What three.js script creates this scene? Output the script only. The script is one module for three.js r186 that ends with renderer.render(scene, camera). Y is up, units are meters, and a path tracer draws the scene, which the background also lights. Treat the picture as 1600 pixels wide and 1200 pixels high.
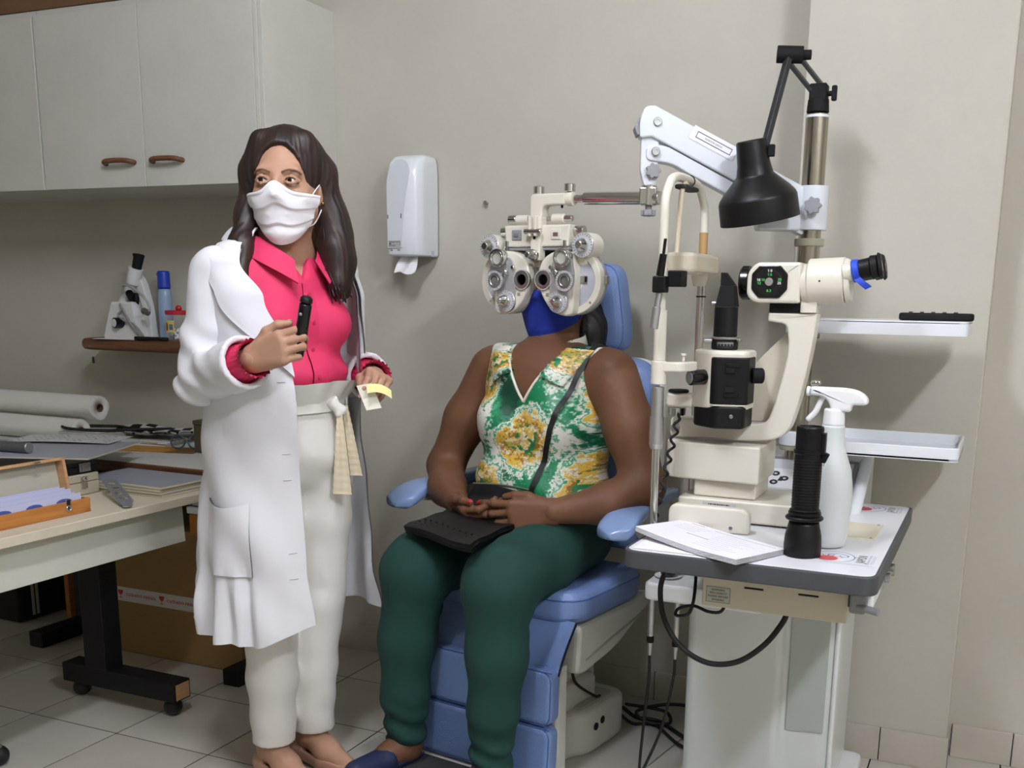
import * as THREE from 'three';
import { RoundedBoxGeometry } from 'three/addons/geometries/RoundedBoxGeometry.js';
import { mergeGeometries } from 'three/addons/utils/BufferGeometryUtils.js';
import { RectAreaLightUniformsLib } from 'three/addons/lights/RectAreaLightUniformsLib.js';

// ---------------------------------------------------------------- camera, light, exposure
const scene = new THREE.Scene();
scene.background = new THREE.Color(0x0b0b0a);
const renderer = new THREE.WebGLRenderer({ antialias: true });
renderer.toneMapping = THREE.LinearToneMapping;
renderer.toneMappingExposure = 1.0;
renderer.shadowMap.enabled = true;
RectAreaLightUniformsLib.init();

// the frame is a crop of a taller picture: principal point right of and below the frame's middle
const CX = 856.9, CY = 813.2, FPX = 1621.6;
const camera = new THREE.PerspectiveCamera(2 * Math.atan(CY / FPX) * 180 / Math.PI, CX / CY, 0.05, 40);
camera.position.set(0, 1.2268, 0);
camera.rotation.set(-0.2094, 0.40898, 0.01664, 'YXZ');
camera.setViewOffset(2 * CX, 2 * CY, 0, 0, 1600, 1200);
camera.updateProjectionMatrix();
scene.add(camera);

// two bare-tube ceiling fittings, placed from the shadows on the wall and the floor: [x, z, width, length, strength in candela]
const CEILING = 2.75;
const FITTINGS = [[-0.95, -1.12, 0.16, 0.62, 6.1], [0.95, -0.5, 0.16, 0.62, 12]];
const LIGHT_COLOR = 0xebeefb;

// ---------------------------------------------------------------- helpers
const V = (x, y, z) => new THREE.Vector3(x, y, z);
let seed = 12345;
const rnd = () => { seed = (seed * 1664525 + 1013904223) >>> 0; return seed / 4294967296; };
const rr = (a, b) => a + (b - a) * rnd();
const clamp = (x, a, b) => Math.min(b, Math.max(a, x));
const sstep = (a, b, x) => { const t = clamp((x - a) / (b - a), 0, 1); return t * t * (3 - 2 * t); };
const lerp = (a, b, t) => a + (b - a) * t;

function boxUV(g) {                       // uv in metres from the dominant axis of each face
  if (g.index) g = g.toNonIndexed();
  const p = g.attributes.position, n = p.count, uv = new Float32Array(n * 2);
  const a = V(), b = V(), c = V();
  for (let i = 0; i < n; i += 3) {
    a.fromBufferAttribute(p, i); b.fromBufferAttribute(p, i + 1); c.fromBufferAttribute(p, i + 2);
    const e = b.clone().sub(a).cross(c.clone().sub(a));
    const x = Math.abs(e.x), y = Math.abs(e.y), z = Math.abs(e.z);
    [a, b, c].forEach((q, k) => {
      const [u, w] = x >= y && x >= z ? [q.z, q.y] : y >= z ? [q.x, q.z] : [q.x, q.y];
      uv[(i + k) * 2] = u; uv[(i + k) * 2 + 1] = w;
    });
  }
  g.setAttribute('uv', new THREE.BufferAttribute(uv, 2));
  return g;
}
function clean(g, keep) {
  if (!g.attributes.normal) g.computeVertexNormals();
  const h = keep ? (g.index ? g.toNonIndexed() : g) : boxUV(g);
  for (const k of Object.keys(h.attributes)) if (!['position', 'normal', 'uv'].includes(k)) h.deleteAttribute(k);
  h.morphAttributes = {};
  return h;
}
function part(parent, name, geos, mat, keepUV) {
  const list = (Array.isArray(geos) ? geos : [geos]).map(g => clean(g, keepUV));
  const g = list.length > 1 ? mergeGeometries(list) : list[0];
  const m = new THREE.Mesh(g, mat);
  m.name = name; m.castShadow = m.receiveShadow = true;
  parent.add(m);
  return m;
}
const used = {};
function numbered(n) { const k = used[n] = (used[n] ?? -1) + 1; return k ? `${n}_${String(k).padStart(3, '0')}` : n; }
function thing(name, label, category, pos = [0, 0, 0], turn = 0, group) {
  const o = new THREE.Group(); o.name = numbered(name);
  o.position.set(...pos); o.rotation.y = turn;
  o.userData = { label, category };
  if (group) o.userData.group = group;
  scene.add(o);
  return o;
}
function struct(name, label, category, geos, mat) {
  const m = part(scene, name, geos, mat);
  m.userData = { label, category, kind: 'structure' };
  return m;
}
const mv = (g, x = 0, y = 0, z = 0, rx = 0, ry = 0, rz = 0) => g.applyMatrix4(new THREE.Matrix4().compose(V(x, y, z), new THREE.Quaternion().setFromEuler(new THREE.Euler(rx, ry, rz, 'XYZ')), V(1, 1, 1)));
const box = (w, h, d, r = 0.002, s = 1) => new RoundedBoxGeometry(w, h, d, s, Math.min(r, w / 2.01, h / 2.01, d / 2.01));
const bx = (x0, x1, y0, y1, z0, z1, r = 0.002, s = 1) => mv(box(Math.abs(x1 - x0), Math.abs(y1 - y0), Math.abs(z1 - z0), r, s), (x0 + x1) / 2, (y0 + y1) / 2, (z0 + z1) / 2);
const lathe = (pts, seg = 32) => { // sharp corners: doubled points
  return new THREE.LatheGeometry(pts.map(p => new THREE.Vector2(Math.max(p[0], 0.00001), p[1])), seg);
};
function creased(pts, seg = 32) {   // lathe with hard profile edges
  const gs = [];
  for (let i = 0; i < pts.length - 1; i++) {
    const a = pts[i], b = pts[i + 1];
    if (Math.hypot(a[0] - b[0], a[1] - b[1]) < 1e-7) continue;
    gs.push(boxUV(lathe([a, b], seg)));
  }
  return mergeGeometries(gs.map(g => clean(g)));
}
const cyl = (r0, r1, h, bev = 0.0012, seg = 28) => creased([[0, 0], [r0 - bev, 0], [r0, bev], [r1, h - bev], [r1 - bev, h], [0, h]], seg); // along +y from 0
const UPV = V(0, 1, 0);
function along(g, p, q) {            // a geometry made along +y from 0, moved to p and aimed at q
  const d = q.clone().sub(p).normalize();
  return g.applyMatrix4(new THREE.Matrix4().compose(p, new THREE.Quaternion().setFromUnitVectors(UPV, d), V(1, 1, 1)));
}
const rod = (p, q, r, r2 = r, bev = 0.001, seg = 20) => along(cyl(r, r2, p.distanceTo(q), Math.min(bev, r * 0.4), seg), p, q);
const A3 = p => Array.isArray(p) ? V(...p) : p;
function tube(pts, r, seg = 60, rs = 10, closed = false, tension = 0.5) {
  const c = new THREE.CatmullRomCurve3(pts.map(A3), closed, 'catmullrom', tension);
  const g = new THREE.TubeGeometry(c, seg, r, rs, closed);
  if (closed) return g;
  const s = () => new THREE.SphereGeometry(r, rs, 6);
  return mergeGeometries([clean(g), clean(mv(s(), ...c.getPoint(0).toArray())), clean(mv(s(), ...c.getPoint(1).toArray()))]);
}
function rshape(pts, r = 0) {        // polygon with rounded corners; r number or per-corner third entry
  const s = new THREE.Shape(), n = pts.length;
  for (let i = 0; i < n; i++) {
    const p = pts[i], a = pts[(i + n - 1) % n], b = pts[(i + 1) % n], rad = p[2] ?? r;
    const la = Math.hypot(a[0] - p[0], a[1] - p[1]), lb = Math.hypot(b[0] - p[0], b[1] - p[1]);
    const ra = Math.min(rad, la / 2.02), rb = Math.min(rad, lb / 2.02);
    const pa = [p[0] + (a[0] - p[0]) / la * ra, p[1] + (a[1] - p[1]) / la * ra], pb = [p[0] + (b[0] - p[0]) / lb * rb, p[1] + (b[1] - p[1]) / lb * rb];
    if (i === 0) s.moveTo(...pa); else s.lineTo(...pa);
    if (rad > 0) s.quadraticCurveTo(p[0], p[1], ...pb);
  }
  s.closePath();
  return s;
}
const extr = (shape, depth, bev = 0.002, bs = 2, cs = 10) => new THREE.ExtrudeGeometry(shape, { depth: Math.max(depth - 2 * bev, 0.0004), bevelEnabled: bev > 0, bevelThickness: bev, bevelSize: bev, bevelOffset: -bev, bevelSegments: bs, curveSegments: cs }).translate(0, 0, bev);
const slab = (shape, h, bev = 0.002, bs = 2) => extr(shape, h, bev, bs).rotateX(-Math.PI / 2);  // shape (x, -z), extruded upwards from y = 0
const sideways = (shape, w, bev = 0.002, bs = 2) => extr(shape, w, bev, bs).rotateY(-Math.PI / 2).translate(w / 2, 0, 0); // shape (z, y), extruded along x, centred
const rrect = (w, d, r) => rshape([[-w / 2, -d / 2], [w / 2, -d / 2], [w / 2, d / 2], [-w / 2, d / 2]], r);
function loft(rings, closed = true, cap = true) {   // rings: arrays of V of one length
  const m = rings[0].length, n = rings.length, pos = [], idx = [];
  rings.forEach(r => r.forEach(p => pos.push(p.x, p.y, p.z)));
  for (let i = 0; i < n - 1; i++) for (let j = 0; j < (closed ? m : m - 1); j++) {
    const a = i * m + j, b = i * m + (j + 1) % m, c = a + m, d = b + m;
    idx.push(a, b, d, a, d, c);
  }
  if (cap && closed) for (const i of [0, n - 1]) {
    const c = rings[i].reduce((s, p) => s.add(p), V()).multiplyScalar(1 / m), k = pos.length / 3;
    pos.push(c.x, c.y, c.z);
    for (let j = 0; j < m; j++) { const a = i * m + j, b = i * m + (j + 1) % m; i ? idx.push(a, b, k) : idx.push(b, a, k); }
  }
  const g = new THREE.BufferGeometry();
  g.setAttribute('position', new THREE.Float32BufferAttribute(pos, 3));
  g.setIndex(idx); g.computeVertexNormals();
  return g;
}
function sheet(nu, nv, f, t = 0.002, uvf) {   // a cloth or paper with thickness: f(u, v) -> V, u and v from 0 to 1
  const P = [], N = [];
  for (let j = 0; j <= nv; j++) for (let i = 0; i <= nu; i++) P.push(f(i / nu, j / nv));
  const at = (i, j) => P[clamp(j, 0, nv) * (nu + 1) + clamp(i, 0, nu)];
  for (let j = 0; j <= nv; j++) for (let i = 0; i <= nu; i++)
    N.push(at(i + 1, j).clone().sub(at(i - 1, j)).cross(at(i, j + 1).clone().sub(at(i, j - 1))).normalize());
  const pos = [], nor = [], uv = [], idx = [], K = P.length;
  for (const s of [1, -1]) P.forEach((p, k) => {
    const n = N[k]; pos.push(p.x + n.x * s * t / 2, p.y + n.y * s * t / 2, p.z + n.z * s * t / 2); nor.push(n.x * s, n.y * s, n.z * s);
    const [a, b] = uvf ? uvf((k % (nu + 1)) / nu, Math.floor(k / (nu + 1)) / nv) : [p.x, p.y]; uv.push(a, b);
  });
  for (let j = 0; j < nv; j++) for (let i = 0; i < nu; i++) {
    const a = j * (nu + 1) + i, b = a + 1, c = a + nu + 1, d = c + 1;
    idx.push(a, b, d, a, d, c, a + K, d + K, b + K, a + K, c + K, d + K);
  }
  const rim = [];
  for (let i = 0; i < nu; i++) rim.push([i, i + 1]);
  for (let j = 0; j < nv; j++) rim.push([j * (nu + 1) + nu, (j + 1) * (nu + 1) + nu]);
  for (let i = nu; i > 0; i--) rim.push([nv * (nu + 1) + i, nv * (nu + 1) + i - 1]);
  for (let j = nv; j > 0; j--) rim.push([j * (nu + 1), (j - 1) * (nu + 1)]);
  for (const [a, b] of rim) idx.push(a, b + K, b, a, a + K, b + K);
  const g = new THREE.BufferGeometry();
  g.setAttribute('position', new THREE.Float32BufferAttribute(pos, 3));
  g.setAttribute('normal', new THREE.Float32BufferAttribute(nor, 3));
  g.setAttribute('uv', new THREE.Float32BufferAttribute(uv, 2));
  g.setIndex(idx);
  return g;
}

// ---------------------------------------------------------------- noise and textures
const PERM = new Uint8Array(512);
{ const p = [...Array(256).keys()]; for (let i = 255; i > 0; i--) { const j = Math.floor(rnd() * (i + 1)); [p[i], p[j]] = [p[j], p[i]]; } for (let i = 0; i < 512; i++) PERM[i] = p[i & 255]; }
const hash2 = (x, y) => PERM[(PERM[x & 255] + y) & 255] / 255;
function vnoise(x, y, per = 256) {
  const xi = Math.floor(x), yi = Math.floor(y), fx = x - xi, fy = y - yi;
  const u = fx * fx * (3 - 2 * fx), v = fy * fy * (3 - 2 * fy), w = k => ((k % per) + per) % per;
  const a = hash2(w(xi), w(yi)), b = hash2(w(xi + 1), w(yi)), c = hash2(w(xi), w(yi + 1)), d = hash2(w(xi + 1), w(yi + 1));
  return lerp(lerp(a, b, u), lerp(c, d, u), v);
}
function fbm(x, y, oct = 4, per = 256) { let s = 0, a = 0.5, t = 0; for (let i = 0; i < oct; i++) { s += a * vnoise(x, y, per); t += a; x *= 2; y *= 2; per *= 2; a *= 0.5; } return s / t; }
const n3 = (x, y, z) => (vnoise(x + 37.2 * Math.floor(z), y + 17.7 * Math.floor(z)) * (1 - (z - Math.floor(z))) + vnoise(x + 37.2 * Math.floor(z + 1), y + 17.7 * Math.floor(z + 1)) * (z - Math.floor(z)));
function dtex(n, f, srgb = true, m = n) {       // f(u, v) -> [r, g, b] 0..1
  const d = new Uint8Array(n * m * 4);
  for (let j = 0; j < m; j++) for (let i = 0; i < n; i++) {
    const c = f(i / n, j / m), k = (j * n + i) * 4;
    const [r, g, b] = typeof c === 'number' ? [c, c, c] : c;
    d[k] = clamp(r, 0, 1) * 255; d[k + 1] = clamp(g, 0, 1) * 255; d[k + 2] = clamp(b, 0, 1) * 255; d[k + 3] = 255;
  }
  const t = new THREE.DataTexture(d, n, m); t.wrapS = t.wrapT = THREE.RepeatWrapping; t.magFilter = THREE.LinearFilter; t.minFilter = THREE.LinearMipmapLinearFilter; t.generateMipmaps = true;
  if (srgb) t.colorSpace = THREE.SRGBColorSpace;
  t.needsUpdate = true;
  return t;
}
const rep = (t, u, v = u) => { const c = t.clone(); c.repeat.set(u, v); c.needsUpdate = true; return c; };
function ctex(w, h, draw) {
  const c = document.createElement('canvas'); c.width = w; c.height = h;
  draw(c.getContext('2d'), w, h);
  const t = new THREE.CanvasTexture(c); t.colorSpace = THREE.SRGBColorSpace;
  return t;
}
const hex = h => [(h >> 16 & 255) / 255, (h >> 8 & 255) / 255, (h & 255) / 255];
const mixc = (a, b, t) => [lerp(a[0], b[0], t), lerp(a[1], b[1], t), lerp(a[2], b[2], t)];
const tFine = dtex(256, (u, v) => fbm(u * 48, v * 48, 3, 48), false);
const tPaint = dtex(512, (u, v) => { const n = fbm(u * 6, v * 6, 4, 6), m = fbm(u * 90, v * 90, 2, 90); const k = 0.955 + 0.05 * n + 0.015 * m; return [k, k * 0.999, k * 0.995]; });
const tWeave = dtex(128, (u, v) => 0.5 + 0.25 * Math.sin(u * Math.PI * 64) * Math.sign(Math.sin(v * Math.PI * 32)) + 0.25 * Math.sin(v * Math.PI * 64), false);
const tLeather = dtex(256, (u, v) => { let b = 9; const n = 22; const x = u * n, y = v * n; for (let j = -1; j < 2; j++) for (let i = -1; i < 2; i++) { const cx = Math.floor(x) + i, cy = Math.floor(y) + j, w = k => ((k % n) + n) % n; b = Math.min(b, Math.hypot(cx + hash2(w(cx), w(cy)) - x, cy + hash2(w(cx) + 91, w(cy) + 7) - y)); } return 1 - b * b; }, false);
const woodTex = (a, b, s = 1) => dtex(512, (u, v) => { const g = fbm(u * 3 * s + 2 * fbm(u * 4, v * 4, 3, 4), v * 60, 4, 60), f = vnoise(u * 8, v * 240, 240); return mixc(a, b, clamp(g * 1.2 - 0.15 + (f - 0.5) * 0.25, 0, 1)); });
const mat = (color, roughness = 0.6, o = {}) => new THREE.MeshPhysicalMaterial({ color, roughness, ...o });
const tWoodBrown = woodTex(hex(0x573620), hex(0x7a5130)), tWoodHoney = woodTex(hex(0xa8672c), hex(0xc98a45)), tWoodPale = woodTex(hex(0xb98a5e), hex(0xcda377));
const bumpy = (t, r, s) => ({ bumpMap: rep(t, r), bumpScale: s });
const M = {
  wall: mat(0xbfbbae, 0.82, { map: rep(tPaint, 0.8), ...bumpy(tFine, 3, 0.00015) }),
  ceil: mat(0xcfcbc2, 0.9),
  tileA: mat(0xc9c4b8, 0.34, { map: rep(tPaint, 2.3), ...bumpy(tFine, 4, 0.0002) }),
  grout: mat(0x191611, 0.95),
  lam: mat(0xc9c9c0, 0.5, { map: rep(tPaint, 1.4) }),
  gap: mat(0x55534c, 0.9),
  brown: mat(0xffffff, 0.5, { map: rep(tWoodBrown, 1.6) }),
  honey: mat(0xffffff, 0.45, { map: rep(tWoodHoney, 2.2), clearcoat: 0.3, clearcoatRoughness: 0.3 }),
  pale: mat(0xffffff, 0.6, { map: rep(tWoodPale, 2) }),
  card: mat(0x9a7a4c, 0.9, { map: rep(tPaint, 2), ...bumpy(tFine, 3, 0.0006) }),
  black: mat(0x08080a, 0.5, { specularIntensity: 0.6 }),
  blackMat: mat(0x0d0d0e, 0.75, { specularIntensity: 0.6 }),
  blackGloss: mat(0x09090a, 0.22),
  iron: mat(0x0f0f13, 0.55, { specularIntensity: 0.7, ...bumpy(tFine, 5, 0.0003) }),
  chrome: mat(0xd5d5d2, 0.16, { metalness: 1 }),
  steel: mat(0xb9b9b6, 0.32, { metalness: 1 }),
  alu: mat(0xc4c4c4, 0.42, { metalness: 1 }),
  cream: mat(0xdfdacb, 0.36, { clearcoat: 0.25, clearcoatRoughness: 0.25 }),
  creamD: mat(0xcfc7b0, 0.45),
  white: mat(0xe9ebec, 0.33, { clearcoat: 0.3, clearcoatRoughness: 0.2 }),
  whiteP: mat(0xe2e6ea, 0.3, { clearcoat: 0.4, clearcoatRoughness: 0.15 }),
  greyP: mat(0x8d8f92, 0.55),
  greyBase: mat(0xcfcfc7, 0.5),
  edge: mat(0x45474b, 0.5),
  blue: mat(0x718abb, 0.42, { ...bumpy(tLeather, 14, 0.0005) }),
  blueArm: mat(0x86a0cc, 0.26, { clearcoat: 0.4, clearcoatRoughness: 0.2 }),
  piping: mat(0x3f5f9e, 0.5),
  paper: mat(0xeeeef0, 0.85),
  paperW: mat(0xdedcd4, 0.85, { ...bumpy(tFine, 6, 0.0004) }),
  rubber: mat(0x121214, 0.6),
  glass: mat(0xffffff, 0.05, { transmission: 1, thickness: 0, ior: 1.45 }),
};

// ---------------------------------------------------------------- the room
const WZ = -2.965, PZ = -2.8186, RZ = -2.9345;      // main wall, pillar face, wall right of the pillar
const PX0 = -0.535, PX1 = -0.048;                    // pillar's sides
struct('wall_back', 'plain beige painted wall behind the chair', 'wall', bx(-4.3, PX0 + 0.02, 0, CEILING, WZ - 0.15, WZ, 0.001), M.wall);
struct('wall_pillar', 'shallow beige pillar behind the instrument stand', 'wall', bx(PX0, PX1, 0, CEILING, WZ - 0.1, PZ, 0.004, 2), M.wall);
struct('wall_alcove', 'beige wall strip at the right edge beyond the pillar', 'wall', bx(PX1 - 0.02, 2.0, 0, CEILING, RZ - 0.18, RZ, 0.001), M.wall);
struct('wall_left', 'beige side wall beyond the desk', 'wall', bx(-4.45, -4.3, 0, CEILING, WZ - 0.15, 1.75, 0.001), M.wall);
struct('wall_right', 'beige side wall at the right of the room', 'wall', bx(2.0, 2.15, 0, CEILING, WZ - 0.15, 1.75, 0.001), M.wall);
struct('wall_front', 'beige wall behind the camera', 'wall', bx(-4.45, 2.15, 0, CEILING, 1.6, 1.75, 0.001), M.wall);
struct('ceiling', 'flat off-white ceiling', 'ceiling', bx(-4.45, 2.15, CEILING, CEILING + 0.12, WZ - 0.2, 1.75, 0.001), M.ceil);
const floor = struct('floor', 'pale glossy square floor tiles with thin dark joints', 'floor', bx(-4.45, 2.15, -0.12, -0.0004, WZ - 0.2, 1.75, 0.0002), M.grout);
{
  const S = 0.33, X0 = -2.2162, Z0 = -2.047, gap = 0.0042;
  const tints = [0xc4c0b5, 0xc0bcb1, 0xc7c3b8, 0xbeb9ad].map(c => { const m = M.tileA.clone(); m.color.set(c); return m; });
  const tile = (w, d) => clean(slab(rrect(w - gap, d - gap, 0), 0.0068, 0.0004, 1).translate(0, -0.0062, 0));
  const cache = {};
  const rest = [];
  for (let i = -7; i < 14; i++) for (let j = -3; j < 12; j++) {
    let x0 = X0 + i * S, x1 = x0 + S, z0 = Z0 + j * S, z1 = z0 + S;
    x0 = Math.max(x0, -4.3); x1 = Math.min(x1, 2.0); z0 = Math.max(z0, WZ + 0.002); z1 = Math.min(z1, 1.6);
    if (x1 - x0 < 0.02 || z1 - z0 < 0.02) continue;
    const w = x1 - x0, d = z1 - z0, key = w.toFixed(3) + d.toFixed(3);
    if (j > 5) { rest.push(slab(rrect(w - gap, d - gap, 0), 0.0068, 0.0009, 1).translate((x0 + x1) / 2, -0.006, (z0 + z1) / 2)); continue; }
    cache[key] ??= tile(w, d);
    const m = new THREE.Mesh(cache[key], tints[Math.floor(rnd() * 4)]);
    m.name = numbered('floor_tile'); m.receiveShadow = m.castShadow = true;
    m.position.set((x0 + x1) / 2, 0, (z0 + z1) / 2);
    floor.add(m);
  }
  const m = part(floor, 'floor_tiles', rest, tints[0]); m.userData.kind = 'stuff';
}
function baseboard(name, label, x0, x1, z, joints, turn) {       // a row of skirting tiles with open joints
  const b = struct(name, label, 'skirting', bx(x0, x1, 0, 0.094, z - 0.001, z + 0.004, 0.0005), M.grout);
  const xs = [x0, ...joints.filter(j => j > x0 + 0.03 && j < x1 - 0.03), x1];
  const tm = [0xc2bcb0, 0xbfb9ad, 0xc6c0b4].map(c => { const m = M.tileA.clone(); m.color.set(c); m.roughness = 0.4; return m; });
  for (let i = 0; i < xs.length - 1; i++) {
    const m = part(b, numbered('skirting_tile'), bx(xs[i] + 0.0013, xs[i + 1] - 0.0013, 0.001, 0.095, z + 0.001, z + 0.011, 0.001), tm[i % 3]);
  }
  return b;
}
const jx = k => Array.from({ length: 40 }, (_, i) => k + (i - 30) * 0.33);
baseboard('baseboard_back', 'tiled skirting along the wall behind the chair', -4.3, PX0, WZ, jx(-1.9));
baseboard('baseboard_pillar', 'tiled skirting at the foot of the pillar', PX0, PX1 + 0.008, PZ, jx(-0.217));
baseboard('baseboard_alcove', 'tiled skirting right of the pillar', PX1 + 0.01, 2.0, RZ, jx(0.118));

function ceilingLight(x, z, w, l, strength, label) {
  const t = thing('ceiling_light', label, 'ceiling light', [x, CEILING, z]);
  part(t, 'housing', bx(-w / 2, w / 2, -0.05, 0, -l / 2 - 0.02, l / 2 + 0.02, 0.006, 2), M.white);
  const glow = mat(0xffffff, 0.6, { emissive: new THREE.Color(LIGHT_COLOR), emissiveIntensity: 2 });
  for (const s of [-1, 1]) part(t, 'tube', rod(V(s * 0.04, -0.075, -l / 2), V(s * 0.04, -0.075, l / 2), 0.013), glow);
  for (const s of [-1, 1]) part(t, 'tube_holder', [bx(-0.06, 0.06, -0.095, -0.05, s * (l / 2 + 0.004), s * (l / 2 + 0.016), 0.002)], M.white);
  for (const k of [-1, 0, 1]) {
    const a = new THREE.PointLight(LIGHT_COLOR, strength / 3, 0, 2);
    a.position.set(0, -0.125, k * l * 0.36); a.castShadow = true; a.shadow.radius = 4; a.name = 'lamp_glow';
    t.add(a);
  }
}
ceilingLight(...FITTINGS[0], 'twin-tube ceiling light above the standing woman');
ceilingLight(...FITTINGS[1], 'twin-tube ceiling light nearer the camera on the right');

// ---------------------------------------------------------------- wall cabinets
{
  const F = -2.6256, B = WZ, Y0 = 1.555, Y1 = 2.085;
  const handle = (parent, x) => {
    const h = part(parent, 'handle', tube([[x - 0.058, 1.627, F + 0.016], [x - 0.057, 1.628, F + 0.03], [x - 0.04, 1.631, F + 0.042], [x, 1.632, F + 0.045], [x + 0.04, 1.631, F + 0.042], [x + 0.057, 1.628, F + 0.03], [x + 0.058, 1.627, F + 0.016]], 0.0078, 50, 10), M.brown);
    h.userData.label = 'brown wooden bow handle';
  };
  const unit = (x0, x1, doors, label) => {
    const t = thing('wall_cabinet', label, 'cabinet', [0, 0, 0], 0);
    part(t, 'body', [bx(x0, x1, Y0, Y0 + 0.018, B, F, 0.001), bx(x0, x1, Y1, Y1 + 0.02, B, F, 0.001), bx(x0, x0 + 0.018, Y0, Y1, B, F, 0.001), bx(x1 - 0.018, x1, Y0, Y1, B, F, 0.001), bx(x0, x1, Y0, Y1, B, B + 0.01, 0.001)], M.lam);
    for (const [a, b, hx] of doors) {
      const d = part(t, 'door', bx(a + 0.0016, b - 0.0016, Y0 - 0.001, Y1 - 0.001, F + 0.0005, F + 0.0185, 0.0012, 2), M.lam);
      if (hx) handle(d, hx);
    }
    return t;
  };
  unit(-3.9, -2.9595, [[-3.9, -3.43], [-3.43, -2.9595]], 'left white wall cabinet, cut by the left edge of the photo');
  const r = unit(-2.9565, -2.085, [[-2.9565, -2.5205, -2.622], [-2.5205, -2.085, -2.428]], 'white wall cabinet with two wooden bow handles above the woman');
  part(r, 'side_panel', [bx(-2.0845, -2.0705, Y0, Y1 + 0.02, B, F + 0.0185, 0.001), bx(-2.0697, -2.055, Y0, Y1 + 0.02, B, F + 0.0165, 0.001)], M.lam);
  const c = thing('cardboard_box', 'brown cardboard box lying on top of the wall cabinets', 'box', [-2.86, 2.1055, -2.78]);
  part(c, 'carton', bx(-0.5, 0.5, 0, 0.3, -0.16, 0.16, 0.003), mat(0x6f5236, 0.9, { map: M.card.map }));
  part(c, 'flap', [bx(-0.5, 0.5, 0.3, 0.304, -0.16, -0.001, 0.001), bx(-0.5, 0.5, 0.3, 0.304, 0.001, 0.16, 0.001)], M.card);
}

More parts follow.
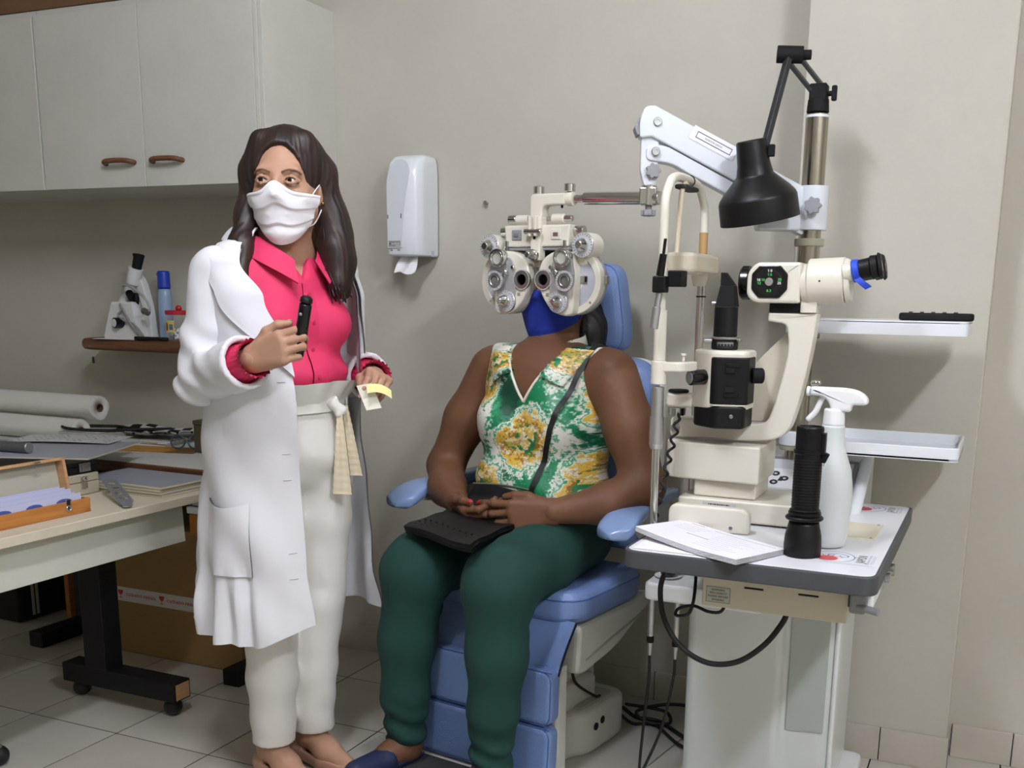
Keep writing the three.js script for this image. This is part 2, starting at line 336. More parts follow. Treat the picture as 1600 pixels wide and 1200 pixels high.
// ---------------------------------------------------------------- wall shelf and what stands on it
{
  const t = thing('wall_shelf', 'brown wooden wall shelf with a rounded end', 'shelf', [0, 0, 0]);
  const s = rshape([[-3.08, 2.965, 0.0], [-3.08, 2.775, 0.1], [-2.1, 2.775, 0.03], [-2.1, 2.965, 0.0]]);
  part(t, 'board', slab(s, 0.04, 0.016, 4).translate(0, 1.026, 0), M.brown);
  const Y = 1.0662;
  const p = thing('paper_sheet', 'white paper lying under the white lens meter on the shelf', 'paper', [-2.86, Y, -2.83], 0.12);
  part(p, 'page', bx(-0.11, 0.13, 0, 0.0012, -0.06, 0.055, 0.0004), M.paper);
  const pen = thing('pen', 'black marker lying on the shelf edge by the jar', 'pen', [-2.73, Y + 0.0068, -2.785], 0.05);
  part(pen, 'barrel', rod(V(-0.055, 0, 0), V(0.06, 0, 0), 0.0065), M.black);
  part(pen, 'cap', rod(V(0.0605, 0, 0), V(0.085, 0, 0), 0.0068), M.blackGloss);

  const m = thing('lens_meter', 'small white optical meter with black eyepiece on the brown shelf', 'instrument', [-2.86, Y + 0.0014, -2.855]);
  const w = mat(0xd2d4d2, 0.45);
  // wedge foot: broad at the base, narrow at the top
  const ring = (y, x0, x1, d) => [V(x0, y, -d), V(x1, y, -d), V(x1, y, d), V(x0, y, d)];
  const foot = loft([ring(0, -0.09, 0.065, 0.05), ring(0.012, -0.09, 0.065, 0.05), ring(0.12, -0.065, 0.03, 0.036), ring(0.128, -0.06, 0.026, 0.033)]);
  part(m, 'foot', foot.toNonIndexed() && (() => { const g = foot.toNonIndexed(); g.computeVertexNormals(); return g; })(), w);
  part(m, 'arm', extr(rshape([[0.04, 0.0], [0.085, 0.0], [0.075, 0.11], [0.05, 0.2], [0.02, 0.235], [-0.005, 0.235], [0.02, 0.18], [0.045, 0.1]], 0.02), 0.03, 0.004).translate(0, 0, -0.03), w);
  part(m, 'tube', [rod(V(-0.045, 0.12, 0.004), V(0.018, 0.2, 0.004), 0.016), rod(V(0.012, 0.19, 0.004), V(0.032, 0.245, 0.004), 0.023, 0.026)], w);
  part(m, 'eyepiece', [rod(V(0.033, 0.24, 0.004), V(0.048, 0.285, 0.004), 0.016, 0.018), rod(V(0.046, 0.283, 0.004), V(0.048, 0.291, 0.004), 0.02)], M.blackMat);
  const k = part(m, 'focus_knob', rod(V(-0.012, 0.055, 0.034), V(-0.022, 0.055, 0.068), 0.019), M.blackGloss);
  part(k, 'knob_face', rod(V(-0.0222, 0.055, 0.0682), V(-0.0225, 0.055, 0.0695), 0.014), w);
  part(m, 'lens_stop', [rod(V(0.004, 0.14, 0.005), V(0.018, 0.16, 0.03), 0.013), rod(V(0.02, 0.115, 0.002), V(0.022, 0.16, 0.002), 0.01)], M.black);
  part(m, 'power_cord', tube([[-0.005, 0.16, 0.035], [0.015, 0.185, 0.05], [0.06, 0.175, 0.052], [0.11, 0.14, 0.05], [0.128, 0.105, 0.05], [0.108, 0.095, 0.052], [0.1, 0.1, 0.05]], 0.0045, 60, 8), mat(0x9c9c97, 0.5));
  part(m, 'loose_cord', tube([[-0.012, 0.12, 0.045], [0.02, 0.085, 0.055], [0.055, 0.04, 0.058], [0.09, 0.008, 0.055], [0.1, 0.006, 0.054], [0.06, 0.05, 0.056], [0.01, 0.065, 0.055], [-0.02, 0.082, 0.05], [0.0, 0.1, 0.048]], 0.0035, 90, 8), mat(0x8f8f8a, 0.5));
  part(m, 'plug', rod(V(0.098, 0.1, 0.05), V(0.122, 0.092, 0.052), 0.011), mat(0x55554f, 0.6));

  const can = thing('spray_bottle', 'slim bottle with a blue cap behind the lens meter', 'bottle', [-2.757, Y, -2.905]);
  part(can, 'body', lathe([[0, 0], [0.022, 0], [0.024, 0.003], [0.024, 0.15], [0.022, 0.17], [0.016, 0.178], [0.0, 0.178]], 24), mat(0x8aa3bd, 0.35));
  part(can, 'cap', lathe([[0.0, 0.178], [0.0215, 0.178], [0.0222, 0.182], [0.021, 0.232], [0.019, 0.238], [0, 0.239]], 24), mat(0x1737a8, 0.35));
  part(can, 'nozzle', rod(V(-0.02, 0.225, 0), V(-0.03, 0.228, 0), 0.004), mat(0x1737a8, 0.35));

  const jar = thing('glass_jar', 'clear jar with a red lid and white cotton pieces on the shelf', 'jar', [-2.645, Y, -2.845]);
  part(jar, 'glass', lathe([[0, 0.0005], [0.036, 0.0005], [0.041, 0.005], [0.042, 0.06], [0.042, 0.085], [0.039, 0.09], [0.039, 0.086], [0.0395, 0.06], [0.038, 0.008], [0.034, 0.004], [0, 0.004]], 36), M.glass);
  part(jar, 'lid', creased([[0, 0.0905], [0.043, 0.0905], [0.0435, 0.092], [0.0435, 0.102], [0.042, 0.104], [0, 0.104]], 36), mat(0xb3182a, 0.4));
  part(jar, 'lid_knob', mv(new THREE.SphereGeometry(0.011, 14, 10), 0.004, 0.111, 0), mat(0xb3182a, 0.4));
  const bits = [];
  for (let i = 0; i < 46; i++) { const a = rr(0, 6.28), r = Math.sqrt(rnd()) * 0.028; bits.push(mv(new THREE.SphereGeometry(rr(0.004, 0.0065), 7, 5), r * Math.cos(a), 0.01 + rr(0, 0.028), r * Math.sin(a))); }
  const cot = part(jar, 'cotton', bits, M.paper); cot.userData.kind = 'stuff';
  const fig = part(jar, 'sticker', mv(new THREE.CylinderGeometry(0.0426, 0.0426, 0.04, 14, 1, true, -0.7, 1.1), 0, 0.05, 0), mat(0xffffff, 0.5, { side: THREE.DoubleSide, map: ctex(128, 96, (g, w2, h2) => { g.fillStyle = '#d8c26a'; g.fillRect(0, 0, w2, h2); g.fillStyle = '#8a4a34'; g.beginPath(); g.ellipse(40, 50, 18, 34, 0, 0, 7); g.fill(); g.fillStyle = '#4b6f96'; g.fillRect(74, 30, 40, 46); }) }), true);
}

// ---------------------------------------------------------------- counter along the wall
{
  const t = thing('counter_table', 'white counter with brown wooden edge along the wall', 'table', [0, 0, 0]);
  part(t, 'top', bx(-3.75, -2.04, 0.668, 0.7, WZ + 0.002, -2.462, 0.001), mat(0xd5d6d2, 0.45, { map: M.lam.map }));
  const e = part(t, 'edge_band', bx(-3.75, -2.04, 0.667, 0.7005, -2.4615, -2.448, 0.004, 2), M.brown); e.userData.label = 'brown wooden edge band';
  part(t, 'edge_band', bx(-2.0395, -2.028, 0.667, 0.7005, WZ + 0.002, -2.448, 0.004, 2), M.brown);
  part(t, 'apron', bx(-3.7, -2.1, 0.6, 0.6675, -2.56, -2.54, 0.002), M.blackMat);
  for (const x of [-3.03, -2.17]) {
    part(t, 'leg', bx(x - 0.03, x + 0.03, 0.055, 0.667, -2.76, -2.68, 0.003), M.iron);
    part(t, 'foot', bx(x - 0.032, x + 0.032, 0.001, 0.055, -2.95, -2.475, 0.004), M.iron);
  }
}
// ---------------------------------------------------------------- desk in front of it
const DX = -2.11, DY = 0.66;
{
  const t = thing('desk', 'low cream desk on a black wheeled frame', 'desk', [0, 0, 0]);
  const cr = mat(0xd9cfb9, 0.5, { map: M.lam.map });
  part(t, 'top', bx(-2.74, DX, DY - 0.026, DY, -2.425, -0.95, 0.003, 2), cr);
  part(t, 'side_panel', mv(bx(-0.006, 0.006, -0.115, 0, -2.29, -1.0, 0.002), DX - 0.05, DY - 0.0262, 0, 0, 0, 0.05), mat(0xcfd0c2, 0.5, { map: M.lam.map }));
  part(t, 'rail', bx(-2.5, -2.4, 0.58, 0.634, -2.26, -1.1, 0.003), M.iron);
  const leg = (z, x0, x1, c0, c1, xc) => {
    part(t, 'column', bx(xc - 0.042, xc + 0.042, 0.11, 0.634, z - 0.035, z + 0.035, 0.004), M.iron);
    const f = part(t, 'foot', bx(x0, x1, 0.052, 0.112, z - 0.034, z + 0.034, 0.004), M.iron);
    const ep = part(f, 'end_plug', bx(x1, x1 + 0.0015, 0.058, 0.106, z - 0.027, z + 0.027, 0.0005), M.pale); ep.userData.label = 'bare wood end of the black foot';
    for (const cx of [c0, c1]) {
      const ca = part(t, 'caster', [mv(new THREE.SphereGeometry(0.027, 18, 14), cx - 0.004, 0.0275, z), mv(cyl(0.02, 0.02, 0.026), cx + 0.013, 0.0275, z, 0, 0, Math.PI / 2)], M.rubber);
      part(ca, 'stem', rod(V(cx, 0.04, z), V(cx, 0.058, z), 0.008), M.steel);
    }
  };
  leg(-2.222, -2.575, -2.13, -2.53, -2.165, -2.435);
  leg(-1.762, -2.78, -2.372, -2.72, -2.33, -2.6);
}
// ---------------------------------------------------------------- under the tables
{
  const c = thing('cardboard_box', 'brown cardboard box with printed tape under the counter', 'box', [0, 0, 0]);
  part(c, 'carton', bx(-2.86, -2.21, 0.001, 0.462, -2.93, -2.58, 0.004), M.card);
  const tp = ctex(1024, 96, (g, w, h) => {
    g.fillStyle = '#d2cdc6'; g.fillRect(0, 0, w, h); g.fillStyle = '#b0222e'; g.font = 'bold 26px sans-serif'; g.textBaseline = 'middle';
    for (let i = 0; i < 4; i++) {
      const x = -40 + i * 290; g.fillText('CUIDADO FRÁGIL', x, h / 2, 215);
      const gx = x + 236; g.beginPath(); g.moveTo(gx, 22); g.lineTo(gx + 36, 22); g.quadraticCurveTo(gx + 34, 54, gx + 18, 56); g.quadraticCurveTo(gx + 2, 54, gx, 22); g.fill(); g.fillRect(gx + 16, 54, 4, 20); g.fillRect(gx + 6, 73, 24, 4);
    }
  });
  const tg = new THREE.PlaneGeometry(0.648, 0.05); mv(tg, -2.535, 0.211, -2.5793);
  const tape = part(c, 'printed_tape', tg, mat(0xffffff, 0.4, { map: tp }), true); tape.userData.label = 'whitish tape with red CUIDADO FRÁGIL print';
  const o = thing('storage_box', 'small orange box with a white lid on top of the cardboard box', 'box', [-2.3, 0.463, -2.62]);
  part(o, 'body', bx(-0.055, 0.055, 0, 0.075, -0.09, 0.09, 0.004, 2), mat(0xb4701f, 0.45));
  part(o, 'lid', bx(-0.06, 0.06, 0.0755, 0.098, -0.095, 0.095, 0.004, 2), M.white);
  const bk = thing('book', 'green and white book on the small orange box', 'book', [-2.3, 0.5615, -2.62], 0.05);
  part(bk, 'pages', bx(-0.05, 0.05, 0.002, 0.016, -0.08, 0.08, 0.001), M.paper);
  part(bk, 'cover', [bx(-0.052, 0.052, 0.0165, 0.019, -0.082, 0.082, 0.0008), bx(-0.052, 0.052, 0, 0.0018, -0.082, 0.082, 0.0008)], mat(0x1d6b43, 0.5));
  const k = thing('black_case', 'black soft case with a pale zip on the floor under the desk', 'case', [-3.55, 0.001, -2.78]);
  part(k, 'body', bx(-0.25, 0.25, 0, 0.36, -0.145, 0.145, 0.02, 3), mat(0x0d0d0f, 0.8, bumpy(tWeave, 30, 0.0005)));
  part(k, 'zip', [bx(0.2495, 0.2525, 0.02, 0.34, 0.055, 0.067, 0.001), bx(0.2495, 0.2525, 0.02, 0.34, 0.074, 0.086, 0.001)], mat(0xb4b2ac, 0.7));
  const wd = thing('wooden_board', 'narrow orange-brown board standing under the counter', 'board', [-3.2, 0.001, -2.79]);
  part(wd, 'plank', bx(-0.011, 0.011, 0, 0.5, -0.12, 0.02, 0.002), M.honey);
}
// ---------------------------------------------------------------- on the desk
{
  // lens card box with its lid open
  const t = thing('card_box', 'open wooden box of lens cards at the desk edge', 'box', [-2.225, DY, -1.9]);
  const wallB = [bx(-0.045, 0.045, 0.0005, 0.006, -0.085, 0.62, 0.001), bx(0.039, 0.045, 0.006, 0.037, -0.085, 0.62, 0.001), bx(-0.045, -0.039, 0.006, 0.037, -0.085, 0.62, 0.001), bx(-0.039, 0.039, 0.006, 0.037, -0.085, -0.077, 0.001), bx(-0.039, 0.039, 0.006, 0.037, 0.612, 0.62, 0.001)];
  part(t, 'tray', wallB, M.honey);
  const lid = part(t, 'lid', [mv(bx(-0.005, 0, 0, 0.1, -0.085, 0.62, 0.001), -0.048, 0.036, 0, 0, 0, 0.16), mv(bx(0, 0.028, 0.092, 0.1, -0.085, 0.62, 0.001), -0.048, 0.036, 0, 0, 0, 0.16), mv(bx(0, 0.028, 0, 0.1, -0.085, -0.076, 0.001), -0.048, 0.036, 0, 0, 0, 0.16), mv(bx(0, 0.028, 0, 0.008, -0.085, 0.62, 0.001), -0.048, 0.036, 0, 0, 0, 0.16)], M.pale);
  part(lid, 'lining', mv(bx(0.0002, 0.002, 0.009, 0.091, -0.075, 0.61, 0.0005), -0.048, 0.036, 0, 0, 0, 0.16), mat(0xb9b6a6, 0.9, bumpy(tFine, 6, 0.0006)));
  const clasp = part(t, 'clasp', [bx(0.0452, 0.0475, 0.016, 0.044, -0.02, -0.006, 0.001), mv(new THREE.TorusGeometry(0.007, 0.0016, 8, 20), 0.048, 0.02, -0.013, 0, Math.PI / 2, 0), bx(-0.03, -0.024, 0.136, 0.139, 0.0, 0.02, 0.001)], M.chrome);
  const cardM = mat(0xffffff, 0.6, { map: ctex(512, 64, (g, w, h) => { g.fillStyle = '#c9cce6'; g.fillRect(0, 0, w, h); g.fillStyle = '#4a5aa0'; for (let i = 0; i < 7; i++) { g.beginPath(); g.arc(38 + i * 73, 36, 20, 0, 7); g.fill(); } }) });
  const plain = mat(0xc4c8e2, 0.6);
  for (let i = 0; i < 6; i++) {
    const x = 0.031 - i * 0.011, h = 0.042 + i * 0.003 + rr(0, 0.003), z0 = -0.072 + (i % 3) * 0.008;
    const c = part(t, 'lens_card', mv(bx(-0.0008, 0.0008, 0, h, z0, 0.6, 0.0003), x, 0.0066, 0, 0, 0, 0.14), plain);
    if (i % 2 === 0) { const g = new THREE.PlaneGeometry(0.64, 0.03); mv(g, 0, 0, 0, 0, Math.PI / 2, 0); mv(g, 0.001, h - 0.016, z0 + 0.33); mv(g, x, 0.0066, 0, 0, 0, 0.14); part(c, 'print', g, cardM, true); }
  }
  const cs = thing('lens_case', 'cream hard case with a metal clasp behind the lens cards', 'case', [-2.375, DY, -2.2]);
  const sh = mat(0xb8b09a, 0.55, bumpy(tFine, 5, 0.0004));
  part(cs, 'base', bx(-0.34, 0, 0.001, 0.036, 0, 0.56, 0.003, 2), sh);
  part(cs, 'lid', bx(-0.34, 0, 0.0372, 0.06, 0, 0.56, 0.003, 2), sh);
  const latch = (parent, y0, z) => part(parent, 'latch', [bx(0.0005, 0.004, y0 - 0.016, y0 + 0.018, z - 0.011, z + 0.011, 0.0015), bx(0.0042, 0.0075, y0 - 0.012, y0 + 0.002, z - 0.007, z + 0.007, 0.001), mv(new THREE.TorusGeometry(0.006, 0.0013, 8, 18), 0.0065, y0 + 0.01, z, 0, Math.PI / 2, 0)], M.chrome);
  latch(cs, 0.036, 0.055);
  const bc = thing('black_lens_case', 'black hard case stacked on the cream case', 'case', [-2.378, DY + 0.0605, -2.203]);
  part(bc, 'base', bx(-0.34, 0, 0, 0.02, 0, 0.56, 0.003, 2), M.black);
  part(bc, 'lid', bx(-0.34, 0, 0.0212, 0.0345, 0, 0.56, 0.003, 2), M.black);
  part(bc, 'latch', [bx(0.0005, 0.004, 0.006, 0.03, 0.03, 0.07, 0.0015), bx(0.0042, 0.0065, 0.01, 0.024, 0.04, 0.062, 0.001)], M.chrome);

  const bd = thing('grey_board', 'large grey board lying across the stacked cases', 'board', [-2.385, 0.7562, -2.176], 0.378);
  part(bd, 'sheet', bx(-0.56, 0, 0, 0.0035, -0.36, 0, 0.0008), mat(0x9b9ea6, 0.6));
  part(bd, 'pale_edge', [bx(-0.56, 0.0012, -0.0003, 0.0038, 0.0002, 0.0016, 0.0003), bx(0.0002, 0.0016, -0.0003, 0.0038, -0.36, 0.0012, 0.0003)], mat(0xcfcab2, 0.6));
  const cal = thing('printed_sheet', 'white sheet with scattered black marks on the grey board', 'paper', [-2.74, 0.7605, -2.43], 0.378);
  part(cal, 'page', sheet(10, 6, (u, v) => V((u - 0.5) * 0.34, 0.0022 + 0.004 * Math.sin(u * 3), (v - 0.5) * 0.18), 0.0008, (u, v) => [u, 1 - v]), mat(0xffffff, 0.8, { map: ctex(512, 256, (g, w, h) => { g.fillStyle = '#c9cacb'; g.fillRect(0, 0, w, h); seed = 77; g.fillStyle = '#2d2d33'; for (let r = 0; r < 5; r++) for (let c = 0; c < 16; c++) if (rnd() > 0.35) { g.save(); g.translate(24 + c * 30, 40 + r * 42); g.rotate(rr(-0.7, 0.7)); g.fillRect(-8, -6, rr(8, 17), rr(4, 11)); g.restore(); } g.fillStyle = '#8f9298'; g.fillRect(10, 14, 480, 3); }) }), true);
  const cy = thing('metal_cylinder', 'short brushed grey metal cylinder lying on the grey board', 'cylinder', [-2.655, 0.7765, -2.16], 0.12);
  part(cy, 'body', rod(V(-0.3, 0, 0), V(0.048, 0, 0), 0.0165, 0.0165, 0.001, 32), mat(0x77787b, 0.4, { metalness: 0.7 }));
  part(cy, 'end_cap', rod(V(0.0482, 0, 0), V(0.0505, 0, 0), 0.016, 0.016, 0.001, 32), mat(0x9d9ea1, 0.35, { metalness: 0.7 }));

  const bl = ['lowest', 'second', 'third', 'topmost'];
  for (let i = 0; i < 4; i++) {
    const s = thing('plastic_board', `${bl[i]} of the four thin grey boards stacked on the desk corner`, 'board', [-2.148 + rr(-0.006, 0.002), DY + 0.0005 + i * 0.0078, -2.205 + rr(-0.004, 0.004)], -0.02 + rr(-0.015, 0.015), 'grey boards on the desk');
    part(s, 'core', bx(-0.34, 0, 0, 0.0062, -0.21, 0, 0.001), mat(0xcfc8ad, 0.6));
    part(s, 'face', bx(-0.338, -0.002, 0.0064, 0.0073, -0.208, -0.002, 0.0003), mat(0x9699a3, 0.55));
  }
  const pr = thing('lens_rule', 'grey metal rule with round holes leaning on the grey boards', 'rule', [-2.118, DY + 0.003, -2.06], 0);
  {
    const s = rshape([[0, 0, 0.012], [0.026, 0.002, 0.012], [0.03, 0.03, 0.006], [0.04, 0.045, 0.006], [0.04, 0.25, 0.018], [0, 0.25, 0.018], [0, 0.045, 0.006], [0.004, 0.03, 0.006]]);
    for (let i = 0; i < 4; i++) { const h = new THREE.Path(); h.absellipse(0.02, 0.075 + i * 0.045, 0.011, 0.013, 0, Math.PI * 2); s.holes.push(h); }
    const g = extr(s, 0.003, 0.0006, 1).rotateX(-Math.PI / 2); g.translate(-0.02, 0, 0); g.rotateX(0.15); g.rotateY(1.02);
    part(pr, 'bar', g, mat(0x8c8f94, 0.45, { metalness: 0.4 }));
  }
}
// ---------------------------------------------------------------- on the counter
{
  const roll = (y, z, x1, r, label) => {
    const t = thing('paper_roll', label, 'paper roll', [x1, y, z], 0, 'paper rolls on the counter');
    const ringAt = (x, k) => Array.from({ length: 48 }, (_, i) => { const a = i / 48 * Math.PI * 2; const q = r * (1 + 0.02 * Math.sin(a * 3 + k) + 0.035 * Math.cos(a * 4 + 0.6)); return V(x, Math.sin(a) * q, Math.cos(a) * q); });
    const hole = x => Array.from({ length: 48 }, (_, i) => { const a = i / 48 * Math.PI * 2; return V(x, Math.sin(a) * r * 0.36, Math.cos(a) * r * 0.36); });
    part(t, 'paper', loft([hole(-0.06), hole(0), ringAt(0, 1), ringAt(-0.004, 1), ringAt(-0.2, 1.4), ringAt(-0.7, 2)].reverse(), true, true), M.paperW);
    const core = creased([[r * 0.3, -0.06], [r * 0.355, -0.06], [r * 0.355, 0.001], [r * 0.3, 0.001], [r * 0.3, -0.06]], 28); core.rotateZ(-Math.PI / 2);
    const cc = part(t, 'core', core, mat(0x6a4c33, 0.9)); cc.userData.label = 'brown cardboard core';
  };
  roll(0.742, -2.715, -3.0, 0.041, 'lower of the two white paper rolls on the counter');
  roll(0.824, -2.755, -2.945, 0.042, 'upper white paper roll with its brown core showing');
  const ys = thing('striped_sheet', 'orange and yellow sheet with black stripes on the counter', 'sheet', [-2.64, 0.7008, -2.71], 0.25);
  part(ys, 'page', mv(new THREE.PlaneGeometry(0.32, 0.14), 0, 0.0014, 0, -Math.PI / 2, 0, 0), mat(0xffffff, 0.5, { map: ctex(512, 256, (g, w, h) => { g.fillStyle = '#b8812f'; g.fillRect(0, 0, w, h); const c = ['#d6b14f', '#c77c25', '#dcc067', '#a8621d']; for (let i = 0; i < 9; i++) { g.fillStyle = c[i % 4]; g.fillRect(70, 20 + i * 24, 250, 13); } g.fillStyle = '#1c1913'; for (let i = 0; i < 9; i++) { g.beginPath(); g.moveTo(340 + i * 20, 250); g.lineTo(352 + i * 20, 250); g.lineTo(392 + i * 20, 20); g.lineTo(380 + i * 20, 20); g.fill(); } }) }), true);
  part(ys, 'card', bx(-0.16, 0.16, 0, 0.0012, -0.07, 0.07, 0.0003), M.paper);
  const stack = thing('paper_stack', 'small stack of white papers beneath the checkered sheet', 'papers', [-2.84, 0.7008, -2.83], 0.1);
  for (let i = 0; i < 4; i++) part(stack, 'page', mv(bx(-0.15, 0.15, 0, 0.004, -0.075, 0.075, 0.0006), rr(-0.01, 0.01), i * 0.0045, 0, 0, rr(-0.06, 0.06), 0), [M.paper, mat(0xc9c6a8, 0.8), M.paper, mat(0xd9d7cf, 0.8)][i]);
  const chk = ctex(512, 256, (g, w, h) => { g.fillStyle = '#d0cec6'; g.fillRect(0, 0, w, h); g.fillStyle = '#0d0d0d'; for (let r = 0; r < 4; r++) for (let c = 0; c < 8; c++) if ((r + c) % 2) { g.save(); g.translate(32 + c * 64, 32 + r * 64); g.rotate(Math.PI / 4 * 0.35); g.fillRect(-30, -30, 60, 60); g.restore(); } });
  const ck = thing('checkered_cloth', 'black and white checkered folded cloth near the wall', 'cloth', [-2.79, 0.7255, -2.85], 0.1);
  part(ck, 'cloth', sheet(40, 14, (u, v) => V((u - 0.5) * 0.3, 0.008 + 0.006 * Math.sin(u * 9) + 0.007 * Math.sin(v * 5 + u * 4) + 0.008, (v - 0.5) * 0.16), 0.006, (u, v) => [u, v]), mat(0xffffff, 0.75, { map: chk }), true);
  const gl = thing('trial_glasses', 'blue round trial glasses beside the dark green box', 'glasses', [-2.56, 0.7012, -2.76], 0.5);
  part(gl, 'rim', [mv(new THREE.TorusGeometry(0.023, 0.003, 10, 30), -0.029, 0.027, 0, -0.25), mv(new THREE.TorusGeometry(0.023, 0.003, 10, 30), 0.029, 0.027, 0, -0.25)], mat(0x2d4f63, 0.35));
  part(gl, 'bridge', tube([[-0.008, 0.034, 0], [0, 0.039, 0.002], [0.008, 0.034, 0]], 0.002, 12, 8), M.steel);
  part(gl, 'temple', [tube([[-0.052, 0.03, 0], [-0.054, 0.03, -0.05], [-0.05, 0.012, -0.11]], 0.0018, 20, 6), tube([[0.052, 0.03, 0], [0.054, 0.03, -0.05], [0.05, 0.012, -0.11]], 0.0018, 20, 6)], M.steel);
  const ob = thing('green_box', 'dark olive box standing on the counter behind the woman', 'box', [-2.44, 0.7008, -2.77], 0.03);
  part(ob, 'body', bx(-0.05, 0.05, 0, 0.095, -0.05, 0.05, 0.002), mat(0x4b4632, 0.7, bumpy(tFine, 5, 0.0004)));
  part(ob, 'lid', bx(-0.052, 0.052, 0.0955, 0.11, -0.052, 0.052, 0.002), mat(0x514b37, 0.7));
  const cb = thing('cable', 'looped black cable lying behind the printed sheet', 'cable', [0, 0, 0]);
  part(cb, 'cord', tube([[-2.71, 0.745, -2.82], [-2.78, 0.747, -2.83], [-2.86, 0.75, -2.81], [-2.94, 0.752, -2.82], [-3.02, 0.756, -2.74], [-3.06, 0.758, -2.69], [-2.98, 0.756, -2.66], [-2.88, 0.752, -2.71], [-2.83, 0.75, -2.79], [-2.72, 0.752, -2.86]], 0.0055, 110, 8), M.rubber);
  const tray = thing('small_tray', 'pale plastic tray holding the looped black cable', 'tray', [-2.95, 0.7008, -2.72], 0.1);
  part(tray, 'base', slab(rrect(0.2, 0.13, 0.02), 0.044, 0.003).translate(0, 0, 0), mat(0xb3b1a6, 0.6));
  part(tray, 'paper_slip', bx(-0.08, 0.07, 0.0445, 0.0455, -0.05, 0.05, 0.0003), M.paper);
}
// ---------------------------------------------------------------- wall things
{
  const t = thing('towel_dispenser', 'white paper towel dispenser on the wall', 'dispenser', [-1.735, 0, WZ]);
  const D = 0.128, hw = 0.058;
  const rings = [];
  const prof = [[1.352, 0.9, 0.86], [1.358, 1, 0.98], [1.42, 1, 1.0], [1.56, 1, 1], [1.6, 0.99, 0.97], [1.63, 0.95, 0.88], [1.648, 0.86, 0.72], [1.655, 0.7, 0.5]];
  for (const [y, kx, kz] of prof) {
    const r = []; const w = hw * kx, d = D * kz;
    const path = [[-w, 0.001], [-w, d * 0.55], [-w * 0.98, d * 0.9], [-w * 0.8, d], [-w * 0.2, d * 1.01], [w * 0.3, d], [w * 0.75, d * 0.93], [w * 0.97, d * 0.75], [w, d * 0.4], [w, 0.001]];
    const c = new THREE.CatmullRomCurve3(path.map(p => V(p[0], y, p[1])), false, 'catmullrom', 0.3);
    for (let i = 0; i <= 40; i++) r.push(c.getPoint(i / 40));
    rings.push(r.reverse());
  }
  part(t, 'body', loft(rings.reverse(), true, true), M.whiteP);
  part(t, 'front_panel', extr(rshape([[-0.05, 1.375, 0.006], [0.002, 1.375, 0.006], [0.01, 1.5, 0.1], [0.035, 1.63, 0.04], [-0.02, 1.64, 0.05], [-0.052, 1.59, 0.04]]), 0.004, 0.0015).translate(0, 0, D - 0.0005), mat(0xd3d8dd, 0.35));
  part(t, 'window_slot', [bx(-0.0485, -0.046, 1.462, 1.474, D + 0.002, D + 0.0042, 0.0004), bx(-0.002, 0.0005, 1.463, 1.477, D + 0.002, D + 0.0042, 0.0004)], M.black);
  const lab = part(t, 'maker_label', mv(new THREE.PlaneGeometry(0.042, 0.018), -0.024, 1.388, D + 0.0042), mat(0xffffff, 0.5, { map: ctex(256, 110, (g, w, h) => { g.fillStyle = '#8f8d8f'; g.fillRect(0, 0, w, h); g.fillStyle = '#3c3a3c'; g.beginPath(); g.arc(30, 55, 18, 0, 7); g.fill(); g.fillStyle = '#8f8d8f'; g.beginPath(); g.arc(30, 55, 8, 0, 7); g.fill(); g.fillStyle = '#d7d4d4'; g.font = 'bold 42px sans-serif'; g.lineWidth = 6; g.strokeStyle = '#d7d4d4'; for (let i = 0; i < 6; i++) { g.beginPath(); g.arc(72 + i * 30, 56, 10, 0, 7); g.stroke(); } g.fillRect(150, 22, 6, 34); g.fillRect(208, 22, 6, 34); g.fillRect(150, 82, 90, 12); }) }), true);
  part(t, 'lower_slots', [bx(-0.042, -0.034, 1.368, 1.3705, D * 0.985, D + 0.001, 0.0004), bx(-0.016, -0.008, 1.368, 1.3705, D * 0.985, D + 0.001, 0.0004)], M.gap);
  part(t, 'lock', bx(0.045, 0.0585, 1.352, 1.372, 0.03, 0.05, 0.002), mat(0xc4c9cf, 0.4));
  const p = thing('paper_towel', 'white paper towel hanging out of the wall dispenser', 'paper towel', [-1.735, 0, WZ]);
  part(p, 'towel', sheet(24, 12, (u, v) => V(-0.036 + u * 0.062 - v * 0.012 * (1 - u) + 0.004 * v, 1.353 - v * 0.052 + 0.004 * Math.sin(u * 7) * v, 0.075 + v * 0.03 + 0.006 * Math.sin(u * 9 + v * 3)), 0.0012), M.paper);
  const s = thing('wall_screw', 'single metal screw in the wall left of the phoropter', 'screw', [-1.506, 1.514, WZ]);
  part(s, 'shank', rod(V(0, 0, -0.004), V(0, 0, 0.014), 0.0035), M.steel);
  part(s, 'head', rod(V(0, 0, 0.0142), V(0, 0, 0.019), 0.0065), M.steel);
  const pl = thing('wall_plug', 'small dark plug in the wall under the brown shelf', 'plug', [-3.183, 0.975, WZ]);
  part(pl, 'plug', bx(-0.004, 0.004, -0.012, 0.012, -0.003, 0.004, 0.001), M.gap);
}

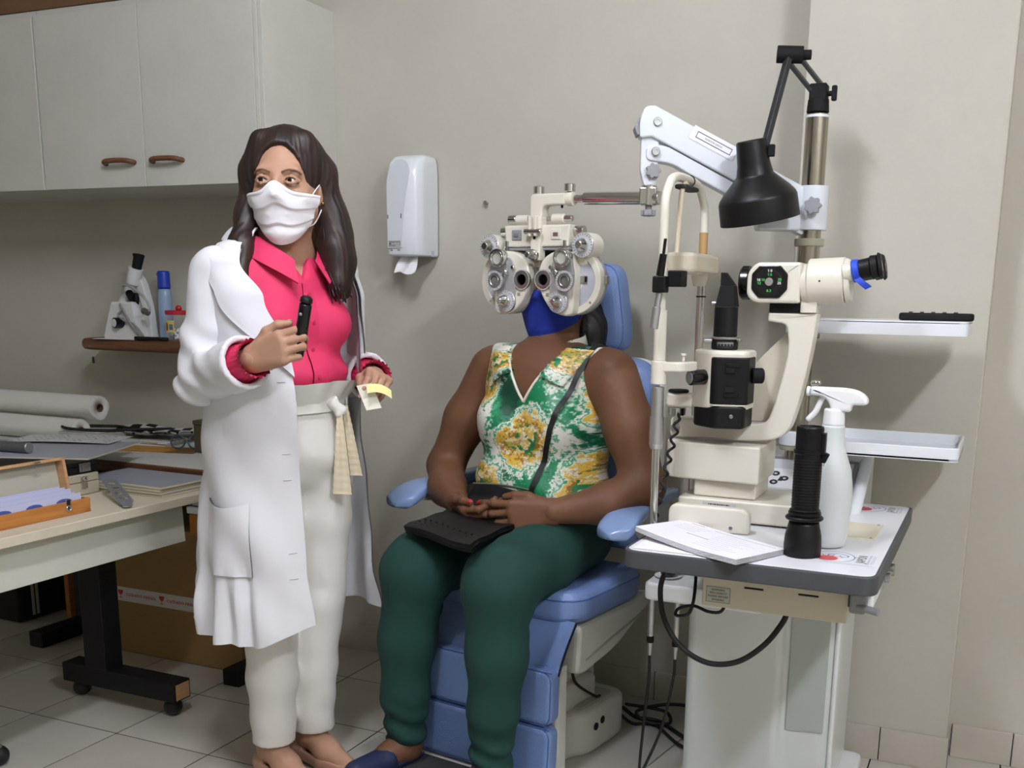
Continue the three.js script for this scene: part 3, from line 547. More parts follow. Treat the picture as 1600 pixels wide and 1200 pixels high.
// ---------------------------------------------------------------- smooth bodies: distance fields meshed with surface nets
class Field {
  constructor(lo, hi, c) { this.o = lo; this.c = c; this.n = lo.map((v, i) => Math.ceil((hi[i] - v) / c) + 1); this.f = new Float32Array(this.n[0] * this.n[1] * this.n[2]).fill(1); }
  over(lo, hi, fn) {
    const { o, c, n, f } = this, a = [], b = [];
    for (let i = 0; i < 3; i++) { a[i] = Math.max(0, Math.floor((lo[i] - o[i]) / c)); b[i] = Math.min(n[i] - 1, Math.ceil((hi[i] - o[i]) / c)); }
    for (let k = a[2]; k <= b[2]; k++) for (let j = a[1]; j <= b[1]; j++) for (let i = a[0]; i <= b[0]; i++) {
      const q = (k * n[1] + j) * n[0] + i; f[q] = fn(o[0] + i * c, o[1] + j * c, o[2] + k * c, f[q]);
    }
    return this;
  }
  all(fn) { return this.over([-9, -9, -9], [9, 9, 9], fn); }
  static smin(a, b, k) { if (k <= 0) return Math.min(a, b); const h = Math.max(k - Math.abs(a - b), 0) / k; return Math.min(a, b) - h * h * k * 0.25; }
  add(lo, hi, d, k) { return this.over(lo, hi, (x, y, z, f) => Field.smin(f, d(x, y, z), k)); }
  cap(a, b, ra, rb = ra, k = 0.02, sx = 1, sz = 1) {       // tapered capsule, optionally widened in x or z
    const m = Math.max(ra, rb) * Math.max(sx, sz, 1) + k + 4 * this.c, A = [a[0] / sx, a[1], a[2] / sz], B = [b[0] / sx, b[1], b[2] / sz];
    const ab = B.map((v, i) => v - A[i]), L = ab[0] ** 2 + ab[1] ** 2 + ab[2] ** 2 || 1e-9, sc = Math.min(sx, sz, 1);
    const d = (x, y, z) => { const px = x / sx - A[0], py = y - A[1], pz = z / sz - A[2], t = clamp((px * ab[0] + py * ab[1] + pz * ab[2]) / L, 0, 1); return (Math.hypot(px - ab[0] * t, py - ab[1] * t, pz - ab[2] * t) - lerp(ra, rb, t)) * sc; };
    return this.add(a.map((v, i) => Math.min(v, b[i]) - m), a.map((v, i) => Math.max(v, b[i]) + m), d, k);
  }
  chain(pts, rs, k) { for (let i = 0; i < pts.length - 1; i++) this.cap(pts[i], pts[i + 1], rs[i], rs[i + 1], k); return this; }
  static ell(c, r) { return (x, y, z) => { const a = (x - c[0]) / r[0], b = (y - c[1]) / r[1], e = (z - c[2]) / r[2], k0 = Math.hypot(a, b, e), k1 = Math.hypot(a / r[0], b / r[1], e / r[2]); return k1 < 1e-6 ? -Math.min(...r) : k0 * (k0 - 1) / k1; }; }
  ell(c, r, k = 0.02) { const m = k + 4 * this.c; return this.add(c.map((v, i) => v - r[i] - m), c.map((v, i) => v + r[i] + m), Field.ell(c, r), k); }
  carve(c, r, k = 0.01) { const d = Field.ell(c, r), m = k + 4 * this.c; return this.over(c.map((v, i) => v - r[i] - m), c.map((v, i) => v + r[i] + m), (x, y, z, f) => -Field.smin(-f, d(x, y, z), k)); }
  cut(d) { return this.all((x, y, z, f) => Math.max(f, d(x, y, z))); }
  at(x, y, z) {
    const { o, c, n, f } = this, u = clamp((x - o[0]) / c, 0, n[0] - 1.001), v = clamp((y - o[1]) / c, 0, n[1] - 1.001), w = clamp((z - o[2]) / c, 0, n[2] - 1.001), i = Math.floor(u), j = Math.floor(v), k = Math.floor(w), Q = (a, b, d) => f[((k + d) * n[1] + j + b) * n[0] + i + a], X = u - i, Y = v - j, Z = w - k;
    return lerp(lerp(lerp(Q(0, 0, 0), Q(1, 0, 0), X), lerp(Q(0, 1, 0), Q(1, 1, 0), X), Y), lerp(lerp(Q(0, 0, 1), Q(1, 0, 1), X), lerp(Q(0, 1, 1), Q(1, 1, 1), X), Y), Z);
  }
  front(x, y, z1 = 0.3, z0 = -0.3) { for (let z = z1; z > z0; z -= 0.002) if (this.at(x, y, z) <= 0) return z; return z0; }   // where a ray from the front meets the surface
  mesh(uvf) {
    const { o, c, n, f } = this, [nx, ny, nz] = n, id = new Int32Array(nx * ny * nz).fill(-1), pos = [], idx = [], Q = (i, j, k) => (k * ny + j) * nx + i;
    const E = [[0, 1], [0, 2], [0, 4], [1, 3], [1, 5], [2, 3], [2, 6], [3, 7], [4, 5], [4, 6], [5, 7], [6, 7]], v = new Float32Array(8);
    for (let k = 0; k < nz - 1; k++) for (let j = 0; j < ny - 1; j++) for (let i = 0; i < nx - 1; i++) {
      let m = 0;
      for (let q = 0; q < 8; q++) { v[q] = f[Q(i + (q & 1), j + (q >> 1 & 1), k + (q >> 2))]; if (v[q] < 0) m |= 1 << q; }
      if (m === 0 || m === 255) continue;
      let x = 0, y = 0, z = 0, s = 0;
      for (const [a, b] of E) if ((v[a] < 0) !== (v[b] < 0)) { const t = v[a] / (v[a] - v[b]); x += (a & 1) + ((b & 1) - (a & 1)) * t; y += (a >> 1 & 1) + ((b >> 1 & 1) - (a >> 1 & 1)) * t; z += (a >> 2) + ((b >> 2) - (a >> 2)) * t; s++; }
      id[Q(i, j, k)] = pos.length / 3; pos.push(o[0] + (i + x / s) * c, o[1] + (j + y / s) * c, o[2] + (k + z / s) * c);
    }
    const quad = (a, b, d, e, flip) => { if (a < 0 || b < 0 || d < 0 || e < 0) return; flip ? idx.push(a, d, b, a, e, d) : idx.push(a, b, d, a, d, e); };
    for (let k = 1; k < nz - 1; k++) for (let j = 1; j < ny - 1; j++) for (let i = 1; i < nx - 1; i++) {
      const s = f[Q(i, j, k)] < 0;
      if (s !== f[Q(i + 1, j, k)] < 0) quad(id[Q(i, j - 1, k - 1)], id[Q(i, j, k - 1)], id[Q(i, j, k)], id[Q(i, j - 1, k)], !s);
      if (s !== f[Q(i, j + 1, k)] < 0) quad(id[Q(i - 1, j, k - 1)], id[Q(i - 1, j, k)], id[Q(i, j, k)], id[Q(i, j, k - 1)], !s);
      if (s !== f[Q(i, j, k + 1)] < 0) quad(id[Q(i - 1, j - 1, k)], id[Q(i, j - 1, k)], id[Q(i, j, k)], id[Q(i - 1, j, k)], !s);
    }
    const g = new THREE.BufferGeometry();
    g.setAttribute('position', new THREE.Float32BufferAttribute(pos, 3)); g.setIndex(idx); g.computeVertexNormals();
    if (uvf) { const uv = []; for (let i = 0; i < pos.length; i += 3) uv.push(...uvf(pos[i], pos[i + 1], pos[i + 2])); g.setAttribute('uv', new THREE.Float32BufferAttribute(uv, 2)); }
    return g;
  }
}
const add = (p, ...m) => { const r = [...p]; for (const [v, k] of m) for (let i = 0; i < 3; i++) r[i] += v[i] * k; return r; };
const nrm = v => { const l = Math.hypot(...v); return v.map(a => a / l); };
const crs = (a, b) => [a[1] * b[2] - a[2] * b[1], a[2] * b[0] - a[0] * b[2], a[0] * b[1] - a[1] * b[0]];
const dot3 = (a, b) => a[0] * b[0] + a[1] * b[1] + a[2] * b[2];
// a hand from the wrist w: d along the palm, s toward the thumb (made square to d), n out of the palm; curls in degrees per finger
function hand(w, d, s0, right, curls, thumb, k = 1, spread = 0.0, elbow) {
  d = nrm(d); let s = nrm(add(s0, [d, -dot3(d, s0)])); const n = right ? crs(s, d) : crs(d, s);
  const lo = w.map((v, i) => v - 0.13), hi = w.map((v, i) => v + 0.13);
  for (let i = 0; i < 3; i++) { lo[i] = Math.min(w[i], w[i] + d[i] * 0.17) - 0.09; hi[i] = Math.max(w[i], w[i] + d[i] * 0.17) + 0.09; }
  const F = new Field(lo, hi, 0.0026), tips = [];
  const kn = [[0.086, 0.029], [0.09, 0.0105], [0.087, -0.008], [0.079, -0.0255]].map(([a, b]) => add(w, [d, a * k], [s, b * k], [n, -0.004 * k]));
  const fore = nrm(w.map((v, i) => v - elbow[i])); F.cap(add(w, [fore, -0.05]), w, 0.0275 * k, 0.0235 * k, 0.012);
  kn.forEach((p, i) => { F.cap(add(w, [s, (0.016 - i * 0.0105) * k]), p, 0.0155 * k, 0.0118 * k, 0.014); });
  F.cap(add(w, [d, 0.025 * k], [s, 0.018 * k], [n, 0.006 * k]), add(w, [d, 0.06 * k], [s, 0.022 * k], [n, 0.008 * k]), 0.015 * k, 0.012 * k, 0.014);
  F.cap(add(w, [d, 0.03 * k], [s, -0.016 * k], [n, 0.006 * k]), add(w, [d, 0.065 * k], [s, -0.018 * k], [n, 0.004 * k]), 0.0125 * k, 0.0105 * k, 0.014);
  const LEN = [[0.042, 0.026, 0.02], [0.046, 0.029, 0.021], [0.042, 0.027, 0.0205], [0.033, 0.021, 0.0185]], RAD = [[0.0098, 0.0088, 0.0078, 0.0066], [0.0098, 0.0088, 0.0078, 0.0066], [0.0094, 0.0084, 0.0074, 0.0063], [0.0084, 0.0074, 0.0066, 0.0057]];
  kn.forEach((p, i) => {
    let a = 0, q = p; const sp = spread * (1.5 - i); const pts = [p];
    for (let j = 0; j < 3; j++) {
      a += curls[i][j] * Math.PI / 180;
      const dir = nrm(add([0, 0, 0], [d, Math.cos(a)], [n, Math.sin(a)], [s, sp * Math.cos(a)]));
      q = add(q, [dir, LEN[i][j] * k]); pts.push(q);
      if (j === 2) tips.push({ p: q, dir, up: nrm(add([0, 0, 0], [d, Math.sin(a)], [n, -Math.cos(a)])), r: RAD[i][3] * k });
    }
    for (let j = 0; j < 3; j++) F.cap(pts[j], pts[j + 1], RAD[i][j] * k, RAD[i][j + 1] * k, 0.0035);
  });
  const th = thumb.map(([a, b, c]) => add(w, [d, a * k], [s, b * k], [n, c * k]));
  F.chain(th, [0.0145, 0.0118, 0.0102, 0.0078].map(r => r * k), 0.005);
  const e = th[th.length - 1], f = th[th.length - 2], td = nrm(e.map((v, i) => v - f[i]));
  tips.push({ p: e, dir: td, up: nrm(add(s, [td, -dot3(s, td)])), r: 0.0078 * k });
  return { geo: F.mesh(), tips, d, s, n };
}
function nail(t, len = 0.0105) {
  const g = new THREE.SphereGeometry(1, 14, 10), z = nrm(t.dir), y = t.up, x = crs(y, z);
  const m = new THREE.Matrix4().makeBasis(V(...x).multiplyScalar(t.r * 0.78), V(...y).multiplyScalar(0.0022), V(...z).multiplyScalar(len * 0.62));
  m.setPosition(...add(t.p, [y, t.r * 0.82], [z, len * 0.12]));
  return g.applyMatrix4(m);
}
// a head: field in its own frame (between the ears; z to the nose); returns geometry plus eyes
function headField(k = 1) {
  const F = new Field([-0.1, -0.2, -0.125], [0.1, 0.135, 0.125], 0.003);
  F.ell([0, 0.028, -0.014], [0.073, 0.09, 0.09], 0.02).ell([0, -0.028, 0.016], [0.061, 0.085, 0.068], 0.03);
  F.cap([-0.046, -0.05, -0.005], [-0.014, -0.098, 0.052], 0.019, 0.018, 0.02).cap([0.046, -0.05, -0.005], [0.014, -0.098, 0.052], 0.019, 0.018, 0.02).ell([0, -0.098, 0.058], [0.022, 0.019, 0.02], 0.015);
  for (const s of [-1, 1]) F.ell([s * 0.037, -0.026, 0.055], [0.024, 0.022, 0.024], 0.02);
  F.cap([-0.036, 0.026, 0.07], [0.036, 0.026, 0.07], 0.0115, 0.0115, 0.016);
  for (const s of [-1, 1]) F.carve([s * 0.031, 0.008, 0.097], [0.0145, 0.0085, 0.0155], 0.012);
  for (const s of [-1, 1]) {
    const lid = (y, z, r) => F.chain([[s * 0.0165, 0.006, 0.081], [s * 0.0245, 0.008 + y * 0.8, 0.0865 + z], [s * 0.0325, 0.0085 + y, 0.0865 + z], [s * 0.0405, 0.0085 + y * 0.55, 0.083 + z], [s * 0.046, 0.007, 0.076]], [0.0035, r, r, r, 0.0035], 0.003);
    lid(0.0072, 0.0008, 0.0036); lid(-0.0074, 0.0, 0.0032);
    F.ell([s * 0.074, -0.006, -0.004], [0.0075, 0.028, 0.017], 0.006); F.carve([s * 0.082, -0.003, 0.001], [0.004, 0.016, 0.009], 0.004);
    F.ell([s * 0.072, -0.03, 0.0], [0.0055, 0.0085, 0.007], 0.006);
  }
  F.cap([0, 0.016, 0.082], [0, -0.02, 0.101], 0.0075, 0.0105, 0.014); for (const s of [-1, 1]) F.ell([s * 0.0105, -0.024, 0.092], [0.0075, 0.0065, 0.009], 0.008);
  F.cap([-0.018, -0.06, 0.078], [0.018, -0.06, 0.078], 0.008, 0.008, 0.012).carve([0, -0.0605, 0.0905], [0.022, 0.0016, 0.005], 0.002);
  F.cap([0, -0.06, -0.026], [0, -0.19, -0.046], 0.05, 0.054, 0.03);
  return F;
}
function faceMask(F, o = {}) {       // a mask drawn tight over the head field F, in the head frame
  const nu = 56, nv = 44, pl = o.pleat ?? 0, ax = 0.0, az = 0.0, G = [];
  const yAt = (u, v) => { const au = Math.abs(u), top = -0.016 + 0.021 * Math.exp(-((u / 0.2) ** 2)) - 0.004 * au + (o.rise ?? 0), bot = -(o.drop ?? 0.125) + (o.up ?? 0.04) * Math.pow(au, 1.7); return lerp(top, bot, v); };
  const thAt = (u, v) => u * lerp(o.wide ?? 1.18, (o.wide ?? 1.18) - 0.2, v);
  for (let j = 0; j <= nv; j++) for (let i = 0; i <= nu; i++) {
    const u = i / nu * 2 - 1, v = j / nv, th = thAt(u, v), y = Math.max(yAt(u, v), -0.108); let r = 0.13;
    while (r > 0.03 && F.at(Math.sin(th) * r, y, Math.cos(th) * r) > 0) r -= 0.0015;
    G.push(r);
  }
  const base = [...G];
  for (let p = 0; p < 260; p++) { const c = [...G]; for (let j = 0; j <= nv; j++) for (let i = 0; i <= nu; i++) { let s = 0, k = 0; for (const [a, b] of [[1, 0], [-1, 0], [0, 1], [0, -1]]) { const I = i + a, J = j + b; if (I < 0 || J < 0 || I > nu || J > nv) continue; s += c[J * (nu + 1) + I]; k++; } G[j * (nu + 1) + i] = Math.max(base[j * (nu + 1) + i], s / k); } }
  return sheet(nu, nv, (a, b) => {
    const i = Math.round(a * nu), j = Math.round(b * nv), u = a * 2 - 1, v = b, au = Math.abs(u), th = thAt(u, v);
    let r = G[j * (nu + 1) + i] + 0.0048 + (o.belly ?? 0) * Math.sin(Math.PI * v) * (1 - u * u) - (o.tuck ?? 0.012) * Math.pow(Math.max(0, v - 0.78) / 0.22, 2);
    const f = sstep(0, 0.1, v) * sstep(1, 0.85, v);
    if (pl) { const p = v * 3.3 - 0.2, sv = p - Math.floor(p); r += pl * (sv - 0.35) * f * (1 - 0.4 * au) + 0.0016 * Math.sin(v * 12 - au * 7) * au * f; }
    if (o.seam) r += o.seam * Math.exp(-((u / 0.03) ** 2)) + 0.0014 * Math.sin(u * 9 + v * 7) * v;
    return V(Math.sin(th) * r, yAt(u, v), Math.cos(th) * r);
  }, 0.0022);
}
const hairBump = dtex(512, (u, v) => fbm(u * 160, v * 3, 3, 160), false);
const hairMat = (c, c2) => mat(0xffffff, 0.5, { map: dtex(256, (u, v) => mixc(hex(c), hex(c2), clamp(fbm(u * 90, v * 2, 3, 90) * 1.4 - 0.2, 0, 1))), bumpMap: hairBump, bumpScale: 0.0012 });
const skinMat = (c) => mat(c, 0.5, { ...bumpy(tLeather, 40, 0.00018), specularIntensity: 0.5 });
const toFrame = (g, p, ry, k = 1, rx = 0, rz = 0) => g.applyMatrix4(new THREE.Matrix4().compose(V(...p), new THREE.Quaternion().setFromEuler(new THREE.Euler(rx, ry, rz, 'YXZ')), V(k, k, k)));
const clothMat = (c, r = 0.8, n = 50, o = {}) => mat(c, r, { ...bumpy(tWeave, n, 0.00012), ...o });

// ---------------------------------------------------------------- examination chair (its own frame: +z is where the sitter faces)
const CH = [-1.153, 0, -2.486], CT = -0.15;
{
  const t = thing('exam_chair', 'blue upholstered examination chair under the seated patient', 'chair', CH, CT);
  const vinyl = M.blue;
  // seat
  const seatS = rshape([[-0.262, 0.235, 0.07], [-0.262, -0.15, 0.09], [0.262, -0.15, 0.09], [0.262, 0.235, 0.07]]);
  part(t, 'seat', slab(seatS, 0.088, 0.028, 5).translate(0, 0.422, 0), vinyl);
  const rim = seatS.getPoints(14).map(p => V(p.x * 0.998, 0.487, -p.y * 0.998));
  part(t, 'seam', tube(rim, 0.0016, 200, 6, true), M.piping);
  // apron and leg rest
  const apron = sheet(10, 14, (u, v) => V((u - 0.5) * (0.5 - 0.0 * v), 0.432 - v * 0.14, 0.128 + 0.07 * Math.sin(v * 1.45) + 0.02 * v), 0.012);
  part(t, 'apron', apron, vinyl);
  const pad = (y0, y1, w0, w1, name) => {
    const s = rshape([[-w1, y0, 0.03], [w1, y0, 0.03], [w0, y1, 0.03], [-w0, y1, 0.03]]);
    part(t, name, mv(extr(s, 0.05, 0.014, 4), 0, 0, 0.196, 0, 0, 0), vinyl);
    part(t, 'seam', tube(s.getPoints(8).map(p => V(p.x * 0.985, (p.y - (y0 + y1) / 2) * 0.97 + (y0 + y1) / 2, 0.2425)), 0.0013, 120, 6, true), M.piping);
  };
  pad(0.19, 0.335, 0.252, 0.249, 'leg_pad'); pad(0.035, 0.185, 0.249, 0.243, 'leg_pad');
  part(t, 'leg_rest_frame', [bx(-0.236, 0.236, 0.034, 0.33, 0.172, 0.195, 0.004), bx(-0.24, -0.21, 0.02, 0.33, 0.15, 0.19, 0.004), bx(0.21, 0.24, 0.02, 0.33, 0.15, 0.19, 0.004)], M.greyBase);
  const fp = part(t, 'footplate', slab(rshape([[-0.24, -0.17, 0.02], [0.24, -0.17, 0.02], [0.24, -0.46, 0.05], [-0.24, -0.46, 0.05]]), 0.02, 0.004).translate(0, 0.0065, 0), M.greyBase);
  part(fp, 'mat', bx(-0.22, 0.22, 0.0267, 0.0305, 0.255, 0.44, 0.001), mat(0x3a3a3a, 0.9, bumpy(tWeave, 40, 0.001)));
  // shell under the seat
  const prof = rshape([[-0.29, 0.42, 0.01], [0.11, 0.42, 0.012], [0.12, 0.292, 0.02], [0.08, 0.282, 0.02], [-0.09, 0.305, 0.05], [-0.29, 0.385, 0.02]]);
  part(t, 'seat_shell', sideways(prof, 0.5, 0.014, 3), M.greyBase);
  part(t, 'shell_groove', [sideways(rshape([[-0.25, 0.376], [0.08, 0.326], [0.08, 0.318], [-0.25, 0.368]], 0.003), 0.504, 0.001)], mat(0xa5a498, 0.5));
  part(t, 'column', [bx(-0.13, 0.13, 0.1, 0.31, -0.19, 0.1, 0.012, 2), bx(-0.155, 0.155, 0.1, 0.2, -0.16, 0.14, 0.02, 3)], M.greyBase);
  const base = part(t, 'base', [slab(rshape([[-0.19, -0.16, 0.03], [0.175, -0.16, 0.03], [0.175, -0.02, 0.02], [0.21, 0.03, 0.05], [0.21, 0.25, 0.06], [-0.21, 0.25, 0.06], [-0.21, 0.03, 0.05]]), 0.13, 0.02, 4).translate(0, 0.001, 0)], M.greyBase);
  part(base, 'cover_plate', slab(rshape([[0.06, 0.03], [0.18, 0.03], [0.18, 0.2], [0.06, 0.2]], 0.012), 0.004, 0.001).translate(0, 0.1312, 0), mat(0xb2b1a5, 0.5));
  for (const [y, z] of [[0.08, -0.06], [0.088, -0.095]]) part(base, 'socket', rod(V(0.209, y, z), V(0.2125, y, z), 0.011), M.black);
  part(t, 'floor_plate', slab(rrect(0.72, 0.95, 0.05), 0.005, 0.001).translate(0.01, 0.0012, -0.02), mat(0xa9a79d, 0.45));
  // back rest
  const bs = rshape([[-0.235, 0.56, 0.05], [0.235, 0.56, 0.05], [0.245, 0.8, 0.2], [0.24, 1.02, 0.1], [0.2, 1.1, 0.08], [-0.2, 1.1, 0.08], [-0.24, 1.02, 0.1], [-0.245, 0.8, 0.2]]);
  const lean = g => mv(mv(g, 0, -0.56, 0), 0, 0.54, -0.25, -0.09, 0, 0);
  part(t, 'backrest', lean(extr(bs, 0.085, 0.03, 5).translate(0, 0, -0.06)), vinyl);
  part(t, 'seam', lean(tube(bs.getPoints(12).map(p => V(p.x * 0.975, (p.y - 0.83) * 0.98 + 0.83, 0.011)), 0.0016, 220, 6, true)), M.piping);
  part(t, 'back_shell', lean(extr(bs, 0.03, 0.008, 2).translate(0, 0, -0.09)), M.greyBase);
  const hs = rshape([[-0.118, 1.085, 0.04], [0.118, 1.085, 0.04], [0.136, 1.13, 0.04], [0.105, 1.33, 0.05], [-0.105, 1.33, 0.05], [-0.136, 1.13, 0.04]]);
  part(t, 'headrest', mv(extr(hs, 0.085, 0.03, 5), 0, 0.0, -0.372), vinyl);
  part(t, 'seam', mv(tube(hs.getPoints(12).map(p => V(p.x * 0.96, (p.y - 1.2) * 0.97 + 1.2, 0.0715)), 0.0014, 160, 6, true), 0, 0, -0.372), M.piping);
  part(t, 'headrest_post', rod(V(0, 1.02, -0.37), V(0, 1.12, -0.35), 0.012), M.chrome);
  for (const s of [-1, 1]) {
    const top = (u) => { // centre line of an arm rest
      return V(s * lerp(0.305, 0.338, sstep(0, 1, u)), lerp(0.715, 0.69, u * u) - 0.02 * sstep(0.75, 1, u), lerp(-0.27, 0.135, u));
    };
    const rings = [];
    for (let i = 0; i <= 20; i++) {
      const u = i / 20, c = top(u), w = (0.03 + 0.02 * sstep(0.3, 0.9, u)) * Math.sqrt(Math.max(0.001, 1 - Math.pow(Math.max(0, (u - 0.9) / 0.1), 2) * 0.96)), h = 0.016 * Math.sqrt(Math.max(0.02, 1 - Math.pow(Math.max(0, (u - 0.93) / 0.07), 2) * 0.9)) + 0.004 * u;
      const r = [];
      for (let k = 0; k < 24; k++) { const a = k / 24 * Math.PI * 2, ca = Math.cos(a), sa = Math.sin(a), p = 0.6; r.push(V(c.x + Math.sign(ca) * Math.pow(Math.abs(ca), p) * w, c.y + Math.sign(sa) * Math.pow(Math.abs(sa), p) * h, c.z)); }
      rings.push(r);
    }
    const a = part(t, 'armrest', loft(rings.reverse()), M.blueArm);
    part(a, 'support', mv(extr(rshape([[-0.26, 0.695, 0.01], [-0.26, 0.56, 0.03], [-0.17, 0.56, 0.03], [-0.06, 0.655, 0.06], [0.07, 0.675, 0.01], [0.07, 0.685, 0.005]]), 0.022, 0.004), s * 0.305 + 0.011, 0, 0, 0, -Math.PI / 2, 0), M.greyBase);
  }
}

// ---------------------------------------------------------------- instrument stand: cabinet, pole, trays
const POLE = [-0.463, -2.62];
{
  const t = thing('instrument_stand', 'white instrument stand cabinet with a chrome pole', 'stand', [0, 0, 0]);
  const sh = rshape([[-0.665, 2.75, 0.02], [-0.665, 2.41, 0.03], [-0.43, 2.41, 0.015], [-0.42, 2.44, 0.015], [-0.315, 2.46, 0.03], [-0.3, 2.52, 0.02], [-0.3, 2.75, 0.02]].map(([x, z, r]) => [x, z, r]));
  part(t, 'cabinet', slab(sh, 0.62, 0.008, 2).translate(0, 0.03, 0), mat(0xd6dbd8, 0.3, { clearcoat: 0.35, clearcoatRoughness: 0.2 }));
  part(t, 'kick_base', slab(rshape([[-0.68, 2.77, 0.03], [-0.68, 2.4, 0.04], [-0.3, 2.4, 0.04], [-0.255, 2.5, 0.07], [-0.255, 2.77, 0.03]]), 0.032, 0.008).translate(0, 0.001, 0), M.white);
  part(t, 'recess_panel', mv(bx(-0.045, 0.045, 0.2, 0.5, 0, 0.004, 0.001), -0.367, 0, -2.4485, 0, 0.19, 0), mat(0xaeb6b0, 0.35));
  part(t, 'corner_trim', rod(V(-0.306, 0.04, -2.476), V(-0.306, 0.62, -2.476), 0.006), M.white);
  // head with the sloping control panel
  const hd = part(t, 'console', sideways(rshape([[-2.76, 0.65, 0.02], [-2.42, 0.65, 0.02], [-2.42, 0.7, 0.015], [-2.62, 0.85, 0.02], [-2.76, 0.86, 0.02]]), 0.4, 0.012, 3).translate(-0.485, 0, 0), M.white);
  const pn = new THREE.Group();
  const panelTex = ctex(512, 256, (g, w, h) => {
    g.fillStyle = '#c9ccd0'; g.fillRect(0, 0, w, h); g.fillStyle = '#e3e5e8'; g.fillRect(20, 40, 300, 80); g.fillStyle = '#e9ebee'; g.fillRect(20, 150, 300, 90); g.fillStyle = '#3d4048'; g.fillRect(330, 20, 170, 210);
    for (const [x, y] of [[206, 62], [240, 62], [206, 98], [240, 98], [150, 62], [120, 62], [276, 80]]) { g.fillStyle = '#23262e'; g.beginPath(); g.ellipse(x, y, 15, 10, 0, 0, 7); g.fill(); g.fillStyle = '#c5cad2'; g.beginPath(); g.ellipse(x, y, 6, 4, 0, 0, 7); g.fill(); }
    g.fillStyle = '#2b2e34'; g.beginPath(); g.moveTo(252, 92); g.lineTo(270, 92); g.lineTo(261, 70); g.fill();
    g.strokeStyle = '#23262e'; g.lineWidth = 5; g.beginPath(); g.ellipse(232, 190, 44, 20, 0, 0, 7); g.stroke();
  });
  const ang = Math.atan2(0.15, 0.2);
  part(hd, 'panel', mv(bx(-0.18, 0.18, 0, 0.004, -0.115, 0.115, 0.001), -0.485, 0.7795, -2.5155, ang, 0, 0), mat(0x8c8f94, 0.35, { metalness: 0.5 }));
  part(hd, 'panel_print', mv(mv(new THREE.PlaneGeometry(0.34, 0.21), 0, 0.0046, 0, -Math.PI / 2, 0, 0), -0.485, 0.7795, -2.5155, ang, 0, 0), mat(0xffffff, 0.4, { map: panelTex }), true);
  const onP = (x, z, h, r0, r1) => mv(mv(cyl(r0, r1, h), x, 0.0048, z), -0.485, 0.7795, -2.5155, ang, 0, 0);
  part(hd, 'panel_knob', onP(-0.012, 0.075, 0.022, 0.0105, 0.01), M.blackMat);
  part(hd, 'round_button', onP(-0.03, 0.045, 0.006, 0.013, 0.012), M.white);
  part(hd, 'side_bar', rod(V(-0.296, 0.71, -2.43), V(-0.288, 0.85, -2.62), 0.016), M.whiteP);
  // ledge at the left for the hand instruments
  part(t, 'ledge', [slab(rshape([[-0.755, 2.48, 0.02], [-0.755, 2.33, 0.02], [-0.46, 2.33, 0.02], [-0.46, 2.48, 0.02]]), 0.045, 0.008, 3).translate(0, 0.515, 0)], M.white);
  // table bracket
  part(t, 'table_arm', [bx(-0.44, -0.3, 0.665, 0.7, -2.45, -2.21, 0.006, 2), bx(-0.42, -0.32, 0.655, 0.7125, -2.3, -2.2, 0.004)], M.creamD);
  // pole
  const pole = part(t, 'pole', mv(cyl(0.0265, 0.0265, 0.82, 0.002, 40), POLE[0], 0.845, POLE[1]), mat(0xa8a294, 0.2, { metalness: 1 }));
  part(t, 'pole_cap_ring', mv(creased([[0.0267, 0], [0.0275, 0], [0.0275, 0.006], [0.0267, 0.006]], 40), POLE[0], 1.655, POLE[1]), M.whiteP);
  part(t, 'collar', mv(creased([[0.0267, 0], [0.034, 0], [0.035, 0.001], [0.035, 0.0165], [0.034, 0.0175], [0.0267, 0.0175]], 40), POLE[0], 1.363, POLE[1]), mat(0xa49f8b, 0.5));
}
// the two trays
function tray(y, x1, zf, label, fy = 0.001) {
  const t = thing('swing_tray', label, 'tray', [POLE[0], y, POLE[1]], 0);
  const w = x1 - POLE[0], f = zf - POLE[1];
  const S = rshape([[0.03, 0.085, 0.03], [0.03, -f * 0.75, 0.05], [0.075, -f, 0.03], [w, -f, 0.02], [w, 0.11, 0.02], [0.05, 0.11, 0.02]]);
  part(t, 'floor', slab(S, 0.006, 0.001).translate(0, fy, 0), M.whiteP);
  const pts = S.getPoints(10), rim = [];
  const c = V(w * 0.55, 0, 0);
  const cx = w * 0.55, cz = -(f - 0.11) / 2;
  const rings = [];
  const shrink = (p, k) => { const dx = p.x - cx, dy = p.y - cz, l = Math.hypot(dx, dy); return [p.x - dx / l * k, p.y - dy / l * k]; };
  const pr = [[0, 0], [0, 0.028], [0.002, 0.031], [0.006, 0.031], [0.008, 0.028], [0.009, 0.006], [0.008, 0.0]];
  for (const [k, yy] of pr) rings.push(pts.map(p => { const [a, b] = shrink(p, k); return V(a, yy, -b); }));
  part(t, 'rim', loft(rings.reverse(), true, false), M.whiteP);
  part(t, 'hub', [mv(creased([[0.027, -0.006], [0.04, -0.006], [0.042, -0.004], [0.042, 0.028], [0.04, 0.03], [0.027, 0.03]], 36), 0, 0, 0), bx(0.03, 0.09, -0.004, 0.012, -0.03, 0.03, 0.004)], M.whiteP);
  part(t, 'hub_ring', mv(creased([[0.027, -0.018], [0.039, -0.018], [0.04, -0.017], [0.04, -0.008], [0.039, -0.0065], [0.027, -0.0065]], 36), 0, 0, 0), mat(0x9d9a86, 0.5));
}
tray(1.163, -0.082, -2.47, 'upper white swing tray with a black remote control on it', 0.0255);
tray(0.888, -0.075, -2.45, 'lower empty white swing tray beside the pole');
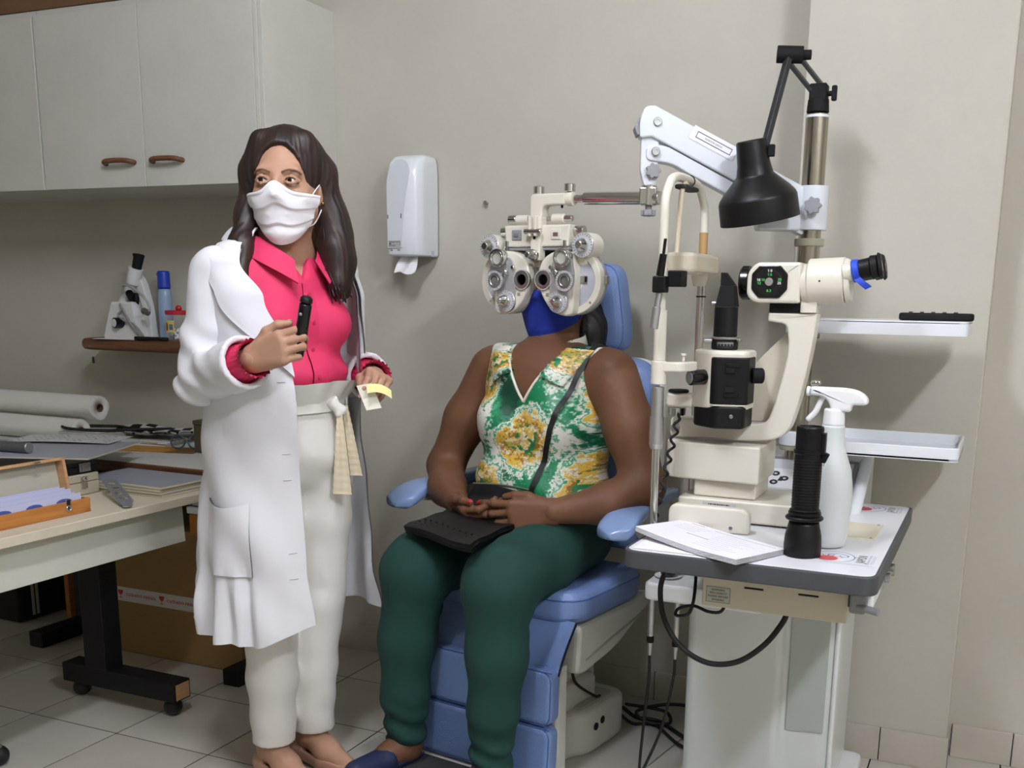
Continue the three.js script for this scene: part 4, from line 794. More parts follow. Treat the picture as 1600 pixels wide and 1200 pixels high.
{
  const r = thing('remote_control', 'black remote control on the upper white tray', 'remote', [-0.155, 1.1948, -2.545], 0.08);
  part(r, 'body', slab(rrect(0.16, 0.042, 0.012), 0.017, 0.005, 3), M.blackMat);
  for (let i = 0; i < 5; i++) for (let j = 0; j < 2; j++) part(r, 'button', mv(cyl(0.0045, 0.0042, 0.0024, 0.0006, 12), -0.055 + i * 0.024, 0.0172, -0.009 + j * 0.018), mat(0x3c3c3e, 0.6));
}
// ---------------------------------------------------------------- arm that carries the phoropter
const ARM = V(-0.82, 1.468, -2.463);                 // where the phoropter's rod is clamped
{
  const t = thing('phoropter_hanger', 'white jointed arm from the pole to the phoropter', 'arm', [0, 0, 0]);
  const d = V(POLE[0] - ARM.x, 0, POLE[1] - ARM.z); const len = d.length(); const turn = Math.atan2(-d.z, d.x);
  // local frame: x along the arm from the clamp to the pole, y up
  const g = (geo) => mv(geo, ARM.x, 0, ARM.z, 0, turn, 0);
  const w = mat(0xd9dee4, 0.32, { clearcoat: 0.3, clearcoatRoughness: 0.2 });
  part(t, 'upper_beam', g(extr(rshape([[-0.03, 1.64, 0.012], [-0.018, 1.672, 0.012], [0.005, 1.674, 0.006], [len - 0.02, 1.495, 0.01], [len - 0.02, 1.425, 0.01], [0.0, 1.605, 0.006], [-0.03, 1.6, 0.012]]), 0.05, 0.004).translate(0, 0, -0.025)), w);
  part(t, 'lower_beam', g(extr(rshape([[-0.012, 1.585, 0.012], [0.03, 1.588, 0.02], [len - 0.02, 1.42, 0.01], [len - 0.02, 1.386, 0.01], [0.08, 1.528, 0.02], [0.05, 1.545, 0.02], [-0.012, 1.553, 0.012]]), 0.042, 0.004).translate(0, 0, -0.021)), w);
  part(t, 'end_link', g(extr(rshape([[-0.024, 1.62, 0.006], [0.018, 1.62, 0.006], [0.018, 1.52, 0.006], [0.014, 1.495, 0.006], [-0.014, 1.495, 0.006], [-0.024, 1.53, 0.006]]), 0.03, 0.003).translate(0, 0, -0.015)), w);
  part(t, 'end_cover', g(extr(rshape([[-0.042, 1.625], [-0.03, 1.648], [-0.028, 1.61], [-0.034, 1.606]], 0.003), 0.052, 0.002).translate(0, 0, -0.026)), M.greyP);
  for (const [x, y] of [[0.012, 1.637], [0.01, 1.571]]) part(t, 'bolt', g(mv(creased([[0, 0], [0.01, 0], [0.01, 0.003], [0.0085, 0.005], [0.005, 0.005], [0.0045, 0.003], [0, 0.003]], 24), x, y, 0.0255, Math.PI / 2)), M.steel);
  const star = (r, h) => { const s = new THREE.Shape(); for (let i = 0; i <= 48; i++) { const a = i / 48 * Math.PI * 2, q = r * (1 + 0.12 * Math.cos(a * 7)); i ? s.lineTo(Math.cos(a) * q, Math.sin(a) * q) : s.moveTo(q, 0); } return extr(s, h, 0.002); };
  part(t, 'clamp_knob', g(star(0.0165, 0.014).translate(0.006, 1.528, 0.016)), M.greyP);
  // sleeve and cross clamp for the rod
  part(t, 'sleeve', mv(cyl(0.0165, 0.0165, 0.05), ARM.x, 1.497, ARM.z), w);
  part(t, 'cross_clamp', [mv(cyl(0.0185, 0.0185, 0.046), ARM.x, 1.451, ARM.z), mv(box(0.042, 0.04, 0.036, 0.004), ARM.x, 1.473, ARM.z, 0, 0.15, 0)], M.chrome);
  part(t, 'lower_knob', [mv(cyl(0.008, 0.008, 0.012), ARM.x, 1.44, ARM.z), mv(star(0.0165, 0.014).rotateX(-Math.PI / 2), ARM.x, 1.427, ARM.z)], M.greyP);
  // collar on the pole
  part(t, 'pole_collar', mv(creased([[0.0267, 0], [0.037, 0], [0.038, 0.001], [0.038, 0.1], [0.037, 0.101], [0.0267, 0.101]], 40), POLE[0], 1.4, POLE[1]), w);
  part(t, 'collar_block', g(bx(len - 0.13, len - 0.03, 1.398, 1.45, -0.03, 0.03, 0.006, 2)), w);
  part(t, 'collar_knob', [mv(star(0.0185, 0.016), POLE[0] + 0.012, 1.453, POLE[1] + 0.044), mv(rod(V(0, 0, 0), V(0, 0, 0.02), 0.008), POLE[0] + 0.012, 1.453, POLE[1] + 0.034)], M.greyP);
  const lt = ctex(512, 128, (c, W2, H2) => { c.fillStyle = '#e8e9ec'; c.fillRect(0, 0, W2, H2); c.strokeStyle = '#1c1c1e'; c.lineWidth = 7; c.strokeRect(60, 38, 400, 54); c.fillStyle = '#2a2a2c'; c.font = '24px sans-serif'; c.textAlign = 'center'; c.fillText('REFRATOR GREENS', W2 / 2, 74); });
  const slope = -Math.atan2(0.174, len - 0.03);
  part(t, 'label', g(mv(new THREE.PlaneGeometry(0.115, 0.032), 0.145, 1.592, 0.0262, 0, 0, slope)), mat(0xffffff, 0.5, { map: lt }), true);
}
// ---------------------------------------------------------------- reading lamp on the pole
{
  const t = thing('reading_lamp', 'black jointed reading lamp on top of the chrome pole', 'lamp', [0, 0, 0]);
  const P = V(POLE[0], 1.667, POLE[1]);
  part(t, 'socket', [mv(cyl(0.026, 0.024, 0.03), P.x, P.y, P.z), mv(box(0.04, 0.04, 0.04, 0.004, 2), P.x, 1.71, P.z)], M.blackMat);
  part(t, 'wing_knob', [rod(V(P.x + 0.02, 1.708, P.z), V(P.x + 0.034, 1.708, P.z + 0.004), 0.006), mv(box(0.012, 0.034, 0.012, 0.003), P.x + 0.036, 1.708, P.z + 0.004)], M.blackMat);
  const E = V(-0.515, 1.783, -2.55);
  for (const [dx, dz] of [[-0.016, 0.012], [0.016, -0.006]]) {
    const a = V(P.x + dx, 1.715, P.z + dz), b = V(E.x + dx, E.y - 0.006, E.z + dz);
    const bar = box(0.009, a.distanceTo(b), 0.014, 0.0015); bar.translate(0, a.distanceTo(b) / 2, 0);
    part(t, 'arm_bar', along(bar, a, b), mat(0x3a3b3c, 0.45));
  }
  part(t, 'elbow', [rod(V(E.x - 0.034, E.y + 0.002, E.z + 0.012), V(E.x + 0.022, E.y, E.z - 0.004), 0.019), rod(V(E.x + 0.022, E.y, E.z - 0.004), V(E.x + 0.04, E.y, E.z - 0.009), 0.011)], M.blackMat);
  const N = V(-0.548, 1.585, -2.47);                    // neck of the shade
  const a2 = V(E.x - 0.008, E.y - 0.01, E.z + 0.014); const L2 = a2.distanceTo(N) + 0.03;
  const bar2 = box(0.018, L2, 0.013, 0.002); bar2.translate(0, L2 / 2, 0);
  part(t, 'drop_bar', along(bar2, a2, N), mat(0x26272b, 0.5));
  // shade, leaning a little
  const prof = [[0, 0.0], [0.03, 0.0], [0.034, -0.003], [0.037, -0.05], [0.042, -0.075], [0.046, -0.08], [0.075, -0.108], [0.0865, -0.122], [0.09, -0.13], [0.0915, -0.178], [0.0895, -0.178], [0.0875, -0.131], [0.073, -0.11], [0.044, -0.083], [0.03, -0.06], [0, -0.058]];
  part(t, 'shade', mv(lathe(prof, 48), -0.578, 1.588, -2.45, 0.2, 0, 0.13), mat(0x0a0a0c, 0.42, { specularIntensity: 0.7 }));
  part(t, 'switch', [mv(box(0.014, 0.026, 0.014, 0.002), -0.532, 1.565, -2.46)], M.blackMat);
  part(t, 'bulb', mv(new THREE.SphereGeometry(0.028, 20, 14), -0.562, 1.478, -2.474), M.white);
}
// ---------------------------------------------------------------- table with the slit lamp
const TY = 0.75;
{
  const t = thing('slit_lamp_table', 'white instrument table with a dark grey edge', 'table', [0, 0, 0]);
  const sh = rshape([[-0.657, 2.62, 0.02], [-0.657, 1.875, 0.035], [-0.172, 1.875, 0.035], [-0.172, 2.62, 0.02]]);
  const inn = rshape([[-0.65, 2.613, 0.016], [-0.65, 1.882, 0.03], [-0.179, 1.882, 0.03], [-0.179, 2.613, 0.016]]);
  const wt = mat(0xe6e7ea, 0.3);
  part(t, 'edge', slab(sh, 0.036, 0.003, 2).translate(0, TY - 0.0365, 0), M.edge);
  part(t, 'top', slab(inn, 0.002, 0.0006, 1).translate(0, TY - 0.002, 0), wt);
  // two printed emblems
  const logo = ctex(320, 400, (g, w, h) => {       // emblem above, word below; it reads for someone standing at the table's right side
    g.fillStyle = '#e6e7ea'; g.fillRect(0, 0, w, h);
    g.strokeStyle = '#3d4f8f'; g.lineWidth = 6; g.beginPath(); g.ellipse(160, 145, 138, 128, 0, 0, 7); g.stroke();
    g.fillStyle = '#c8262d'; g.beginPath(); g.ellipse(108, 118, 66, 62, 0, 0, 7); g.fill();
    for (const a of [-0.5, -0.1, 0.3, 0.7, 1.1]) { g.strokeStyle = '#c8262d'; g.lineWidth = 9; g.beginPath(); g.moveTo(108 + Math.cos(a) * 50, 118 + Math.sin(a) * 50); g.lineTo(108 + Math.cos(a) * 104, 118 + Math.sin(a) * 100); g.stroke(); }
    g.strokeStyle = '#3f62b5'; g.lineWidth = 9; g.beginPath(); g.moveTo(180, 110); g.quadraticCurveTo(240, 120, 244, 180); g.quadraticCurveTo(210, 250, 170, 225); g.quadraticCurveTo(150, 190, 200, 180); g.stroke();
    g.fillStyle = '#1d1d20'; g.font = 'bold 74px sans-serif'; g.textAlign = 'center'; g.fillText('JAPÓN', w / 2, 342, 210);
    g.fillStyle = '#6c6d72'; g.font = '22px sans-serif'; g.fillText('Equipamentos Oftálmicos', w / 2, 368, 250); g.fillRect(40, 380, 240, 2); g.fillRect(60, 390, 200, 2);
  });
  const lm = mat(0xffffff, 0.3, { map: logo });
  for (const [x, z] of [[-0.252, -2.552], [-0.252, -2.01]]) { const p = part(t, 'printed_emblem', mv(mv(new THREE.PlaneGeometry(0.1, 0.125), 0, 0, 0, -Math.PI / 2, 0, 0), x, TY + 0.0005, z, 0, Math.PI / 2, 0), lm, true); p.userData.label = 'oval emblem with red sun and the word JAPÓN'; }
  part(t, 'inlay_plate', bx(-0.33, -0.213, TY, TY + 0.0025, -2.355, -2.19, 0.001), mat(0xdcd6bd, 0.4));
  for (const [x, z] of [[-0.222, -2.345], [-0.222, -2.2], [-0.322, -2.2]]) part(t, 'plate_screw', mv(cyl(0.003, 0.003, 0.001, 0.0003, 12), x, TY + 0.0026, z), M.steel);
  const un = part(t, 'under_frame', [bx(-0.235, -0.185, 0.66, 0.713, -2.35, -1.985, 0.008, 2)], M.white);
  part(un, 'socket_plate', bx(-0.1845, -0.182, 0.668, 0.71, -2.22, -2.1, 0.001), M.alu);
  part(un, 'switch_knob', rod(V(-0.182, 0.694, -2.185), V(-0.168, 0.694, -2.185), 0.013), M.steel);
  part(un, 'switch_knob', rod(V(-0.182, 0.688, -2.14), V(-0.172, 0.688, -2.14), 0.01), M.steel);
  const lv = part(t, 'clamp_lever', [bx(-0.225, -0.195, 0.66, 0.7, -1.98, -1.94, 0.006, 2), rod(V(-0.21, 0.675, -1.945), V(-0.17, 0.672, -1.93), 0.007)], M.greyP);
  // power box hanging below
  const b = thing('power_box', 'cream power supply box with a warning label under the table', 'power box', [0, 0, 0]);
  part(b, 'housing', bx(-0.517, -0.232, 0.627, 0.7115, -2.2, -1.98, 0.003, 2), M.creamD);
  part(b, 'vent_slot', bx(-0.432, -0.394, 0.6725, 0.6765, -1.985, -1.9792, 0.0008), M.black);
  part(b, 'vent_slot', bx(-0.326, -0.287, 0.6725, 0.6765, -1.985, -1.9792, 0.0008), M.black);
  const wl = ctex(512, 320, (g, w, h) => { g.fillStyle = '#b9b8ad'; g.fillRect(0, 0, w, h); g.strokeStyle = '#3a3a36'; g.lineWidth = 8; g.strokeRect(8, 8, w - 16, h - 16); g.fillStyle = '#33332f'; g.textAlign = 'center'; g.font = 'bold 58px sans-serif'; ['WARNING', 'DISCONNECT', 'POWER BEFORE', 'OPENING'].forEach((s, i) => g.fillText(s, w / 2, 82 + i * 66, w - 50)); });
  part(b, 'warning_label', mv(new THREE.PlaneGeometry(0.05, 0.033), -0.484, 0.653, -1.9793), mat(0xffffff, 0.5, { map: wl }), true);
  part(b, 'end_bracket', [bx(-0.2315, -0.228, 0.66, 0.712, -2.05, -1.985, 0.001)], M.blackMat);
  part(b, 'plug', [rod(V(-0.517, 0.695, -2.03), V(-0.552, 0.697, -2.03), 0.013, 0.011), rod(V(-0.552, 0.697, -2.03), V(-0.585, 0.692, -2.03), 0.008, 0.006)], M.rubber);
  const c1 = thing('power_cable', 'thick black cable looping below the cream power box', 'cable', [0, 0, 0]);
  part(c1, 'cord', tube([[-0.586, 0.692, -2.03], [-0.605, 0.68, -2.02], [-0.614, 0.64, -2.01], [-0.6, 0.58, -2.0], [-0.56, 0.53, -1.99], [-0.5, 0.505, -1.985], [-0.44, 0.515, -1.99], [-0.39, 0.555, -2.0], [-0.36, 0.6, -2.02], [-0.352, 0.6265, -2.03]], 0.0058, 120, 10), M.rubber);
  const c2 = thing('thin_cable', 'thin black cable curling beside the power box', 'cable', [0, 0, 0]);
  part(c2, 'cord', tube([[-0.55, 0.683, -2.045], [-0.545, 0.66, -2.03], [-0.54, 0.625, -2.0], [-0.55, 0.598, -2.0], [-0.575, 0.592, -2.0], [-0.573, 0.604, -2.01], [-0.545, 0.611, -2.02], [-0.51, 0.606, -2.01], [-0.485, 0.609, -2.01], [-0.476, 0.6265, -2.02]], 0.0035, 100, 8), M.rubber);
}

// ---------------------------------------------------------------- slit lamp
{
  const t = thing('slit_lamp', 'cream slit lamp microscope with black lamp house on the white table', 'slit lamp', [0, 0, 0]);
  const ZC = -2.29;
  // foot and cross slide
  const ft = part(t, 'foot', bx(-0.645, -0.385, TY + 0.004, TY + 0.052, -2.42, -2.215, 0.006, 2), M.cream);
  for (const [x, z] of [[-0.625, -2.235], [-0.405, -2.235], [-0.625, -2.4], [-0.405, -2.4]]) part(ft, 'rubber_foot', mv(cyl(0.009, 0.009, 0.0036, 0.0005, 18), x, TY + 0.0003, z), M.rubber);
  const lbl = ctex(512, 96, (g, w, h) => { g.fillStyle = '#c6c5c4'; g.fillRect(0, 0, w, h); g.fillStyle = '#2b2b2e'; seed = 5; for (let x = 90; x < 410;) { const w2 = rr(8, 40); g.fillRect(x, 20, w2, 16); x += w2 + 8; } g.fillStyle = '#6b6b6e'; for (let x = 70; x < 420;) { const w2 = rr(8, 30); g.fillRect(x, 56, w2, 10); x += w2 + 7; } });
  part(ft, 'paper_label', mv(new THREE.PlaneGeometry(0.076, 0.016), -0.55, TY + 0.037, -2.2146), mat(0xffffff, 0.6, { map: lbl }), true);
  part(t, 'slide_block', bx(-0.615, -0.475, TY + 0.053, TY + 0.09, -2.37, -2.235, 0.005, 2), M.cream);
  part(t, 'upper_block', slab(rshape([[-0.69, 2.23, 0.05], [-0.467, 2.215, 0.006], [-0.467, 2.39, 0.006], [-0.69, 2.38, 0.05]]), 0.082, 0.004, 2).translate(0, TY + 0.0905, 0), M.cream);
  // microscope arm: a thick bent bar rising to the right
  const armS = rshape([[-0.686, 0.928, 0.01], [-0.49, 0.928, 0.05], [-0.425, 0.94, 0.06], [-0.405, 1.0, 0.06], [-0.384, 1.11, 0.06], [-0.374, 1.208, 0.004], [-0.478, 1.208, 0.004], [-0.478, 1.19, 0.004], [-0.437, 1.184, 0.012], [-0.428, 1.13, 0.04], [-0.448, 1.03, 0.06], [-0.466, 0.972, 0.015], [-0.5, 0.966, 0.02], [-0.686, 0.972, 0.01]]);
  part(t, 'microscope_arm', extr(armS, 0.05, 0.004).translate(0, 0, ZC - 0.03), M.cream);
  part(t, 'arm_web', extr(rshape([[-0.6, 0.97], [-0.462, 0.97], [-0.425, 1.13], [-0.43, 1.18], [-0.6, 1.0]], 0.01), 0.012, 0.002).translate(0, 0, ZC - 0.03), mat(0xcac4b2, 0.45));
  part(t, 'arm_screw', [rod(V(-0.379, 1.06, ZC + 0.0), V(-0.366, 1.062, ZC + 0.005), 0.0065), rod(V(-0.367, 1.062, ZC + 0.005), V(-0.36, 1.063, ZC + 0.008), 0.0045)], M.chrome);
  part(t, 'pivot_button', rod(V(-0.672, 0.948, ZC + 0.02), V(-0.672, 0.948, ZC + 0.028), 0.0105), M.steel);
  // microscope
  const mh = part(t, 'microscope_body', extr(rshape([[-0.523, 1.242, 0.012], [-0.523, 1.29, 0.012], [-0.505, 1.312, 0.012], [-0.41, 1.312, 0.006], [-0.41, 1.228, 0.006], [-0.505, 1.228, 0.012]]), 0.085, 0.006).translate(0, 0, ZC - 0.042), M.cream);
  part(mh, 'objective', rod(V(-0.544, 1.27, ZC), V(-0.522, 1.27, ZC), 0.036, 0.036, 0.004, 36), M.blackGloss);
  part(mh, 'objective_lens', rod(V(-0.5445, 1.27, ZC), V(-0.546, 1.27, ZC), 0.024), mat(0x1a2030, 0.05));
  const dl = part(mh, 'dial_plate', extr(rshape([[-0.512, 1.256], [-0.512, 1.288], [-0.496, 1.305], [-0.452, 1.305], [-0.436, 1.288], [-0.436, 1.256], [-0.452, 1.238], [-0.496, 1.238]], 0.004), 0.004, 0.0015).translate(0, 0, ZC + 0.042), M.blackGloss);
  const dt = ctex(256, 256, (g, w, h) => { g.fillStyle = '#0c0c0d'; g.fillRect(0, 0, w, h); g.strokeStyle = '#3c3d40'; g.lineWidth = 4; g.beginPath(); g.arc(128, 128, 104, -1.6, 0.4); g.stroke(); g.fillStyle = '#e8e8e8'; g.font = 'bold 30px sans-serif'; g.textAlign = 'center'; g.fillText('1 0', 128, 44); g.fillText('16', 34, 122); g.fillText('25', 214, 148); g.fillStyle = '#49d05a'; g.fillText('1.6', 128, 76); g.fillText('10', 72, 122); g.fillText('20', 216, 118); g.fillText('6.3', 128, 214); g.fillText('12', 40, 150); });
  part(dl, 'dial_print', mv(new THREE.CircleGeometry(0.031, 32), -0.474, 1.2715, ZC + 0.0463), mat(0xffffff, 0.3, { map: dt }), true);
  part(dl, 'dial_hub', rod(V(-0.474, 1.2715, ZC + 0.0464), V(-0.474, 1.2715, ZC + 0.052), 0.0085), M.alu);
  part(mh, 'neck_ring', rod(V(-0.412, 1.265, ZC), V(-0.396, 1.267, ZC), 0.042, 0.045, 0.002, 36), M.cream);
  part(mh, 'prism_drum', [rod(V(-0.398, 1.272, ZC), V(-0.324, 1.276, ZC), 0.0485, 0.0485, 0.002, 44), rod(V(-0.324, 1.276, ZC), V(-0.312, 1.277, ZC), 0.046, 0.043, 0.002, 44)], M.cream);
  part(mh, 'body_screw', rod(V(-0.37, 1.274, ZC + 0.0475), V(-0.37, 1.274, ZC + 0.0492), 0.002), M.blackMat);
  part(mh, 'mount_block', [bx(-0.476, -0.385, 1.2085, 1.2275, ZC - 0.03, ZC + 0.022, 0.002)], M.blackMat);
  part(mh, 'mount_plate', bx(-0.41, -0.376, 1.2085, 1.235, ZC - 0.03, ZC + 0.025, 0.002), M.cream);
  for (const dz of [-0.032, 0.032]) {
    const o = V(-0.313, 1.293, ZC + dz), e = V(-0.25, 1.306, ZC + dz), d = e.clone().sub(o).normalize(), at = k => o.clone().addScaledVector(d, k);
    const ey = part(mh, 'eyepiece', [rod(at(0.02), at(0.042), 0.0205, 0.021, 0.001, 30), rod(at(0.042), at(0.058), 0.0245, 0.0235, 0.002, 30), rod(at(0.058), at(0.065), 0.0275, 0.0255, 0.002, 30)], M.black);
    part(ey, 'eye_tube', rod(at(-0.012), at(0.006), 0.019, 0.019, 0.001, 30), M.cream);
    const rg = part(ey, 'blue_sleeve', rod(at(0.006), at(0.02), 0.0235, 0.023, 0.002, 30), mat(0x2146c4, 0.55)); rg.userData.label = 'bright blue sleeve';
    part(ey, 'eye_lens', rod(at(0.0651), at(0.0654), 0.015), mat(0x11131a, 0.08));
  }
  part(mh, 'blue_tag', sheet(8, 8, (u, v) => V(-0.303 + u * 0.012 + v * 0.026, 1.278 - v * 0.02 + u * 0.006, ZC + 0.046 + 0.005 * Math.sin(v * 3)), 0.002), mat(0x2146c4, 0.6));
  // illumination tower, standing in front of the arm
  const X = -0.558, LZ = -2.225;
  const lh = part(t, 'lamp_house', slab(rshape([[-0.623, LZ * -1 + 0.055, 0.012], [-0.628, LZ * -1 - 0.0, 0.02], [-0.565, LZ * -1 - 0.05, 0.02], [-0.498, LZ * -1 - 0.03, 0.02], [-0.498, LZ * -1 + 0.055, 0.012]]), 0.128, 0.008, 3).translate(0, 1.0, 0), M.cream);
  part(lh, 'black_cover', [slab(rshape([[-0.592, LZ * -1 - 0.018, 0.004], [-0.565, LZ * -1 - 0.0545, 0.012], [-0.495, LZ * -1 - 0.034, 0.008], [-0.495, LZ * -1 + 0.03, 0.004], [-0.51, LZ * -1 + 0.03, 0.004]]), 0.1, 0.003, 2).translate(0, 1.014, 0)], M.black);
  part(lh, 'lower_cover', [slab(rshape([[-0.62, LZ * -1 + 0.03, 0.01], [-0.622, LZ * -1 - 0.003, 0.016], [-0.563, LZ * -1 - 0.051, 0.014], [-0.5, LZ * -1 - 0.032, 0.014], [-0.5, LZ * -1 + 0.05, 0.01]]), 0.05, 0.006, 2).translate(0, 0.962, 0)], M.black);
  part(lh, 'trim_line', slab(rshape([[-0.592, LZ * -1 - 0.02, 0.004], [-0.565, LZ * -1 - 0.0545, 0.012], [-0.4965, LZ * -1 - 0.034, 0.008], [-0.4965, LZ * -1 + 0.02, 0.004]]), 0.0024, 0.0005, 1).translate(0, 1.0118, 0), M.cream);
  const sn = Math.atan2(0.02, 0.07);
  const onF = (w, h, dx, y, d) => mv(box(w, h, d, 0.001), -0.528 + dx, y, -LZ * -1 + 0.045 + dx * -0.29 * 1, 0, 0.285, 0);
  part(lh, 'slot', onF(0.03, 0.008, 0.001, 1.098, 0.004), M.blackGloss);
  part(lh, 'slot_tab', onF(0.02, 0.012, -0.004, 1.087, 0.006), M.blackMat);
  part(lh, 'slot', onF(0.03, 0.008, 0.0, 1.035, 0.004), M.blackGloss);
  part(lh, 'slot_tab', onF(0.02, 0.012, -0.004, 1.046, 0.006), M.blackMat);
  part(lh, 'cover_screw', rod(V(-0.525, 0.99, LZ + 0.044), V(-0.524, 0.99, LZ + 0.05), 0.0042), M.steel);
  const k1 = part(lh, 'control_knob', rod(V(-0.592, 1.07, LZ + 0.028), V(-0.616, 1.069, LZ + 0.058), 0.0165, 0.0165, 0.002, 32), M.blackGloss);
  part(k1, 'knob_cap', rod(V(-0.6162, 1.069, LZ + 0.0583), V(-0.6172, 1.069, LZ + 0.0595), 0.0135), M.greyP);
  part(lh, 'control_knob', rod(V(-0.497, 1.075, LZ + 0.0), V(-0.474, 1.075, LZ - 0.012), 0.0165, 0.0165, 0.002, 32), M.blackMat);
  const tw = part(t, 'lamp_tower', [mv(cyl(0.0285, 0.0285, 0.022, 0.002, 40), X, 1.1285, LZ + 0.0), mv(cyl(0.0255, 0.025, 0.062, 0.001, 40), X, 1.156, LZ)], M.black);
  part(tw, 'silver_ring', mv(cyl(0.0295, 0.0295, 0.005, 0.001, 40), X, 1.1505, LZ), M.steel);
  const sc = ctex(256, 32, (g, w, h) => { g.fillStyle = '#0d0d0e'; g.fillRect(0, 0, w, h); g.fillStyle = '#d8d8d8'; for (let i = 0; i < 26; i++) g.fillRect(6 + i * 9.6, 4, 3, i % 5 ? 9 : 18); });
  part(tw, 'scale', mv(new THREE.CylinderGeometry(0.0287, 0.0287, 0.014, 24, 1, true, -0.35, 1.3), X, 1.1395, LZ), mat(0xffffff, 0.5, { map: sc }), true);
  part(tw, 'side_screw', rod(V(X - 0.025, 1.147, LZ + 0.012), V(X - 0.042, 1.147, LZ + 0.018), 0.0055), M.steel);
  part(tw, 'side_screw', rod(V(X + 0.028, 1.149, LZ + 0.005), V(X + 0.036, 1.149, LZ + 0.007), 0.005), M.steel);
  const rg = (y, x0, x1, d) => [V(X + x0, y, LZ - d), V(X + x1, y, LZ - d), V(X + x1, y, LZ + d), V(X + x0, y, LZ + d)];
  const pg = loft([rg(1.2185, -0.02, 0.022, 0.02), rg(1.262, -0.0125, 0.017, 0.014)]).toNonIndexed(); pg.computeVertexNormals();
  const pt = loft([rg(1.2625, -0.0125, 0.017, 0.012), rg(1.289, -0.0125, -0.004, 0.012)]).toNonIndexed(); pt.computeVertexNormals();
  part(tw, 'prism_head', [pg, pt], M.blackMat);
  part(tw, 'side_screw', rod(V(X - 0.02, 1.226, LZ + 0.012), V(X - 0.03, 1.226, LZ + 0.017), 0.0055), M.steel);
  // carrier arm of the lamp house, at the left
  part(t, 'lamp_carrier', [bx(-0.686, -0.622, 0.998, 1.03, -2.265, -2.225, 0.008, 2)], M.cream);
  part(t, 'carrier_disc', mv(cyl(0.0235, 0.0225, 0.006, 0.002, 32), -0.662, 1.0305, -2.245), M.blackMat);
  part(t, 'carrier_foot', mv(cyl(0.02, 0.02, 0.018, 0.001, 28), -0.664, 0.979, -2.245), M.chrome);
  // coiled cord
  const coil = [];
  for (let i = 0; i <= 90; i++) { const u = i / 90; coil.push(V(lerp(-0.652, -0.682, u) + 0.006 * Math.sin(u * 46) * sstep(0, 0.1, u), lerp(0.984, 0.76, u), lerp(-2.225, -2.17, u) + 0.006 * Math.cos(u * 46))); }
  part(t, 'coiled_cord', tube(coil, 0.0032, 260, 7), M.rubber);
  // chin rest: two posts and a bent head frame; its plane runs away from the camera
  const CXR = -0.672, zn = -2.125, zf = -2.43;
  const c = part(t, 'chin_rest_frame', tube([[CXR, 1.13, zn], [CXR, 1.3, zn], [CXR, 1.42, zn], [CXR, 1.45, zn - 0.012], [CXR, 1.476, zn - 0.04], [CXR, 1.486, zn - 0.09], [CXR, 1.486, zf + 0.1], [CXR, 1.476, zf + 0.05], [CXR, 1.45, zf + 0.014], [CXR, 1.42, zf], [CXR, 1.3, zf]], 0.0095, 110, 14, false, 0.35), M.cream);
  part(c, 'tape_patch', mv(new THREE.CylinderGeometry(0.0099, 0.0099, 0.05, 20, 1, true), CXR, 1.36, zf), mat(0xb4925e, 0.7));
  part(c, 'forehead_pad', mv(slab(rrect(0.03, 0.1, 0.012), 0.009, 0.004, 3), CXR + 0.006, 1.462, (zn + zf) / 2 + 0.02), mat(0x2a2a2b, 0.6));
  part(c, 'wire_tie', mv(new THREE.TorusGeometry(0.0115, 0.0012, 6, 20), CXR, 1.486, (zn + zf) / 2 - 0.02, 0.3), M.blackMat);
  part(t, 'strap_tube', tube([[CXR + 0.004, 1.472, -2.27], [CXR + 0.008, 1.474, -2.235], [CXR + 0.008, 1.455, -2.215], [CXR + 0.006, 1.4, -2.21], [CXR, 1.3, -2.215], [CXR - 0.002, 1.265, -2.215]], 0.0052, 50, 10), mat(0xd8ccb2, 0.45));
  part(t, 'near_post', [mv(cyl(0.013, 0.013, 0.105, 0.001, 28), CXR, 1.105, zn)], M.cream);
  part(t, 'near_rod', [rod(V(CXR - 0.004, 1.2, zn - 0.008), V(CXR - 0.004, 1.31, zn - 0.008), 0.0065), rod(V(CXR, 0.74, zn), V(CXR, 0.93, zn), 0.0085, 0.0085, 0.001, 24)], M.chrome);
  part(t, 'height_sleeve', [mv(cyl(0.0135, 0.0135, 0.065, 0.001, 30), CXR, 0.985, zn), mv(new THREE.CylinderGeometry(0.016, 0.016, 0.058, 8), CXR, 0.957, zn), mv(cyl(0.0135, 0.0162, 0.012, 0.001, 8), CXR, 0.917, zn)], M.alu);
  part(t, 'bracket', [mv(cyl(0.0165, 0.0165, 0.05, 0.002, 30), CXR, 1.055, zn), slab(rshape([[CXR, -zn - 0.014, 0.006], [-0.62, -zn - 0.002, 0.02], [-0.6, -zn + 0.06, 0.02], [-0.625, -zn + 0.06, 0.02], [-0.64, -zn + 0.02, 0.02], [CXR, -zn + 0.014, 0.006]]), 0.02, 0.003).translate(0, 1.083, 0)], M.cream);
  part(t, 'bracket_screw', [mv(cyl(0.003, 0.003, 0.012), -0.628, 1.1035, zn - 0.03), mv(cyl(0.006, 0.006, 0.005), -0.628, 1.1155, zn - 0.03)], M.cream);
  part(t, 'far_post', [rod(V(CXR, 0.75, zf), V(CXR, 1.295, zf), 0.0095, 0.0095, 0.001, 24)], M.chrome);
  part(t, 'post_ring', mv(new THREE.TorusGeometry(0.0105, 0.0016, 8, 24), CXR, 1.24, zf, Math.PI / 2), M.blackMat);
  part(t, 'table_clamp', [bx(CXR - 0.016, CXR - 0.002, 0.712, 0.745, zn - 0.02, zn + 0.014, 0.003), bx(CXR - 0.004, CXR + 0.016, 0.725, 0.744, zn - 0.02, zn + 0.014, 0.003), bx(CXR - 0.014, CXR + 0.014, 0.713, 0.744, zf - 0.014, zf + 0.014, 0.003)], M.cream);
